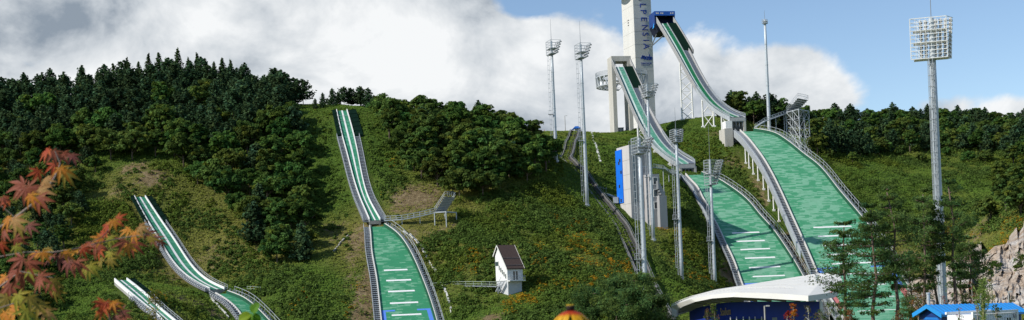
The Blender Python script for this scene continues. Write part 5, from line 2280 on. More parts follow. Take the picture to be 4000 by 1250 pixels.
def conifer(name, h, r, m, layers, per_branch, leaf, base=.12, droop=.1, prof=.8, rag=.25, bark=None, tuft=2):
    mb = MB()
    mb.tube([(0, 0, -1.5), (0, 0, h * .5), (0, 0, h * .98)], [.018 * h, .012 * h, .003 * h], 7)
    Cs, Us, Vs, Ts = [], [], [], []
    for i in range(layers):
        f = i / (layers - 1)
        z0 = h * (base + (1 - base) * f)
        rl = r * (1 - f) ** prof + .10 * r
        nb = int(5 + 3 * (1 - f)) if rag < .5 else 4
        a0 = rng.uniform(0, 6.28)
        for b in range(nb):
            a = a0 + 6.283 * b / nb + rng.normal(0, .25)
            L = rl * rng.uniform(1 - rag, 1 + rag * .6)
            n_ = max(2, int(per_branch * L / r + 2))
            s_ = np.sort(rng.uniform(.15, 1, n_))
            d = np.array([math.cos(a), math.sin(a), 0])
            sd_ = np.array([-d[1], d[0], 0])
            wdt = .22 * L * (1.1 - s_)
            q = d * (s_ * L)[:, None] + sd_ * (rng.normal(0, 1, n_) * wdt)[:, None]
            q[:, 2] = z0 - droop * L * s_ + .22 * L * s_ ** 3 + rng.normal(0, .06 * r, n_)
            nr = unit(np.array([0, 0, 1.0]) + d * .35 + rng.normal(0, .45, (n_, 3)))
            U, V = leaf_axes(nr, leaf * rng.uniform(.6, 1.3, n_))
            Cs.append(q)
            Us.append(U)
            Vs.append(V)
            Ts.append(np.repeat(tintf(1, .72, 1.28, .08), n_, 0) * rng.uniform(.85, 1.15, (n_, 1)))
            if b % 2 == 0 and L > .3 * r:
                mb.tube([(0, 0, z0), d * L * .5 + Z * (z0 - droop * L * .5), d * L * .92 + Z * (z0 - droop * L + .15 * L)], [.004 * h, .003 * h, .001 * h], 4)
    return tree_proto(name, [(np.concatenate(Cs), np.concatenate(Us), np.concatenate(Vs), np.concatenate(Ts))], mb, m, bark or M_BARK)


BROAD = [broadleaf("broadleaf_tree", 11, 5.2, 78, 60, .40, M_LEAF), broadleaf("oak_tree", 10, 5.6, 84, 56, .42, M_LEAFD, .15, 7),
         broadleaf("oak_tree", 12, 4.9, 76, 60, .40, M_LEAFD, .25, 6), broadleaf("broadleaf_tree", 8.5, 4.8, 64, 56, .38, M_LEAF, .1, 5)]
PINES = [conifer("pine_tree", 12, 3.9, M_NEEDLE, 15, 34, .42, .12, .05, .5, .4), conifer("pine_tree", 11, 4.1, M_NEEDLE, 12, 36, .46, .22, .0, .42, .48),
         conifer("pine_tree", 12.5, 3.6, M_NEEDLE, 17, 32, .40, .08, .1, .6, .4), conifer("pine_tree", 10.5, 4.2, M_NEEDLE, 11, 38, .46, .28, -.05, .38, .5)]
LARCH = [conifer("larch_tree", 14, 3.9, M_LARCH, 24, 28, .34, .08, .22, .95, .22), conifer("larch_tree", 13, 3.6, M_LARCH, 22, 28, .34, .1, .25, .9, .25)]
USED = set()


def plant(protos, x, y, sc, label, group, cat="tree", sink=.25, rz=None, sz=None):
    i = int(rng.integers(len(protos)))
    pr = protos[i]
    z_ = gz(x, y) - sink
    rz = rng.uniform(0, 6.28) if rz is None else rz
    if pr.name not in USED:
        USED.add(pr.name)
        o = pr
        o.location = (x, y, z_)
        o.rotation_euler = (0, 0, rz)
        o.scale = (sc, sc, sc if sz is None else sz)
        tag(o, label, cat, group)
    else:
        o = copy_thing(pr, (x, y, z_), rz, sc, label, group, sz)
        o["category"] = cat
    return o


def in_poly(x, y, poly):
    c = False
    n = len(poly)
    for i in range(n):
        x0, y0 = poly[i]
        x1, y1 = poly[(i + 1) % n]
        if (y0 > y) != (y1 > y) and x < (x1 - x0) * (y - y0) / (y1 - y0) + x0:
            c = not c
    return c


RAMPS = [(r_, a, b) for r_, a, b in ((BIG_LAND, 3.5, 3.5), (MID_LAND, 3.2, 3.2), (KID_LAND, 2.8, 2.8), (LOW_LAND, 2.4, 2.4), (KID_IN, 2.4, 3.2), (LOW_IN, 2.2, 2.6), (TINY_IN, 1.6, 2.6))]


def on_ramp(x, y, extra=0.0):
    x, y = np.atleast_1d(x), np.atleast_1d(y)
    o = np.zeros(len(x), bool)
    q = np.column_stack([x, y])
    for rb, a_, b_ in RAMPS:
        hx = rb.L[:, :2] @ rb.h[:2]
        i = np.argsort(hx)
        a = q @ rb.h[:2]
        nn = np.interp(a, hx[i], (rb.L[:, :2] @ rb.n[:2])[i])
        ww = np.interp(a, hx[i], rb.w[i])
        off = q @ rb.n[:2] - nn
        o |= (a > hx.min() - .5 - extra) & (a < hx.max() + .5 + extra) & (off > -a_ - extra) & (off < ww + b_ + extra)
    return o


KEEP_OUT = [(lift.location.x + 4, lift.location.y + 5, 9), (house.location.x + 1, house.location.y + 2, 4.5), (tower.location.x + 2, tower.location.y + 7, 11)]


def clear(x, y, extra=0.0):
    if on_ramp(x, y, extra)[0]:
        return False
    if any((x - a) ** 2 + (y - b) ** 2 < (c + extra) ** 2 for a, b, c in KEEP_OUT):
        return False
    return np.min((TQ[:, 0] - x) ** 2 + (TQ[:, 1] - y) ** 2) > (2.4 + extra) ** 2


def forest(poly, n, spacing, pick, tries=12000, behind=0.0, clearx=3.0):
    xs, ys = [a for a, b in poly], [b for a, b in poly]
    out = []
    for _ in range(tries):
        if len(out) >= n:
            break
        X, Y = rng.uniform(min(xs), max(xs)), rng.uniform(min(ys), max(ys))
        if not in_poly(X, Y, poly):
            continue
        g = ground_at(X, Y)
        if g is None or g[1] > 720:
            continue
        if any((g[0] - a) ** 2 + (g[1] - b) ** 2 < spacing ** 2 for a, b in out) or not clear(g[0], g[1], clearx):
            continue
        out.append((g[0], g[1]))
        pick(X, Y, g[0], g[1])
    return out


POLY_L = [(-150, 425), (0, 415), (300, 385), (600, 340), (900, 352), (1100, 405), (1140, 480), (1165, 560), (1185, 700), (1205, 860), (1205, 1000), (1155, 1055), (1080, 1045), (1000, 960), (930, 880),
          (840, 790), (760, 715), (700, 665), (640, 622), (560, 622), (430, 632), (370, 690), (335, 780), (300, 900), (260, 1000), (210, 1100), (190, 1250), (-150, 1250)]


def pick_left(X, Y, x, y):
    low = Y > 650 and X < 420
    if low:
        plant(BROAD if rng.random() < .55 else PINES, x, y, rng.uniform(.5, .75), "dark tree low on the wooded hill, behind the red maple leaves", "trees behind the red maple leaves")
    elif rng.random() < np.clip((Y - 430) / 230, .1, .92) * (1.0 if X > 520 else .45):
        plant(BROAD, x, y, rng.uniform(.7, 1.05), "round-crowned broadleaf tree in the dense forest of the wooded hill", "broadleaf trees of the wooded hill")
    else:
        plant(PINES, x, y, rng.uniform(.75, 1.1), "dark layered pine in the dense forest of the wooded hill", "pines of the wooded hill")


L1 = forest(POLY_L, 330, 6.0, pick_left, 16000)
print('left forest', len(L1))
# skyline of the wooded hill
for X, Yt in ((8, 285), (52, 290), (105, 285), (150, 290), (200, 268), (262, 285), (310, 292), (352, 280), (985, 275), (930, 262), (890, 250), (1030, 300)):
    g = P(X, 400, 487)
    h_m = P(X, Yt, 487)[2] - gz(g[0], 487)
    plant(PINES, g[0], 487, h_m / 12 * .98, "dark pine on the skyline of the wooded hill", "pines on the skyline of the wooded hill")
for X, Yt, d in ((385, 272, 490), (415, 262, 492), (445, 242, 492), (500, 230, 494), (545, 235, 496), (585, 215, 494), (625, 200, 497), (655, 222, 492), (700, 195, 496), (740, 228, 496), (775, 212, 494), (805, 222, 497), (840, 236, 494), (872, 220, 496), (905, 238, 492), (945, 252, 490), (680, 240, 488), (600, 245, 488)):
    g = P(X, 350, d)
    h_m = P(X, Yt, d)[2] - gz(g[0], d)
    plant(LARCH, g[0], d, h_m / 13.5, "pointed larch on the topmost skyline of the wooded hill", "larches along the top of the wooded hill")
for X, Yt, d, s_ in ((1080, 268, 472, 1), (1115, 285, 468, 1), (1150, 300, 466, 1), (1185, 305, 462, .9), (1060, 300, 470, 1), (1140, 320, 460, .8)):
    g = P(X, 420, d)
    h_m = P(X, Yt, d)[2] - gz(g[0], d)
    plant([PINES[1], PINES[3]], g[0], d, h_m / 10.9, "ragged pine at the forest edge above the small jump's grassy slope", "ragged pines at the forest edge")
for X, Yt, d in ((1232, 385, 440), (1262, 365, 441), (1300, 348, 445), (1345, 330, 447), (1372, 338, 450), (1408, 332, 448), (1440, 345, 446), (1462, 372, 442), (1322, 360, 452), (1280, 378, 450)):
    g = P(X, 425, d)
    h_m = P(X, Yt, d)[2] - gz(g[0], d)
    plant(PINES, g[0], d, h_m / 11.6, "pine standing right behind the top of the small jump", "pines behind the top of the small jump")
POLY_C = [(1490, 462), (1600, 492), (1800, 525), (1960, 545), (2080, 590), (2150, 640), (2165, 690), (2100, 715), (2000, 745), (1900, 775), (1800, 790), (1700, 745), (1630, 690), (1560, 600), (1505, 530)]
forest(POLY_C, 120, 5.6, lambda X, Y, x, y: plant(BROAD if rng.random() < .9 else PINES, x, y, rng.uniform(.78, 1.05), "leafy tree in the rounded wood between the small jump and the rail track", "trees of the rounded wood"))
for X, Yt, d in ((1500, 400, 446), (1545, 375, 447), (1590, 372, 450), (1640, 385, 452), (1690, 398, 453), (1735, 408, 455), (1780, 412, 455), (1830, 440, 457), (1880, 462, 460), (1930, 482, 468)):
    g = P(X, 500, d)
    h_m = P(X, Yt, d)[2] - gz(g[0], d)
    plant(BROAD, g[0], d, h_m / 10.6, "leafy tree along the skyline of the rounded wood", "skyline trees of the rounded wood")
# far ridge to the right
POLY_R = [(3175, 500), (3300, 498), (3500, 500), (3700, 505), (4080, 515), (4080, 640), (3900, 610), (3700, 590), (3500, 610), (3300, 625), (3190, 610)]
forest(POLY_R, 150, 6.0, lambda X, Y, x, y: plant(PINES if rng.random() < .6 else BROAD, x, y, rng.uniform(.72, 1.0), "dark tree on the far ridge behind the big floodlight mast", "trees of the far ridge"))
for X in np.linspace(3165, 4060, 58):
    X = X + rng.uniform(-8, 8)
    d = rng.uniform(608, 628)
    Yt = np.interp(X, [3160, 3300, 3420, 3500, 3600, 3700, 3850, 4000], [425, 415, 425, 428, 430, 425, 440, 455]) + rng.uniform(-14, 16)
    g = P(X, 480, d)
    h_m = P(X, Yt, d)[2] - gz(g[0], d)
    plant(PINES if rng.random() < .75 else BROAD, g[0], d, max(4, h_m) / 11.5 * 1.25, "dark tree on the skyline of the far ridge", "skyline trees of the far ridge", sz=max(4, h_m) / 11.5)
for X, Yt, d in ((2838, 372, 556), (2860, 362, 560), (2885, 368, 555), (2905, 380, 560), (2930, 378, 553), (2958, 372, 558), (2985, 362, 556), (3010, 365, 552), (3040, 380, 556), (3075, 402, 552), (3105, 408, 560), (3140, 420, 565), (2870, 395, 548), (2945, 395, 546), (3000, 395, 545), (2815, 400, 560)):
    g = P(X, 470, d)
    h_m = P(X, Yt, d)[2] - gz(g[0], d)
    plant(BROAD if rng.random() < .6 else PINES, g[0], d, max(5, h_m) / 11, "dark tree on the crest behind the tallest ramp's take-off", "trees behind the tallest ramp's take-off")
for X, Y, s_ in ((3870, 870, .95), (3930, 830, 1.0), (3975, 760, 1.0), (3990, 850, 1.0), (3900, 700, .8), (3960, 650, .85), (3850, 640, .7), (4030, 700, 1.0), (3780, 640, .65), (3880, 590, .75), (4000, 590, .8), (3700, 610, .6), (3240, 620, .6), (3330, 640, .55), (3420, 610, .6), (3290, 590, .6), (3520, 620, .6), (3600, 640, .55)):
    g = ground_at(X, Y)
    if g is not None:
        plant(BROAD, g[0], g[1], s_ * .8, "leafy tree on the slope above the rock face", "trees above the rock face")

# ------------------------------------------------------------------ low growth on the slopes
n_try = 560000
xs, ys = rng.uniform(-175, 262, n_try), rng.uniform(235, 600, n_try)


def tri_z(x, y):
    i = np.clip(np.searchsorted(GX, x) - 1, 0, nxg - 2)
    j = np.clip(np.searchsorted(GY, y) - 1, 0, nyg - 2)
    fx = (x - GX[i]) / (GX[i + 1] - GX[i])
    fy = (y - GY[j]) / (GY[j + 1] - GY[j])
    return (ZZ[j, i] * (1 - fx) + ZZ[j, i + 1] * fx) * (1 - fy) + (ZZ[j + 1, i] * (1 - fx) + ZZ[j + 1, i + 1] * fx) * fy


zs = tri_z(xs, ys)
a_, b_ = xs / ys, zs / ys
px_, py_ = CXP + FP * (a_ * CR - b_ * SR), CYP - FP * (a_ * SR + b_ * CR)
ok = (px_ > -120) & (px_ < 4500) & (py_ > 380) & (py_ < 1300) & ~on_ramp(xs, ys)
for a, b, c in KEEP_OUT:
    ok &= (xs - a) ** 2 + (ys - b) ** 2 > (c * .8) ** 2
ok &= soil_at(xs, ys) + .5 * (fbm(xs, ys, 5, 21) - .5) < rng.uniform(.15, .9, n_try)
ok &= rng.random(n_try) < np.clip(fbm(xs, ys, 9, 31) * 1.9 - .1, .2, 1)
xs, ys, zs = xs[ok], ys[ok], zs[ok]
print("tufts", len(xs))
per = 4
n_ = len(xs) * per
k = np.repeat(np.arange(len(xs)), per)
pos = np.column_stack([xs[k] + rng.normal(0, .35, n_), ys[k] + rng.normal(0, .35, n_), zs[k] + rng.uniform(.0, .38, n_)])
nrm = unit(rng.normal(0, .36, (n_, 3)) + np.array([-.15, -.45, .8]))
U, V = leaf_axes(nrm, rng.uniform(.12, .28, n_))
dry = np.clip(DRYG[np.clip(np.searchsorted(GY, ys), 0, nyg - 1), np.clip(np.searchsorted(GX, xs), 0, nxg - 1)] + soil_at(xs, ys) * .8 + (fbm(xs, ys, 4, 91) - .5) * .5, 0, 1)
tg = np.array([1., 1., 1.]) * (1 - dry[:, None]) + np.array([2.0, 1.25, 1.6]) * dry[:, None]
tg = tg[k] * rng.uniform(.82, 1.18, (n_, 1))
gm = leaf_mat("slope_grass", (.105, .176, .030), .3, .05, .0)
o = bpy.data.objects.new("slope_grass", quads_mesh("slope_grass", pos, U, V, tg, gm))
COL.objects.link(o)
tag(o, "mixed green and straw-coloured grass on the slopes", "grass", kind="stuff")

# shrubs: dense on the lower centre slopes
SH = [([(1560, 960), (1900, 860), (2150, 780), (2240, 760), (2420, 900), (2560, 1100), (2620, 1260), (1780, 1260), (1600, 1100)], 2600, (.5, 1.25)),
      ([(1780, 790), (2160, 700), (2230, 780), (2300, 860), (2300, 960), (1800, 960)], 700, (.7, 1.6)),
      ([(2600, 930), (2700, 900), (2800, 960), (2880, 1130), (2640, 1200), (2560, 1020)], 700, (.5, 1.3)),
      ([(2600, 500), (2860, 520), (2900, 640), (2980, 760), (3120, 1060), (2960, 850), (2760, 700), (2640, 640)], 700, (.4, .9)),
      ([(2290, 530), (2600, 500), (2600, 600), (2420, 640), (2420, 800), (2300, 740)], 420, (.35, .8)),
      ([(2600, 660), (2720, 720), (2800, 920), (2640, 900)], 300, (.4, .9)),
      ([(3180, 620), (3700, 560), (4000, 600), (4000, 900), (3600, 940), (3450, 900)], 1300, (.6, 1.6)),
      ([(3180, 590), (3400, 580), (3700, 570), (4020, 600), (4020, 720), (3850, 700), (3700, 655), (3350, 650), (3200, 650)], 900, (.8, 1.9)),
      ([(400, 640), (700, 640), (1000, 980), (1240, 1080), (1430, 1100), (1430, 1260), (1050, 1250), (800, 1120), (640, 860), (560, 740)], 1000, (.4, 1.0)),
      ([(200, 640), (500, 700), (820, 1140), (820, 1260), (160, 1260)], 800, (.5, 1.3)),
      ([(320, 700), (420, 660), (500, 760), (560, 860), (640, 1000), (520, 1060), (300, 1000)], 420, (.7, 1.7)),
      ([(1200, 430), (1310, 440), (1440, 900), (1400, 1000), (1240, 900)], 170, (.3, .75)),
      ([(1390, 440), (1480, 470), (1600, 720), (1560, 860), (1480, 760)], 170, (.3, .8)),
      ([(2000, 540), (2250, 530), (2210, 700), (2130, 700)], 160, (.4, .9)),
      ([(2940, 880), (3060, 900), (3180, 1060), (3140, 1090), (3050, 1000)], 200, (.4, .9))]
C, Rr, tt = [], [], []
for poly, n, (r0, r1) in SH:
    X0, X1 = min(a for a, b in poly), max(a for a, b in poly)
    Y0, Y1 = min(b for a, b in poly), max(b for a, b in poly)
    c_ = 0
    for _ in range(n * 5):
        if c_ >= n:
            break
        X, Y = rng.uniform(X0, X1), rng.uniform(Y0, Y1)
        if not in_poly(X, Y, poly):
            continue
        g = ground_at(X, Y)
        if g is None or g[1] > 600 or not clear(g[0], g[1], .4):
            continue
        if soil_at(g[0], g[1]) > rng.uniform(.2, .8) or fbm(np.array([g[0]]), np.array([g[1]]), 11, 77)[0] < rng.uniform(.3, .55):
            continue
        r_ = rng.uniform(r0, r1) * rng.choice([.8, 1, 1, 1.3])
        C.append((g[0], g[1], g[2] + r_ * .35))
        Rr.append(r_)
        tone_ = fbm(np.array([g[0]]), np.array([g[1]]), 17, 55)[0]
        w_ = np.clip((tone_ - .5) * 3, -.3, .6)
        b_ = rng.uniform(.7, 1.2)
        tt.append((b_ * (1 + .55 * max(w_, 0)), b_ * (1 + .12 * w_), b_ * (1 - .3 * w_)))
        c_ += 1
C, Rr, tt = np.array(C), np.array(Rr), np.array(tt)
print("shrubs", len(C))
pos, U, V, k = clump_leaves(C, Rr, 44, .24, .45, .8)
o = bpy.data.objects.new("shrubbery", quads_mesh("shrubbery", pos, U, V, tt[k] * rng.uniform(.8, 1.2, (len(k), 1)), leaf_mat("shrub_leaves", (.084, .138, .028), .28, .05, 0)))
COL.objects.link(o)
tag(o, "low green shrubs growing close together over the slopes", "shrubs", kind="stuff")

# yellow-flowering ground cover
FLW = [(2235, 905, 9, 90), (2300, 880, 6, 60), (2290, 960, 10, 110), (2350, 1000, 8, 90), (2420, 1050, 7, 120), (2440, 1075, 5, 120), (2380, 1040, 7, 90), (2200, 1110, 6, 70), (2270, 1118, 6, 100), (2150, 1120, 7, 60),
       (2050, 1165, 3, 60), (2030, 1180, 3, 60), (2080, 1190, 3, 50), (1970, 1240, 3, 40), (1985, 1200, 3, 50), (1860, 1010, 3, 45), (1810, 1055, 4, 40), (1850, 990, 2.5, 30), (2130, 1020, 6, 50), (2100, 960, 6, 40), (2330, 1090, 8, 70), (2460, 1020, 5, 60), (2250, 1040, 9, 70),
       (2690, 990, 6, 60), (2720, 1080, 5, 90), (2740, 1050, 4, 60), (2660, 920, 5, 60), (2640, 1030, 6, 50), (2740, 1110, 4, 60), (2590, 900, 4, 40),
       (3700, 905, 7, 110), (3720, 920, 5, 80), (3950, 905, 7, 120), (3970, 930, 5, 90), (3900, 935, 5, 60), (3820, 915, 5, 40), (1535, 640, 1.5, 16), (1360, 1220, 2, 20), (1420, 1130, 2, 14), (1480, 770, 2, 8), (980, 1160, 3, 14), (2020, 850, 5, 20), (700, 1200, 5, 20), (1150, 1190, 5, 16)]
F_ = []
for X, Y, r_, n in FLW:
    g = ground_at(X, Y)
    if g is None:
        continue
    subs = [(g[0] + rng.normal(0, r_ * .42), g[1] + rng.normal(0, r_ * .5)) for _ in range(max(2, n // 16))]
    for i_ in range(int(n * .75)):
        q = subs[i_ % len(subs)]
        x, y = q[0] + rng.normal(0, .7), q[1] + rng.normal(0, 1.1)
        if clear(x, y, .2):
            F_.append((x, y, gz(x, y) + rng.uniform(.45, 1.15)))
F_ = np.array(F_)
pos, U, V, k = clump_leaves(F_, rng.uniform(.25, .5, len(F_)), 9, .13, .8, .6)
ft = np.array([1, 1, 1]) * rng.uniform(.6, 1.25, (len(F_), 1))
ft[:, 1] *= rng.uniform(.8, 1.15, len(F_))
o = bpy.data.objects.new("yellow_wildflower_foliage", quads_mesh("yellow_wildflower_foliage", pos, U, V, ft[k], leaf_mat("yellow_blossom", (.42, .25, .02), .3, .05, 0)))
COL.objects.link(o)
tag(o, "patches of orange-yellow wildflowers over the shrubs", "wildflowers", kind="stuff")
for pr in BROAD + PINES + LARCH:  # prototypes nobody planted
    if pr.name not in USED:
        for ch in list(pr.children):
            bpy.data.objects.remove(ch)
        bpy.data.objects.remove(pr)
# ------------------------------------------------------------------ stadium building with the curved white roof
Fp = [P(*a) for a in ((2624, 1238, 215), (2621, 1198, 215), (2649, 1185, 212), (2698, 1168, 208), (2781, 1152, 204), (2863, 1142, 201), (3012, 1145, 197), (3157, 1155, 193))]
Gp = [P(*a) for a in ((2642, 1238, 214), (2645, 1212, 214), (2668, 1197, 211.3), (2715, 1179, 207.3), (2781, 1166, 204), (2863, 1160, 201), (3012, 1167, 197), (3157, 1176, 193))]
Bp = [P(*a) for a in ((2630, 1236, 219), (2632, 1194, 221), (2668, 1176, 226), (2722, 1154, 233), (2800, 1130, 238), (2985, 1101, 241), (3187, 1069, 240), (3252, 1065, 234))]
Wp_ = [P(*a) for a in ((2692, 1217, 215), (2720, 1204, 213), (2748, 1196, 211), (2830, 1182, 208), (2946, 1178, 205), (3075, 1178, 202), (3200, 1178, 199))]
stad = thing("stadium_building", "dark blue curved building under a sweeping white shell roof, gold lettering on its wall", "stadium building", (Wp_[3][0], Wp_[3][1], gz(Wp_[3][0], Wp_[3][1])))
M_ROOFW = mat("white_roof", (.74, .72, .66), .6, .08, .15)
M_FASC = mat("white_fascia", (.74, .72, .67), .6, .06, .3)


def dens(pts, k):
    t = np.concatenate([[0], np.cumsum(np.linalg.norm(np.diff(np.array(pts), axis=0), axis=1))])
    tt = np.linspace(0, t[-1], k)
    return spline(t, np.array(pts), tt) if len(pts) > 6 else np.column_stack([np.interp(tt, t, np.array(pts)[:, i]) for i in range(3)])


def lin(pts, tt):
    pts = np.array(pts)
    i = np.linspace(0, 1, len(pts))
    return np.column_stack([np.interp(tt, i, pts[:, j]) for j in range(3)])


T_ = np.linspace(0, 1, 50)
Fd, Gd, Bd = lin(Fp, T_), lin(Gp, T_), lin(Bp, T_)
Fd[8:] = (Fd[8:] + np.roll(Fd, 1, 0)[8:] + np.roll(Fd, -1, 0)[8:]) / 3
Fd[-1] = Fp[-1]
mb = MB()
nv = 6
for i in range(49):
    for j in range(nv):
        c_ = [Fd[a] + (Bd[a] - Fd[a]) * (jj / nv) + Z * (.25 * math.sin(math.pi * jj / nv) * min(1, T_[a] * 2)) for a, jj in ((i, j), (i + 1, j), (i + 1, j + 1), (i, j + 1))]
        mb.quad(*c_)
RE = [P(3157, 1155, 193), P(3260, 1141, 203), P(3294, 1112, 213), P(3283, 1078, 226), Bp[-1]]
cen = (Fd[-1] + Bd[-1]) / 2 + Z * .9
edge_ = [Fd[-1] + (Bd[-1] - Fd[-1]) * (jj / nv) + Z * (.25 * math.sin(math.pi * jj / nv)) for jj in range(nv + 1)]
mid_ = [lin(RE, np.array([jj / nv]))[0] for jj in range(nv + 1)]
for j in range(nv):
    mb.quad(edge_[j], mid_[j], mid_[j + 1], edge_[j + 1])
mb.build("roof", M_ROOFW, stad)
mb = MB()
inw = np.array([.6, .8, 0])
for i in range(49):
    a, b, c_, d_ = Fd[i], Fd[i + 1], Gd[i + 1], Gd[i]
    mb.hexa([d_, c_, c_ + inw * .5, d_ + inw * .5, a, b, b + inw * .5 - Z * .02, a + inw * .5 - Z * .02])
REb = [p_ - Z * .85 for p_ in RE]
for i in range(4):
    mb.prism([RE[i] - Z * .01, RE[i + 1] - Z * .01, REb[i + 1], REb[i]], (-.3, .25, 0))
mb.build("fascia", M_FASC, stad)
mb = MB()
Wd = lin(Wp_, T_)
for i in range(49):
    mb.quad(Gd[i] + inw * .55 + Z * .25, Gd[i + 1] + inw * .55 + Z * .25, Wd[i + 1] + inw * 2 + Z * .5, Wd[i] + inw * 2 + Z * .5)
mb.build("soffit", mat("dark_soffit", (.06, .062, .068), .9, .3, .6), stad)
for f in np.linspace(.05, .93, 13):
    a = lin(Gp, np.array([f]))[0] + inw * .55 + Z * .05
    b = lin(Wp_, np.array([min(1, f + .04)]))[0] + inw * .3 + Z * .1
    mb = MB()
    mb.beam(a, b, .22, .3)
    c_ = a + (b - a) * .5
    mb.beam(a + Z * .5, c_ - Z * .1, .1)
    mb.beam(c_ + np.array([.8, .2, .4]), a + np.array([1.2, 0, .2]), .1)
    mb.build("roof_rib", mat("rib_grey", (.33, .32, .31), .6, .1, 1), stad)
mb = MB()
for i in range(len(Wp_) - 1):
    a, b = Wp_[i], Wp_[i + 1]
    lo_a, lo_b = np.array([a[0], a[1], -17]), np.array([b[0], b[1], -17])
    mb.hexa([lo_a, lo_b, lo_b + inw * .4, lo_a + inw * .4, a, b, b + inw * .4, a + inw * .4])
mb.build("wall", mat("royal_blue_wall", (.014, .040, .28), .5, .12, 1.2, streak=True), stad)
a, b = Wp_[4], Wp_[6]
ex = (Wp_[5] - Wp_[3])
ex[2] = 0
ex /= np.linalg.norm(ex)
mb = MB()
pc = P(3207, 1174, 196)
mb.box((pc[0], pc[1], (pc[2] - 17) / 2), (.4, .5, pc[2] + 17))
mb.build("column", M_CREAM, stad)


def on_wall(X, Y):
    for i in range(len(Wp_) - 1):
        x0, x1 = PX(Wp_[i])[0], PX(Wp_[i + 1])[0]
        if x0 <= X <= x1:
            f = (X - x0) / (x1 - x0)
            q = Wp_[i] + (Wp_[i + 1] - Wp_[i]) * f
            return P(X, Y, q[1] - .12)
    return P(X, Y, Wp_[-1][1])


a, b = on_wall(2814, 1233), on_wall(2862, 1228)
e1 = (b - a) / np.linalg.norm(b - a)
M_GOLD = mat("bronze_letters", (.42, .29, .17), .5, .15, 3)
text_mesh("Stadium", 1.75, .1, a, e1, Z, "lettering", M_GOLD, stad, sx=np.linalg.norm(b - a) / (3.75 * 1.75), font_off=.01)
a2, b2 = on_wall(2752, 1238), on_wall(2807, 1233.5)
text_mesh("Alpensia", 1.75, .1, a2, (b2 - a2) / np.linalg.norm(b2 - a2), Z, "lettering", M_GOLD, stad, sx=np.linalg.norm(b2 - a2) / (4.1 * 1.75), font_off=.01)
for X in (2862, 2886, 2912, 2936, 2958, 2984):
    p_ = on_wall(X, 1236)
    mb = MB()
    mb.box((p_[0] - .5, p_[1] - .7, (p_[2] - 17) / 2), (.13, .13, p_[2] + 17))
    mb.build("rail_post", M_CREAM, stad)
mb = MB()
p_, r_ = on_wall(2845, 1247), on_wall(2992, 1243)
mb.beam(p_ + np.array([0, -.03, -1]), r_ + np.array([0, -.03, -1]), .1, 1.9)
mb.build("window", mat("green_glass", (.05, .10, .07), .2, .3, .6), stad)
mb = MB()
p_ = on_wall(3026, 1252)
mb.box(p_ - Z * .6, (.75, .2, 2.2))
mb.build("door", M_STEELD, stad)
mb = MB()
p_ = P(3189, 1074, 214)
mb.tube([(p_[0], p_[1], p_[2] - 1.8), p_], .2, 10)
mb.tube([p_ - Z * .1, p_ + Z * .05], .26, 10)
mb.build("vent_stack", M_STEEL, stad)
mb = MB()
for i in range(6, 46):
    q = Fd[i] + (Bd[i] - Fd[i]) * .17 + Z * (.25 * math.sin(math.pi * .17) * min(1, T_[i] * 2))
    mb.beam(q, q + Z * .3, .05)
    if i > 6:
        mb.beam(pq + Z * .3, q + Z * .3, .06)
    pq = q
mb.build("snow_rail", M_CREAM, stad)
for f in (.34, .62):
    mb = MB()
    for i in range(10, 48):
        q0 = [Fd[k_] + (Bd[k_] - Fd[k_]) * f + Z * (.25 * math.sin(math.pi * f) * min(1, T_[k_] * 2) + .03) for k_ in (i, i + 1)]
        mb.beam(q0[0], q0[1], .1, .05)
    mb.build("roof_seam", mat("seam_grey", (.5, .5, .48), .6, .1, 1), stad)

# ------------------------------------------------------------------ blue-roofed house, white container, vent pipe
ap, re_ = P(3621, 1191, 106), P(3953, 1183, 114)
eR_, eE_ = P(3679, 1229, 103), P(3988, 1207, 111)
eE_ = eR_ + (re_ - ap)
eL_ = P(3566, 1238, 108.5)
eL_[2] = eR_[2]
along = (re_ - ap)
gz_h = gz(ap[0] + 4, ap[1] + 2)
cabin = thing("blue_roofed_house", "low house with a bright blue gabled roof among the tall pines", "house", (ap[0], ap[1], gz_h))
M_BR = mat("bright_blue_roof", (.025, .27, .66), .4, .08, .6)
mb = MB()
mb.prism([ap, re_, eE_, eR_], Z * -.18)
mb.prism([ap + Z * .005, re_ + Z * .005, eL_ + along, eL_], Z * -.18)
rf = mb.build("roof", M_BR, cabin)
mb = MB()
for f in np.linspace(0, 1, 22):
    a = ap + along * f + Z * .02
    b = eR_ + along * f + Z * .02
    mb.beam(a, b, .04, .05)
mb.build("roof_rib", M_BR, rf)
d1 = along / np.linalg.norm(along)
for s_, e_ in ((ap, eR_), (ap, eL_)):
    mb = MB()
    mb.beam(s_ - d1 * .04 - Z * .12, e_ - d1 * .04 - Z * .12, .06, .34)
    mb.build("verge_board", M_BR, rf)
ins = d1 * .7
cR, cL = eR_ + (ap - eR_) * .14 - Z * .2, eL_ + (ap - eL_) * .14 - Z * .2
tp_ = ap - Z * .25
lo = gz_h - .4
mb = MB()
mb.prism([np.array([cR[0], cR[1], lo]) + ins, cR + ins, tp_ + ins, cL + ins, np.array([cL[0], cL[1], lo]) + ins], along - ins * 2)
mb.build("wall", mat("house_cream", (.62, .58, .45), .8, .1, 1), cabin)
mb = MB()
mid_l, mid_r = cL + ins - d1 * .05, cR + ins - d1 * .05
mb.prism([mid_r - Z * .4, mid_r, tp_ + ins - d1 * .05, mid_l, mid_l - Z * .4], -d1 * .05)
mb.build("gable_shade", M_NAVY, cabin)  # navy puts the shade on the gable into its colour
mb = MB()
q_ = (mid_l + mid_r) / 2 - d1 * .1
mb.prism([q_ + (mid_r - q_) * .62 - Z * .38, q_ + (tp_ + ins - q_) * .55, q_ + (mid_l - q_) * .62 - Z * .38], -d1 * .04)
mb.build("gable_unshaded", mat("gable_blue", (.015, .16, .50), .5, .1, 1), cabin)  # lighter blue triangle left clear of the painted shade
mb = MB()
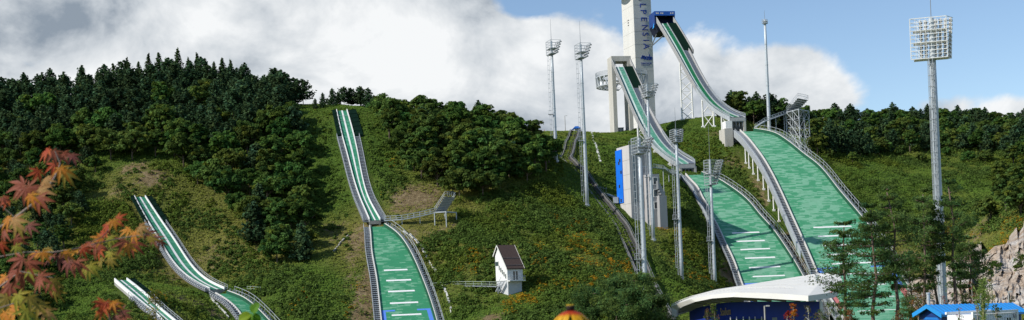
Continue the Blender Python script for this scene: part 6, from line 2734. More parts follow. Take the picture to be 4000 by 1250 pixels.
mb.beam(eR_ + d1 * .5 - Z * .45 + np.array([-.3, .25, 0]), eE_ - d1 * .5 - Z * .45 + np.array([-.3, .25, 0]), .1, .7)
mb.build("eave_board", M_NAVY, cabin)
for f in (.3, .62):
    mb = MB()
    q = cR + ins + along * f - Z * 1.6
    side = np.array([d1[1], -d1[0], 0])
    mb.beam(q + side * .02, q + d1 * 1.4 + side * .02, .08, 1.0)
    mb.build("window", M_GLASS, cabin)

c0, c1 = P(3798, 1219, 92), P(3969, 1208, 94)
cz = c0[2]
c1[2] = cz
cx = (c1 - c0) / np.linalg.norm(c1 - c0)
cy = np.array([-cx[1], cx[0], 0])
if cy[1] < 0:
    cy = -cy
Lc = np.linalg.norm(c1 - c0)
cont = thing("white_container", "white corrugated site container in front of the blue-roofed house, grey end", "container", ((c0[0] + c1[0]) / 2, c0[1] + 1.2, cz - 2.7))
cyv = cy * 2.4
mb = MB()
mb.box(c0 + cx * Lc / 2 + cyv / 2 - Z * 1.4, (Lc, 2.4, 2.4), (cx, cy, Z))
for s_ in np.arange(.2, Lc - .1, .24):
    mb.box(c0 + cx * s_ - cy * .02 - Z * 1.4, (.11, .04, 2.3), (cx, cy, Z))
mb.build("body", mat("container_white", (.74, .75, .76), .5, .1, 1.2), cont)
mb = MB()
for zz in (-.08, -2.65):
    mb.box(c0 + cx * Lc / 2 - cy * .05 + Z * zz, (Lc + .16, .16, .18), (cx, cy, Z))
    mb.box(c0 + cx * Lc / 2 + cy * 2.45 + Z * zz, (Lc + .16, .16, .18), (cx, cy, Z))
for s_ in (0, Lc):
    mb.box(c0 + cx * s_ - cy * .05 - Z * 1.36, (.18, .17, 2.36), (cx, cy, Z))
mb.build("corner_frame", M_WHITE, cont)
mb = MB()
mb.box(c0 + cx * (Lc + .05) + cy * 1.2 - Z * 1.35, (.08, 2.2, 2.3), (cx, cy, Z))
mb.build("grey_end", mat("container_grey", (.36, .37, .40), .6, .15, 1), cont)  # darker grey plate over this end of the container
q = c0 + cx * (Lc * .79) - cy * .08 - Z * .95
mb = MB()
mb.box(q, (.46, .06, .8), (cx, cy, Z))
wv = mb.build("window", M_GLASS, cont)
mb = MB()
for s_ in (-.25, 0, .25):
    mb.box(q + cx * s_ - cy * .03, (.05, .08, .9), (cx, cy, Z))
for s_ in (-.42, 0, .42):
    mb.box(q + Z * s_ - cy * .04, (.56, .06, .05), (cx, cy, Z))
mb.build("window_frame", M_WHITE, wv)
for f in (.12, .93):
    mb = MB()
    mb.box(c0 + cx * Lc * f - cy * .12 - Z * .45, (.1, .14, .3), (cx, cy, Z))
    mb.build("wall_lamp", M_STEELD, cont)

p_ = P(3626, 1148, 113)
mb = MB()
mb.tube([(p_[0], p_[1], gz(p_[0], p_[1]) - .2), p_], .14, 10)
mb.tube([p_, p_ + Z * .12], [.19, .19], 10)
mb.tube([p_ - Z * .5, p_ - Z * .42], [.17, .17], 10)
tag(mb.build("vent_pipe", M_STEEL, None, (p_[0], p_[1], gz(p_[0], p_[1]))), "galvanised vent pipe rising behind the peak of the blue roof", "vent pipe")

# ------------------------------------------------------------------ quarried rock face
def rock_sheet(X0, X1, top, bot, d_bot, d_top, name, label, nx=150, ny=64, seed=3):
    Xs = np.linspace(X0, X1, nx)
    V = []
    pts = rng.uniform(0, 1, (420, 2)) * np.array([(X1 - X0) / 260.0, 1])
    offs = rng.uniform(-1, 1, 420)
    tilt = rng.normal(0, .8, (420, 2))
    for j in range(ny + 2):
        g = min(j / ny, 1.0)
        row = []
        for X in Xs:
            yt, yb = np.interp(X, [a for a, b in top], [b for a, b in top]), bot
            Y = yb + (yt - yb) * g
            q = np.array([(X - X0) / 260.0, g])
            dd = ((pts - q) ** 2 * np.array([2.6, .55])).sum(1)
            o = np.argmin(dd)
            off = offs[o] * 1.3 + (q - pts[o]) @ tilt[o] * 9
            off += 2.0 * (vnoise(np.array([X / 26]), np.array([g * 9]), seed)[0] - .5) + 1.1 * (vnoise(np.array([X / 9]), np.array([g * 24]), seed + 5)[0] - .5)
            ledge = 7 * (1 / (1 + math.exp(-(g - .52 - .12 * math.sin(X / 45)) * 30)))
            d = d_bot + (d_top - d_bot) * g * .75 + ledge + off
            if j > ny:
                d += 45
            p = P(X, Y, d)
            if j > ny:
                p[2] = gz(p[0], p[1]) - .8
            row.append(p)
        V.append(row)
    V = np.array(V)
    mb = MB()
    n0, m0 = V.shape[:2]
    ix = np.arange(n0 * m0).reshape(n0, m0)
    fs = []
    for j in range(n0 - 1):
        for i in range(m0 - 1):
            fs.append((ix[j, i], ix[j, i + 1], ix[j + 1, i + 1], ix[j + 1, i]))
    mb.add(V.reshape(-1, 3), fs)
    return tag(mb.build(name, M_ROCK, None, V[0, m0 // 2]), label, "rock face")


def rock_material():
    m = bpy.data.materials.new("granite")
    nt = nodes_of(m)
    out = N(nt, "ShaderNodeOutputMaterial")
    b = N(nt, "ShaderNodeBsdfPrincipled")
    b.inputs["Roughness"].default_value = .9
    b.inputs["Specular IOR Level"].default_value = .15
    tc = N(nt, "ShaderNodeTexCoord")

    def noise(sc, det, ro, zs=1.0):
        mp = N(nt, "ShaderNodeMapping")
        mp.inputs["Scale"].default_value = (1, 1, zs)
        lk(nt, tc.outputs["Object"], mp.inputs[0])
        n = N(nt, "ShaderNodeTexNoise")
        n.inputs["Scale"].default_value = sc
        n.inputs["Detail"].default_value = det
        n.inputs["Roughness"].default_value = ro
        lk(nt, mp.outputs[0], n.inputs["Vector"])
        return n.outputs["Fac"]

    def ramp(fac, stops):
        r = N(nt, "ShaderNodeValToRGB")
        e = r.color_ramp.elements
        while len(e) < len(stops):
            e.new(.5)
        for k_, (p, c) in enumerate(stops):
            e[k_].position = p
            e[k_].color = rgb(c)
        lk(nt, fac, r.inputs["Fac"])
        return r.outputs["Color"]
    c1 = ramp(noise(.16, 6, .65, .5), [(.30, (.14, .11, .085)), (.40, (.40, .31, .23)), (.52, (.48, .42, .36)), (.7, (.52, .50, .47))])
    c2 = ramp(noise(1.1, 8, .75), [(.3, (.35, .3, .26)), (.5, (1, 1, 1)), (.75, (1.25, 1.2, 1.15))])
    mu = N(nt, "ShaderNodeMix", data_type="RGBA", blend_type="MULTIPLY")
    mu.inputs["Factor"].default_value = 1
    lk(nt, c1, mu.inputs["A"])
    lk(nt, c2, mu.inputs["B"])
    lk(nt, mu.outputs["Result"], b.inputs["Base Color"])
    bp = N(nt, "ShaderNodeBump")
    bp.inputs["Strength"].default_value = 1.0
    bp.inputs["Distance"].default_value = .6
    lk(nt, noise(.9, 9, .7), bp.inputs["Height"])
    lk(nt, bp.outputs["Normal"], b.inputs["Normal"])
    lk(nt, b.outputs[0], out.inputs["Surface"])
    return m


M_ROCK = rock_material()
rock_sheet(3828, 4460, [(3828, 1010), (3860, 985), (3885, 962), (3920, 955), (3960, 950), (4000, 940), (4060, 932), (4130, 940), (4230, 985), (4330, 1060), (4460, 1195)], 1205, 214, 262, "rock_cliff", "pale pinkish quarried rock face with ledges, behind the white container", 240)
rock_sheet(3545, 3835, [(3545, 1110), (3580, 1085), (3620, 1070), (3660, 1075), (3700, 1040), (3740, 1005), (3770, 1000), (3790, 960), (3810, 985), (3835, 1000)], 1205, 232, 282, "rock_cliff", "lower broken rock face seen between the pine trunks", 130, 60, 8)
rock_sheet(3105, 3160, [(3105, 945), (3120, 930), (3140, 945), (3160, 1000)], 1090, 408, 424, "rock_outcrop", "small tan outcrop between the two large landing slopes", 30, 30, 12)
rock_sheet(2838, 2892, [(2838, 1050), (2850, 1010), (2870, 1020), (2892, 1075)], 1135, 396, 404, "rock_outcrop", "tan outcrop under the medium landing slope's stairs", 30, 30, 15)
# tufts growing on the ledges
C, Rr = [], []
for X, Y, d in ((3880, 1040, 244), (3900, 1035, 246), (3985, 1020, 246), (3995, 1040, 243), (3970, 1045, 240), (3830, 1060, 232), (3845, 1050, 236), (3890, 1030, 246), (4000, 1000, 250), (3640, 1130, 240), (3760, 1080, 248), (3720, 1110, 244), (3600, 1140, 240)):
    for _ in range(7):
        p_ = P(X + rng.normal(0, 10), Y + rng.normal(0, 5), d - 2.5)
        C.append(p_)
        Rr.append(rng.uniform(.3, .8))
C, Rr = np.array(C), np.array(Rr)
pos, U, V, k = clump_leaves(C, Rr, 40, .14, .5, .8)
o = bpy.data.objects.new("ledge_foliage", quads_mesh("ledge_foliage", pos, U, V, tintf(len(C), .7, 1.3)[k], leaf_mat("ledge_leaves", (.06, .10, .022), .3, .05, 0)))
COL.objects.link(o)
tag(o, "green tufts rooted on the ledges of the rock face", "ledge plants", kind="stuff")

# ------------------------------------------------------------------ tall pines in front of the widest landing slope
def scots(name, h, crown_from, r, seed_layers, leaf=.115, flat=True, lean=0.0, m=None, dens_=1.0, spread_top=.75):
    mb = MB()
    wob = rng.normal(0, .012 * h, (6, 2))
    zz = np.linspace(0, h * .97, 6)
    wob[0] = 0
    ctr = np.column_stack([wob[:, 0] + lean * zz, wob[:, 1], zz])
    ctr[0, 2] = -1.5
    mb.tube(list(ctr), list(np.linspace(.0125 * h, .003 * h, 6)), 8)
    at_z = lambda z_: np.array([np.interp(z_, ctr[:, 2], ctr[:, 0]), np.interp(z_, ctr[:, 2], ctr[:, 1]), z_])
    Cs, Us, Vs, Ts = [], [], [], []
    for i in range(seed_layers):
        f = (i + rng.uniform(-.3, .3)) / (seed_layers - 1)
        f = min(max(f, 0), 1)
        z0 = h * (crown_from + (.985 - crown_from) * f)
        nb = int(rng.integers(3, 6)) if f < .9 else 5
        for b in range(nb):
            a = rng.uniform(0, 6.283)
            prof = min(1, .42 + 1.3 * f) * (1 - max(0, f - .45) / .55 * spread_top)
            L = r * prof * rng.uniform(.55, 1.15)
            d = np.array([math.cos(a), math.sin(a), 0])
            sd_ = np.array([-d[1], d[0], 0])
            rise = rng.uniform(-.12, .18) + .25 * f
            p0 = at_z(z0)
            tip = p0 + d * L + Z * rise * L
            midp = p0 + d * L * .5 + Z * (rise * .3 * L - .04 * L)
            mb.tube([p0, midp, tip], [.0032 * h, .0022 * h, .0008 * h], 5)
            npad = max(2, int(4.4 * L / r * dens_ + 1))
            for s_ in np.linspace(.42, 1.0, npad):
                s_ = min(1.05, s_ + rng.normal(0, .06))
                c_ = p0 + (tip - p0) * s_ + sd_ * rng.normal(0, .22) * L * (1.15 - s_) + Z * .05
                pr = L * rng.uniform(.20, .36)
                n_ = int(60 * dens_)
                ang = rng.uniform(0, 6.283, n_)
                rr = pr * np.sqrt(rng.random(n_))
                q = c_ + np.column_stack([np.cos(ang) * rr, np.sin(ang) * rr, rng.normal(.0, .42 * pr, n_) + .12 * pr])
                nr = unit(rng.normal(0, .85, (n_, 3)) + np.array([-.2, -.25, .6]))
                U, V = leaf_axes(nr, leaf * rng.uniform(.5, 1.3, n_))
                Cs.append(q)
                Us.append(U * 1.25)
                Vs.append(V * .6)
                Ts.append(np.repeat(tintf(1, .72, 1.3, .1), n_, 0) * rng.uniform(.8, 1.2, (n_, 1)))
                if npad > 2 and s_ < .9:
                    mb.tube([p0 + (tip - p0) * (s_ * .8), c_], [.0014 * h, .0006 * h], 4)
    return tree_proto(name, [(np.concatenate(Cs), np.concatenate(Us), np.concatenate(Vs), np.concatenate(Ts))], mb, m or M_PINE2, M_BARKR)


SCOTS = [scots("tall_pine", 20, .50, 2.6, 12), scots("tall_pine", 20, .46, 2.9, 13), scots("tall_pine", 20, .58, 2.3, 9), scots("tall_pine", 20, .38, 3.2, 14)]
TP = [  # trunk foot column, top column, top row, distance, prototype, width factor, label
    (3426, 3392, 800, 135, 3, 1.0, "broad tall pine in front of the landing slope, its low boughs touching the white roof"),
    (3508, 3472, 728, 138, 1, 1.0, "tallest pine in front of the widest landing slope, forked twin trunk beside it"),
    (3628, 3603, 738, 150, 1, .95, "tall pine just before the biggest floodlight mast, broad flat crown"),
    (3662, 3640, 800, 152, 2, .85, "thin leaning pine almost touching the biggest floodlight mast"),
    (3742, 3712, 706, 150, 0, 1.0, "tall sparse pine beyond the biggest floodlight mast, straight bare trunk"),
    (3762, 3748, 905, 158, 2, .9, "shorter bent pine behind the sparse one, before the rock face"),
    (3798, 3778, 925, 156, 3, .9, "bushy shorter pine before the rock face, farthest from the mast"),
    (3326, 3304, 868, 140, 3, 1.0, "pine with thin boughs over the white roof's tip"),
    (3574, 3552, 985, 150, 3, .8, "short pine in the middle of the pine row, in front of the slope's lower edge")]
pused = set()
for Xb, Xt, Yt, d, pi_, wf_, lab in TP:
    t = P(Xt, Yt, d)
    x = P(Xt, Yt, d)[0] + rng.normal(0, .1)
    g = gz(x, d)
    h_m = t[2] - g
    sc_ = h_m / 20.0
    pr = SCOTS[pi_]
    w_ = (10 + h_m * .45) / 20 * wf_ * (1.2 if pi_ == 3 else 1.12)
    if pr.name not in pused:
        pused.add(pr.name)
        pr.location = (x, d, g)
        pr.scale = (w_, w_, sc_)
        pr.rotation_euler = (0, 0, rng.uniform(0, 6))
        tag(pr, lab, "pine tree", "tall pines before the widest landing slope")
    else:
        o = copy_thing(pr, (x, d, g), rng.uniform(0, 6), w_, lab, "tall pines before the widest landing slope", sc_)
        o["category"] = "pine tree"
# umbrella-crowned pines at the foot of the flowered slope
UMB = [scots("umbrella_pine", 12, .35, 4.3, 11, .16, spread_top=.3, dens_=1.25), scots("umbrella_pine", 12, .28, 4.0, 12, .16, spread_top=.35, dens_=1.25)]
for i_, (Xb, Yt, d, lab) in enumerate(((2400, 1112, 205, "flat-crowned pine, middle of the clump below the flowered slope"), (2478, 1092, 214, "flat-crowned pine touching the thickest floodlight mast's foot"), (2315, 1140, 208, "flat-crowned pine nearest the orange flower, below the flowered slope"),
                                       (2550, 1172, 200, "low flat-crowned pine beside the rail track's lowest bend"), (2440, 1150, 195, "front flat-crowned pine of the clump with a bare forked trunk"))):
    t = P(Xb, Yt, d)
    g = gz(t[0], d)
    s_ = (t[2] - g) / 12
    if i_ < 2:
        o = UMB[i_]
        o.location, o.scale, o.rotation_euler = (t[0], d, g), (s_, s_, s_), (0, 0, i_ * 2.0)
        tag(o, lab, "pine tree", "flat-crowned pines below the flowered slope")
    else:
        o = copy_thing(UMB[i_ % 2], (t[0], d, g), i_ * 1.7, s_, lab, "flat-crowned pines below the flowered slope")
        o["category"] = "pine tree"

# ------------------------------------------------------------------ saplings by the building and the house
def sapling(name, X, Yt, d, wpx, label, col, n=26, per=26, leaf=.07, trunk=(.3, .27, .23), base_y=None, cat="sapling"):
    t = P(X, Yt, d)
    g = gz(t[0], d)
    Hh = t[2] - g
    r = wpx / FP * d / 2
    vis = (max(1275, Yt + 60) - Yt) / FP * d
    root = thing(name, label, cat, (t[0], d, g))
    mb = MB()
    base = np.array([t[0], d, g])
    mb.tube([base, base + Z * Hh * .5 + np.array([.06, 0, 0]), base + Z * Hh * .97], [.012 * Hh, .009 * Hh, .003 * Hh], 6)
    C = []
    for _ in range(n):
        f = rng.random() ** .8
        a = rng.uniform(0, 6.28)
        rr = r * (1 - .75 * f) * math.sqrt(rng.random())
        c_ = base + np.array([math.cos(a) * rr, math.sin(a) * rr, Hh - vis * (1 - f) * 1.1])
        C.append(c_)
        mb.tube([base + Z * max(.2, c_[2] - g - .35), c_], [.004 * Hh, .0015 * Hh], 4)
    mb.build("trunk", mat("sapling_bark_%d" % int(trunk[0] * 100), trunk, .9, .25, 3), root)
    C = np.array(C)
    pos, U, V, k = clump_leaves(C, rng.uniform(.18, .42, n) * r + .05, per, leaf, .3, .9)
    cols = np.array(col)
    T = cols[rng.integers(len(cols), size=n)][k] * rng.uniform(.7, 1.25, (len(k), 1))
    o = bpy.data.objects.new("crown", quads_mesh("crown", pos - base, U, V, T, M_SAP))
    COL.objects.link(o)
    o.parent = root
    return root


M_SAP = leaf_mat("sapling_leaves", (1, 1, 1), .35, .05, 0)
GRN, OLV, YEL = (.08, .13, .025), (.13, .12, .035), (.30, .24, .03)
ORG, REDL, BRN = (.40, .12, .02), (.30, .035, .02), (.16, .09, .045)
sapling("young_tree", 2790, 1192, 148, 62, "thin green and brown sapling covering part of the gold lettering", [GRN, GRN, OLV, BRN], 18, 18, .075, (.25, .2, .16))
sapling("young_tree", 2762, 1212, 150, 46, "small brownish sapling leaning beside the green one before the gold lettering", [OLV, BRN, GRN], 12, 16, .07, (.25, .2, .16))
sapling("autumn_maple", 3098, 1189, 148, 52, "small orange-red autumn maple against the blue wall", [ORG, ORG, (.45, .2, .02), REDL], 26, 30, .075)
sapling("autumn_maple", 3074, 1219, 147, 38, "deep red low maple beside the orange one against the blue wall", [REDL, REDL, (.25, .03, .04)], 18, 26, .07)
sapling("young_birch", 3156, 1192, 146, 50, "pale-stemmed grey-green birch sapling before the blue wall", [(.12, .13, .06), OLV, (.15, .14, .08)], 18, 18, .06, (.5, .48, .44))
sapling("young_birch", 3236, 1172, 142, 66, "tall white-stemmed yellowish sapling beyond the building's end column", [OLV, (.2, .2, .05), GRN], 22, 20, .065, (.5, .48, .44))
sapling("young_tree", 3200, 1215, 139, 70, "brownish bushy sapling low in front of the building's end column", [OLV, BRN, GRN], 22, 18, .065)
sapling("autumn_maple", 3320, 1215, 132, 80, "rusty low tree under the broad tall pine", [BRN, (.3, .1, .04), OLV], 22, 20, .06)
sapling("young_tree", 3280, 1195, 150, 60, "yellow-green bush at the end of the white roof", [GRN, YEL, OLV], 22, 20, .07)
sapling("autumn_maple", 3582, 1140, 128, 90, "rust and green tree just beside the blue roof's gable", [BRN, OLV, GRN, (.3, .12, .04)], 34, 24, .06)
sapling("autumn_maple", 3795, 1105, 124, 46, "thin bare-looking red sapling behind the blue roof", [REDL, (.3, .07, .06), BRN], 18, 14, .05)
sapling("young_tree", 3690, 1165, 122, 60, "yellow and red bush peeping over the blue roof near the mast", [YEL, REDL, OLV], 26, 22, .05)
sapling("young_tree", 3870, 1060, 170, 80, "leafy yellow-green young tree before the rock face", [GRN, OLV, YEL], 34, 26, .09)
sapling("young_tree", 3950, 1165, 120, 50, "low green bush at the foot of the rock face beside the lamp", [GRN, OLV], 18, 20, .06)
sapling("young_tree", 3745, 1192, 84, 40, "slender dark-leaved sapling in front of the blue roof", [GRN, OLV, REDL], 10, 9, .045)
sapling("young_tree", 3815, 1190, 82, 46, "thin reddish sapling before the white container's corner", [(.2, .06, .05), OLV], 10, 9, .045)
sapling("young_tree", 3890, 1190, 78, 60, "dark green sapling before the white container's window", [GRN, (.05, .09, .02)], 16, 14, .05)
sapling("young_tree", 605, 1148, 170, 120, "yellow-green sapling in front of the shortest ramp", [YEL, OLV, GRN, (.2, .2, .03)], 40, 20, .11)
sapling("young_tree", 3510, 1225, 128, 90, "green and rust undergrowth tree among the pine trunks", [GRN, OLV, BRN], 24, 20, .07)
sapling("young_tree", 3610, 1195, 124, 50, "brown and green bush behind the left eave of the blue roof", [OLV, BRN, GRN], 18, 20, .06)

# ------------------------------------------------------------------ plants close to the photographer
def leaf_shape(lobes, wid=.2, droop=.35, curl=.15):
    """palmate leaf with pointed lobes, base at the origin, middle lobe along +Y"""
    mb = MB()
    for ang, L in lobes:
        a = rad(ang)
        d = np.array([math.sin(a), math.cos(a), 0])
        s_ = np.array([d[1], -d[0], 0])
        prev = None
        for f, w in ((0, .05), (.2, .55), (.42, 1.0), (.65, .72), (.85, .33), (1.0, .01)):
            c_ = d * L * f
            z_ = -droop * (L * f) ** 2
            row = [c_ - s_ * wid * w * L + Z * (z_ + curl * w * wid * L), c_ + Z * z_, c_ + s_ * wid * w * L + Z * (z_ + curl * w * wid * L)]
            if prev is not None:
                mb.quad(prev[0], prev[1], row[1], row[0])
                mb.quad(prev[1], prev[2], row[2], row[1])
            prev = row
    return mb


def fg_leaf_mat(name, c, c2, trans=.35):
    m = bpy.data.materials.new(name)
    nt = nodes_of(m)
    out = N(nt, "ShaderNodeOutputMaterial")
    tc = N(nt, "ShaderNodeTexCoord")
    no = N(nt, "ShaderNodeTexNoise")
    no.inputs["Scale"].default_value = 1.6
    no.inputs["Detail"].default_value = 4
    lk(nt, tc.outputs["Object"], no.inputs["Vector"])
    r = N(nt, "ShaderNodeValToRGB")
    r.color_ramp.elements[0].position, r.color_ramp.elements[1].position = .35, .65
    r.color_ramp.elements[0].color, r.color_ramp.elements[1].color = rgb(c), rgb(c2)
    lk(nt, no.outputs["Fac"], r.inputs[0])
    b, t, ms = N(nt, "ShaderNodeBsdfPrincipled"), N(nt, "ShaderNodeBsdfTranslucent"), N(nt, "ShaderNodeMixShader")
    b.inputs["Roughness"].default_value = .6
    b.inputs["Specular IOR Level"].default_value = .15
    ms.inputs[0].default_value = trans
    lk(nt, r.outputs[0], b.inputs["Base Color"])
    lk(nt, r.outputs[0], t.inputs["Color"])
    lk(nt, b.outputs[0], ms.inputs[1])
    lk(nt, t.outputs[0], ms.inputs[2])
    lk(nt, ms.outputs[0], out.inputs["Surface"])
    return m


LM = {"red": fg_leaf_mat("maple_red", (.34, .04, .02), (.46, .11, .02)), "rose": fg_leaf_mat("maple_rose", (.21, .05, .03), (.28, .085, .035), .22), "orange": fg_leaf_mat("maple_orange", (.50, .16, .02), (.52, .26, .03)),
      "olive": fg_leaf_mat("maple_olive", (.20, .15, .03), (.34, .24, .03)), "tan": fg_leaf_mat("maple_tan", (.45, .27, .10), (.38, .16, .05)), "dark": fg_leaf_mat("maple_dark", (.14, .04, .035), (.24, .08, .05), .15), "lime": fg_leaf_mat("maple_lime", (.30, .30, .04), (.36, .26, .03))}
LSH = []
for k_ in range(4):
    lob = [(0, 1.0), (-38 + rng.normal(0, 4), .92), (38 + rng.normal(0, 4), .92), (-78, .66), (78, .66), (-122, .34), (122, .34)]
    LSH.append((lob, rng.uniform(.115, .15), rng.uniform(.25, .6), rng.uniform(.1, .3)))
maple = thing("maple_branch", "close-up red and orange maple branch reaching in from the frame's edge", "maple", P(-420, 1500, 3.0))
MESHES = {}


def maple_leaf(X, Y, size, colr, ang, d=None, tilt=None, par=None):
    par = par or maple
    key = (colr, int(rng.integers(4)))
    if key not in MESHES:
        mb = leaf_shape(*LSH[key[1]])
        o = mb.build("leaf", LM[colr], par)
        # leaf meshes are stored around their own base
        co = np.array([v for v in mb.v])
        o.data.vertices.foreach_set("co", co.astype(np.float32).ravel())
        o.data.polygons.foreach_set("use_smooth", [True] * len(o.data.polygons))
        MESHES[key] = o
    else:
        o = MESHES[key].copy()
        COL.objects.link(o)
        o.parent = par
    d = d or rng.uniform(2.8, 3.25)
    p = P(X, Y, d)
    s_ = size * .73 / FP * d
    a = rad(ang)
    yv = np.array([math.sin(a), -rng.uniform(.1, .5), -math.cos(a)])      # ang 0 hangs down, + to the right
    yv /= np.linalg.norm(yv)
    up = np.array([rng.normal(-.25, .35), -.75, rng.uniform(.2, 1.0)])
    xv = np.cross(yv, up)
    xv /= np.linalg.norm(xv)
    zv = np.cross(xv, yv)
    o.matrix_local = Matrix(((xv[0] * s_, yv[0] * s_, zv[0] * s_, 0), (xv[1] * s_, yv[1] * s_, zv[1] * s_, 0), (xv[2] * s_, yv[2] * s_, zv[2] * s_, 0), (0, 0, 0, 1)))
    o.location = tuple(p - WL[par.name])
    return p


ML = [(205, 590, 95, "rose", 20), (190, 585, 90, "red", -50), (245, 600, 80, "rose", 70), (280, 605, 75, "dark", 30), (215, 640, 90, "red", -20), (235, 655, 100, "orange", 40), (255, 670, 100, "olive", 25), (150, 665, 80, "red", -25), (195, 690, 80, "tan", -60), (180, 700, 70, "tan", 30),
      (95, 720, 115, "rose", -75), (110, 730, 120, "rose", 60), (100, 735, 100, "rose", -10), (150, 740, 105, "tan", 75), (120, 760, 90, "orange", 10), (150, 770, 110, "rose", 35), (30, 780, 70, "red", -60), (10, 770, 60, "rose", 30),
      (40, 850, 90, "orange", -50), (55, 855, 95, "tan", 40), (70, 870, 100, "olive", 15), (110, 880, 80, "dark", 60), (20, 900, 90, "rose", -10), (60, 930, 90, "rose", 60), (0, 950, 80, "red", 20), (60, 960, 70, "lime", 40),
      (440, 860, 70, "orange", 20), (455, 855, 70, "red", 85), (420, 875, 75, "red", -15), (410, 910, 75, "red", -50), (430, 925, 70, "lime", 20), (395, 930, 70, "orange", -70), (505, 895, 70, "orange", -60), (525, 905, 75, "orange", 10), (545, 885, 75, "tan", 60), (490, 940, 95, "rose", -30), (515, 945, 95, "rose", 45), (500, 955, 80, "orange", 5),
      (570, 910, 75, "rose", 70), (585, 925, 80, "olive", 30), (600, 930, 70, "dark", 60), (625, 940, 60, "rose", 30), (350, 950, 95, "rose", -60), (375, 950, 100, "rose", 30), (390, 975, 70, "red", -10), (300, 975, 75, "orange", -65), (320, 970, 75, "red", 60), (430, 985, 60, "lime", -20), (455, 985, 65, "olive", 30),
      (400, 1010, 70, "olive", -35), (430, 1010, 70, "olive", 10), (340, 1030, 90, "olive", -10), (350, 1035, 95, "lime", 40), (300, 1020, 105, "rose", 15), (270, 1020, 90, "dark", -20), (210, 995, 90, "dark", -50), (230, 1000, 90, "dark", 40), (250, 985, 80, "orange", 60), (150, 985, 75, "orange", -60), (165, 985, 80, "orange", 40), (190, 970, 70, "olive", -30),
      (90, 1010, 110, "rose", -55), (110, 1020, 110, "rose", 50), (70, 1060, 115, "rose", -75), (85, 1065, 120, "rose", 5), (110, 1060, 90, "lime", 70), (150, 1080, 95, "rose", 65), (160, 1095, 85, "rose", -40), (190, 1110, 85, "rose", 50), (210, 1090, 90, "olive", 20), (215, 1130, 85, "olive", 30),
      (20, 1080, 110, "orange", -40), (40, 1110, 120, "rose", -10), (30, 1160, 130, "olive", -30), (70, 1150, 130, "lime", 20), (110, 1160, 110, "olive", 50), (60, 1200, 130, "orange", -40), (100, 1210, 120, "lime", 10), (150, 1190, 100, "olive", 45), (180, 1210, 95, "tan", 20), (20, 1220, 120, "orange", 0)]
for a_ in ML:
    maple_leaf(*a_)
mb = MB()
tw = lambda pts, r0, r1, d=3.05: mb.tube([P(x, y, d) for x, y in pts], list(np.linspace(r0, r1, len(pts))), 6)
tw([(-420, 1500), (-330, 1250), (-200, 1080), (-80, 940), (60, 850), (125, 800), (180, 745), (215, 690), (235, 640), (215, 590)], 0.0055, 0.0011)
tw([(-200, 1080), (-40, 1010), (100, 985), (210, 985), (310, 968), (400, 925), (440, 880), (450, 855)], 0.0020, 0.0008)
tw([(310, 968), (400, 945), (500, 925), (580, 915), (630, 938)], 0.0015, 0.0008)
tw([(-330, 1250), (-150, 1180), (0, 1120), (80, 1060), (150, 1075), (210, 1085)], 0.0030, 0.0010)
tw([(-330, 1250), (-120, 1240), (40, 1190), (120, 1165)], 0.0025, 0.0010)
tw([(60, 850), (0, 800), (-20, 770)], 0.0010, 0.0008)
tw([(125, 800), (100, 730)], 0.0009, 0.0008)
mb.build("twig", mat("grey_twig", (.26, .20, .17), .8, .25, 30), maple)
mb = MB()
b0 = P(-420, 1500, 3.0)
mb.tube([b0, b0 + np.array([-.1, .05, -.35]), (b0[0] - .12, b0[1] + .1, gz(b0[0], b0[1]) - .1)], [.012, .018, .026], 8)
mb.build("trunk", MATS["grey_twig"], maple)
spr = thing("maple_sprig", "small bright red maple sprig at the picture's lower edge, apart from the branch", "maple", P(430, 1320, 2.9))
n0 = len(MESHES)
MESHES.clear()
for a_ in [(400, 1180, 75, "red", -60), (415, 1178, 80, "red", 20), (440, 1182, 75, "orange", 70), (405, 1195, 85, "red", -20), (440, 1200, 70, "dark", 40), (470, 1215, 70, "dark", 60), (395, 1215, 75, "orange", -15), (450, 1235, 70, "dark", 10), (480, 1235, 60, "rose", 40)]:
    maple_leaf(*a_, d=2.9, par=spr)
mb = MB()
b0 = P(430, 1320, 2.9)
mb.tube([(b0[0], b0[1], gz(b0[0], b0[1]) - .05), b0, P(428, 1240, 2.9), P(420, 1180, 2.9)], [.006, .004, .002, .001], 6)
mb.build("stem", MATS["grey_twig"], spr)

# orange and yellow cone-headed flower
fc = P(2228, 1206, 2.3)
flw = thing("coneflower", "drooping orange and yellow garden flower with a black-brown cone head", "flower", (fc[0], fc[1], gz(fc[0], fc[1])))
s1 = 2.3 / FP
mb = MB()
mb.tube([(fc[0] + .01, fc[1], gz(fc[0], fc[1]) - .03), (fc[0], fc[1], fc[2] - .03), (fc[0], fc[1], fc[2] - 6 * s1)], [.003, .0022, .002], 6)
mb.build("stem", mat("green_stem", (.08, .14, .03), .7, .2, 20), flw)
mb = MB()
mb.tube([fc - Z * 10 * s1, fc - Z * 7 * s1, fc + Z * 4 * s1, fc + Z * 12 * s1, fc + Z * 15 * s1], [9 * s1, 14 * s1, 17 * s1, 16 * s1, 9 * s1], 14)
mb.smooth = True
hd = mb.build("cone_head", mat("cone_brown", (.018, .010, .008), .8, .4, 200), flw)
mb = MB()
for t in np.linspace(0, 6.283, 19)[:-1]:
    q = fc + np.array([math.cos(t) * 13 * s1, math.sin(t) * 14 * s1, 14 * s1])
    mb.tube([q - Z * 2 * s1, q + Z * 3 * s1], [2.2 * s1, 1.8 * s1], 5)
mb.build("pollen_fringe", mat("pollen_yellow", (.55, .35, .02), .7, .2, 100), hd)


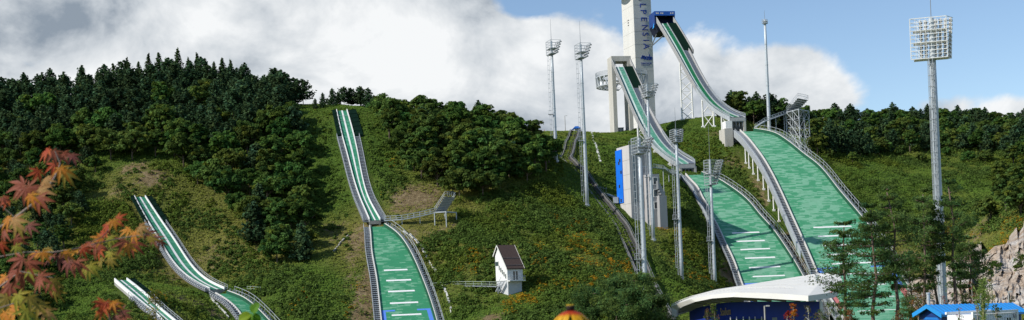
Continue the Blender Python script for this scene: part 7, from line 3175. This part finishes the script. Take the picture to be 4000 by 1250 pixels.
def petal_mat():
    m = bpy.data.materials.new("petal")
    nt = nodes_of(m)
    out = N(nt, "ShaderNodeOutputMaterial")
    uv = N(nt, "ShaderNodeUVMap")
    sx = N(nt, "ShaderNodeSeparateXYZ")
    lk(nt, uv.outputs[0], sx.inputs[0])
    r = N(nt, "ShaderNodeValToRGB")
    e = r.color_ramp.elements
    e.new(.4), e.new(.6)
    for k_, (p, c) in enumerate(((0, (.30, .02, .008)), (.38, (.52, .06, .01)), (.56, (.75, .38, .01)), (1, (.80, .48, .02)))):
        e[k_].position, e[k_].color = p, rgb(c)
    lk(nt, sx.outputs["Y"], r.inputs[0])
    b, t, ms = N(nt, "ShaderNodeBsdfPrincipled"), N(nt, "ShaderNodeBsdfTranslucent"), N(nt, "ShaderNodeMixShader")
    ms.inputs[0].default_value = .35
    lk(nt, r.outputs[0], b.inputs["Base Color"])
    lk(nt, r.outputs[0], t.inputs["Color"])
    lk(nt, b.outputs[0], ms.inputs[1])
    lk(nt, t.outputs[0], ms.inputs[2])
    lk(nt, ms.outputs[0], out.inputs["Surface"])
    return m


PM = petal_mat()
for i in range(13):
    t = 2 * math.pi * i / 13 + rng.normal(0, .05)
    d = np.array([math.cos(t), math.sin(t), 0])
    s_ = np.array([-d[1], d[0], 0])
    mb = MB()
    prev = None
    L = rng.uniform(76, 90) * s1
    for f, w in ((0, .35), (.2, .7), (.4, .95), (.6, 1.0), (.8, .9), (.93, .6), (1, .15)):
        c_ = fc - Z * 7 * s1 + d * (11 * s1 + L * (f * 1.0 - .14 * f * f)) - Z * L * (.22 * f + .50 * f * f)
        row = [c_ - s_ * w * 12 * s1, c_ + Z * 2 * s1 * w, c_ + s_ * w * 12 * s1]
        if prev is not None:
            mb.quad(prev[0], prev[1], row[1], row[0], uv=[(0, pf), (.5, pf), (.5, f), (0, f)])
            mb.quad(prev[1], prev[2], row[2], row[1], uv=[(.5, pf), (1, pf), (1, f), (.5, f)])
        prev, pf = row, f
    mb.smooth = True
    mb.build("petal", PM, flw)

# round-leaved seedling
sd0 = P(978, 1300, 2.6)
seed = thing("leafy_seedling", "blurred yellow-green rounded leaves on a short stem before the beginner slope", "plant", (sd0[0], sd0[1], gz(sd0[0], sd0[1])))
LML = fg_leaf_mat("lime_leaf", (.20, .30, .015), (.34, .34, .02), .4)
LMG = fg_leaf_mat("fresh_green_leaf", (.09, .22, .012), (.14, .27, .02), .4)
for X, Y, ln, wd_, an, m in ((978, 1228, 52, 20, -72, LML), (980, 1225, 50, 19, -20, LMG), (985, 1222, 46, 21, 150, LMG), (990, 1228, 40, 18, 40, LMG), (982, 1242, 46, 18, -65, LML), (988, 1250, 40, 17, 10, LMG)):
    p = P(X, Y, 2.6)
    k_ = 2.6 / FP
    a = rad(an)
    yv = np.array([math.sin(a), -.25, -math.cos(a)])
    yv /= np.linalg.norm(yv)
    xv = np.cross(yv, (-.3, -.9, .35))
    xv /= np.linalg.norm(xv)
    zv = np.cross(xv, yv)
    mb = MB()
    prev = None
    for f in np.linspace(0, 1, 8):
        w = math.sin(math.pi * min(1, .08 + f * .92)) ** .6
        c_ = p + yv * ln * k_ * f - zv * k_ * 14 * f * f
        row = [c_ - xv * w * wd_ * k_ + zv * k_ * 5 * w, c_, c_ + xv * w * wd_ * k_ + zv * k_ * 5 * w]
        if prev is not None:
            mb.quad(prev[0], prev[1], row[1], row[0])
            mb.quad(prev[1], prev[2], row[2], row[1])
        prev = row
    mb.smooth = True
    mb.build("leaf", m, seed)
mb = MB()
mb.tube([(sd0[0], sd0[1], gz(sd0[0], sd0[1]) - .03), P(984, 1260, 2.6), P(983, 1224, 2.6)], [.004, .002, .0012], 6)
mb.build("stem", MATS["green_stem"], seed)

# soft young pine leader
pl = P(3838, 1095, 9.0)
g = gz(pl[0], pl[1])
sap = thing("pine_seedling", "soft-focus pale green young pine shoot standing before the white container", "young pine", (pl[0], pl[1], g))
mb = MB()
st = [np.array([pl[0] + .02, pl[1], g]), P(3842, 1250, 9.0), P(3839, 1170, 9.0), pl]
mb.tube(st, [.018, .012, .007, .002], 6)
q0 = [P(3842 + rng.normal(0, 1), y, 9.0) for y in (1225, 1200)]
for q, dx in ((P(3841, 1200, 9), -1), (P(3841, 1195, 9), 1), (P(3842, 1235, 9), -1), (P(3842, 1230, 9), 1)):
    mb.tube([q, q + np.array([dx * .03, 0, .04]), q + np.array([dx * .05, 0, .13])], [.004, .003, .0015], 5)
mb.build("stem", mat("pale_shoot", (.22, .22, .09), .8, .2, 20), sap)
n_ = 620
f = rng.random(n_)
c_ = np.array([P(3839 + 3 * (1 - t), 1093 + 175 * (1 - t), 9.0) for t in f])
side_ = [(P(3841, 1200, 9), -1), (P(3841, 1195, 9), 1), (P(3842, 1235, 9), -1), (P(3842, 1230, 9), 1)]
for i in range(0, 160):
    q, dx = side_[i % 4]
    t = rng.random()
    c_[i] = q + np.array([dx * (.02 + .03 * t), 0, .03 + .1 * t])
dirs = unit(np.column_stack([rng.normal(0, 1, n_), rng.normal(0, 1, n_), rng.normal(.9, .5, n_)]))
Ln = rng.uniform(.012, .028, n_)
w3 = unit(np.cross(dirs, rng.normal(size=(n_, 3)))) * .0025
me = quads_mesh("needles", c_ + dirs * Ln[:, None] - np.array([pl[0], pl[1], g]), w3, dirs * Ln[:, None], np.array([1, 1, 1]) * rng.uniform(.7, 1.3, (n_, 1)), leaf_mat("fresh_needles", (.26, .36, .09), .45, .05, 0))
o = bpy.data.objects.new("needles", me)
COL.objects.link(o)
o.parent = sap
world.cycles.sampling_method = "MANUAL"
world.cycles.sample_map_resolution = 256
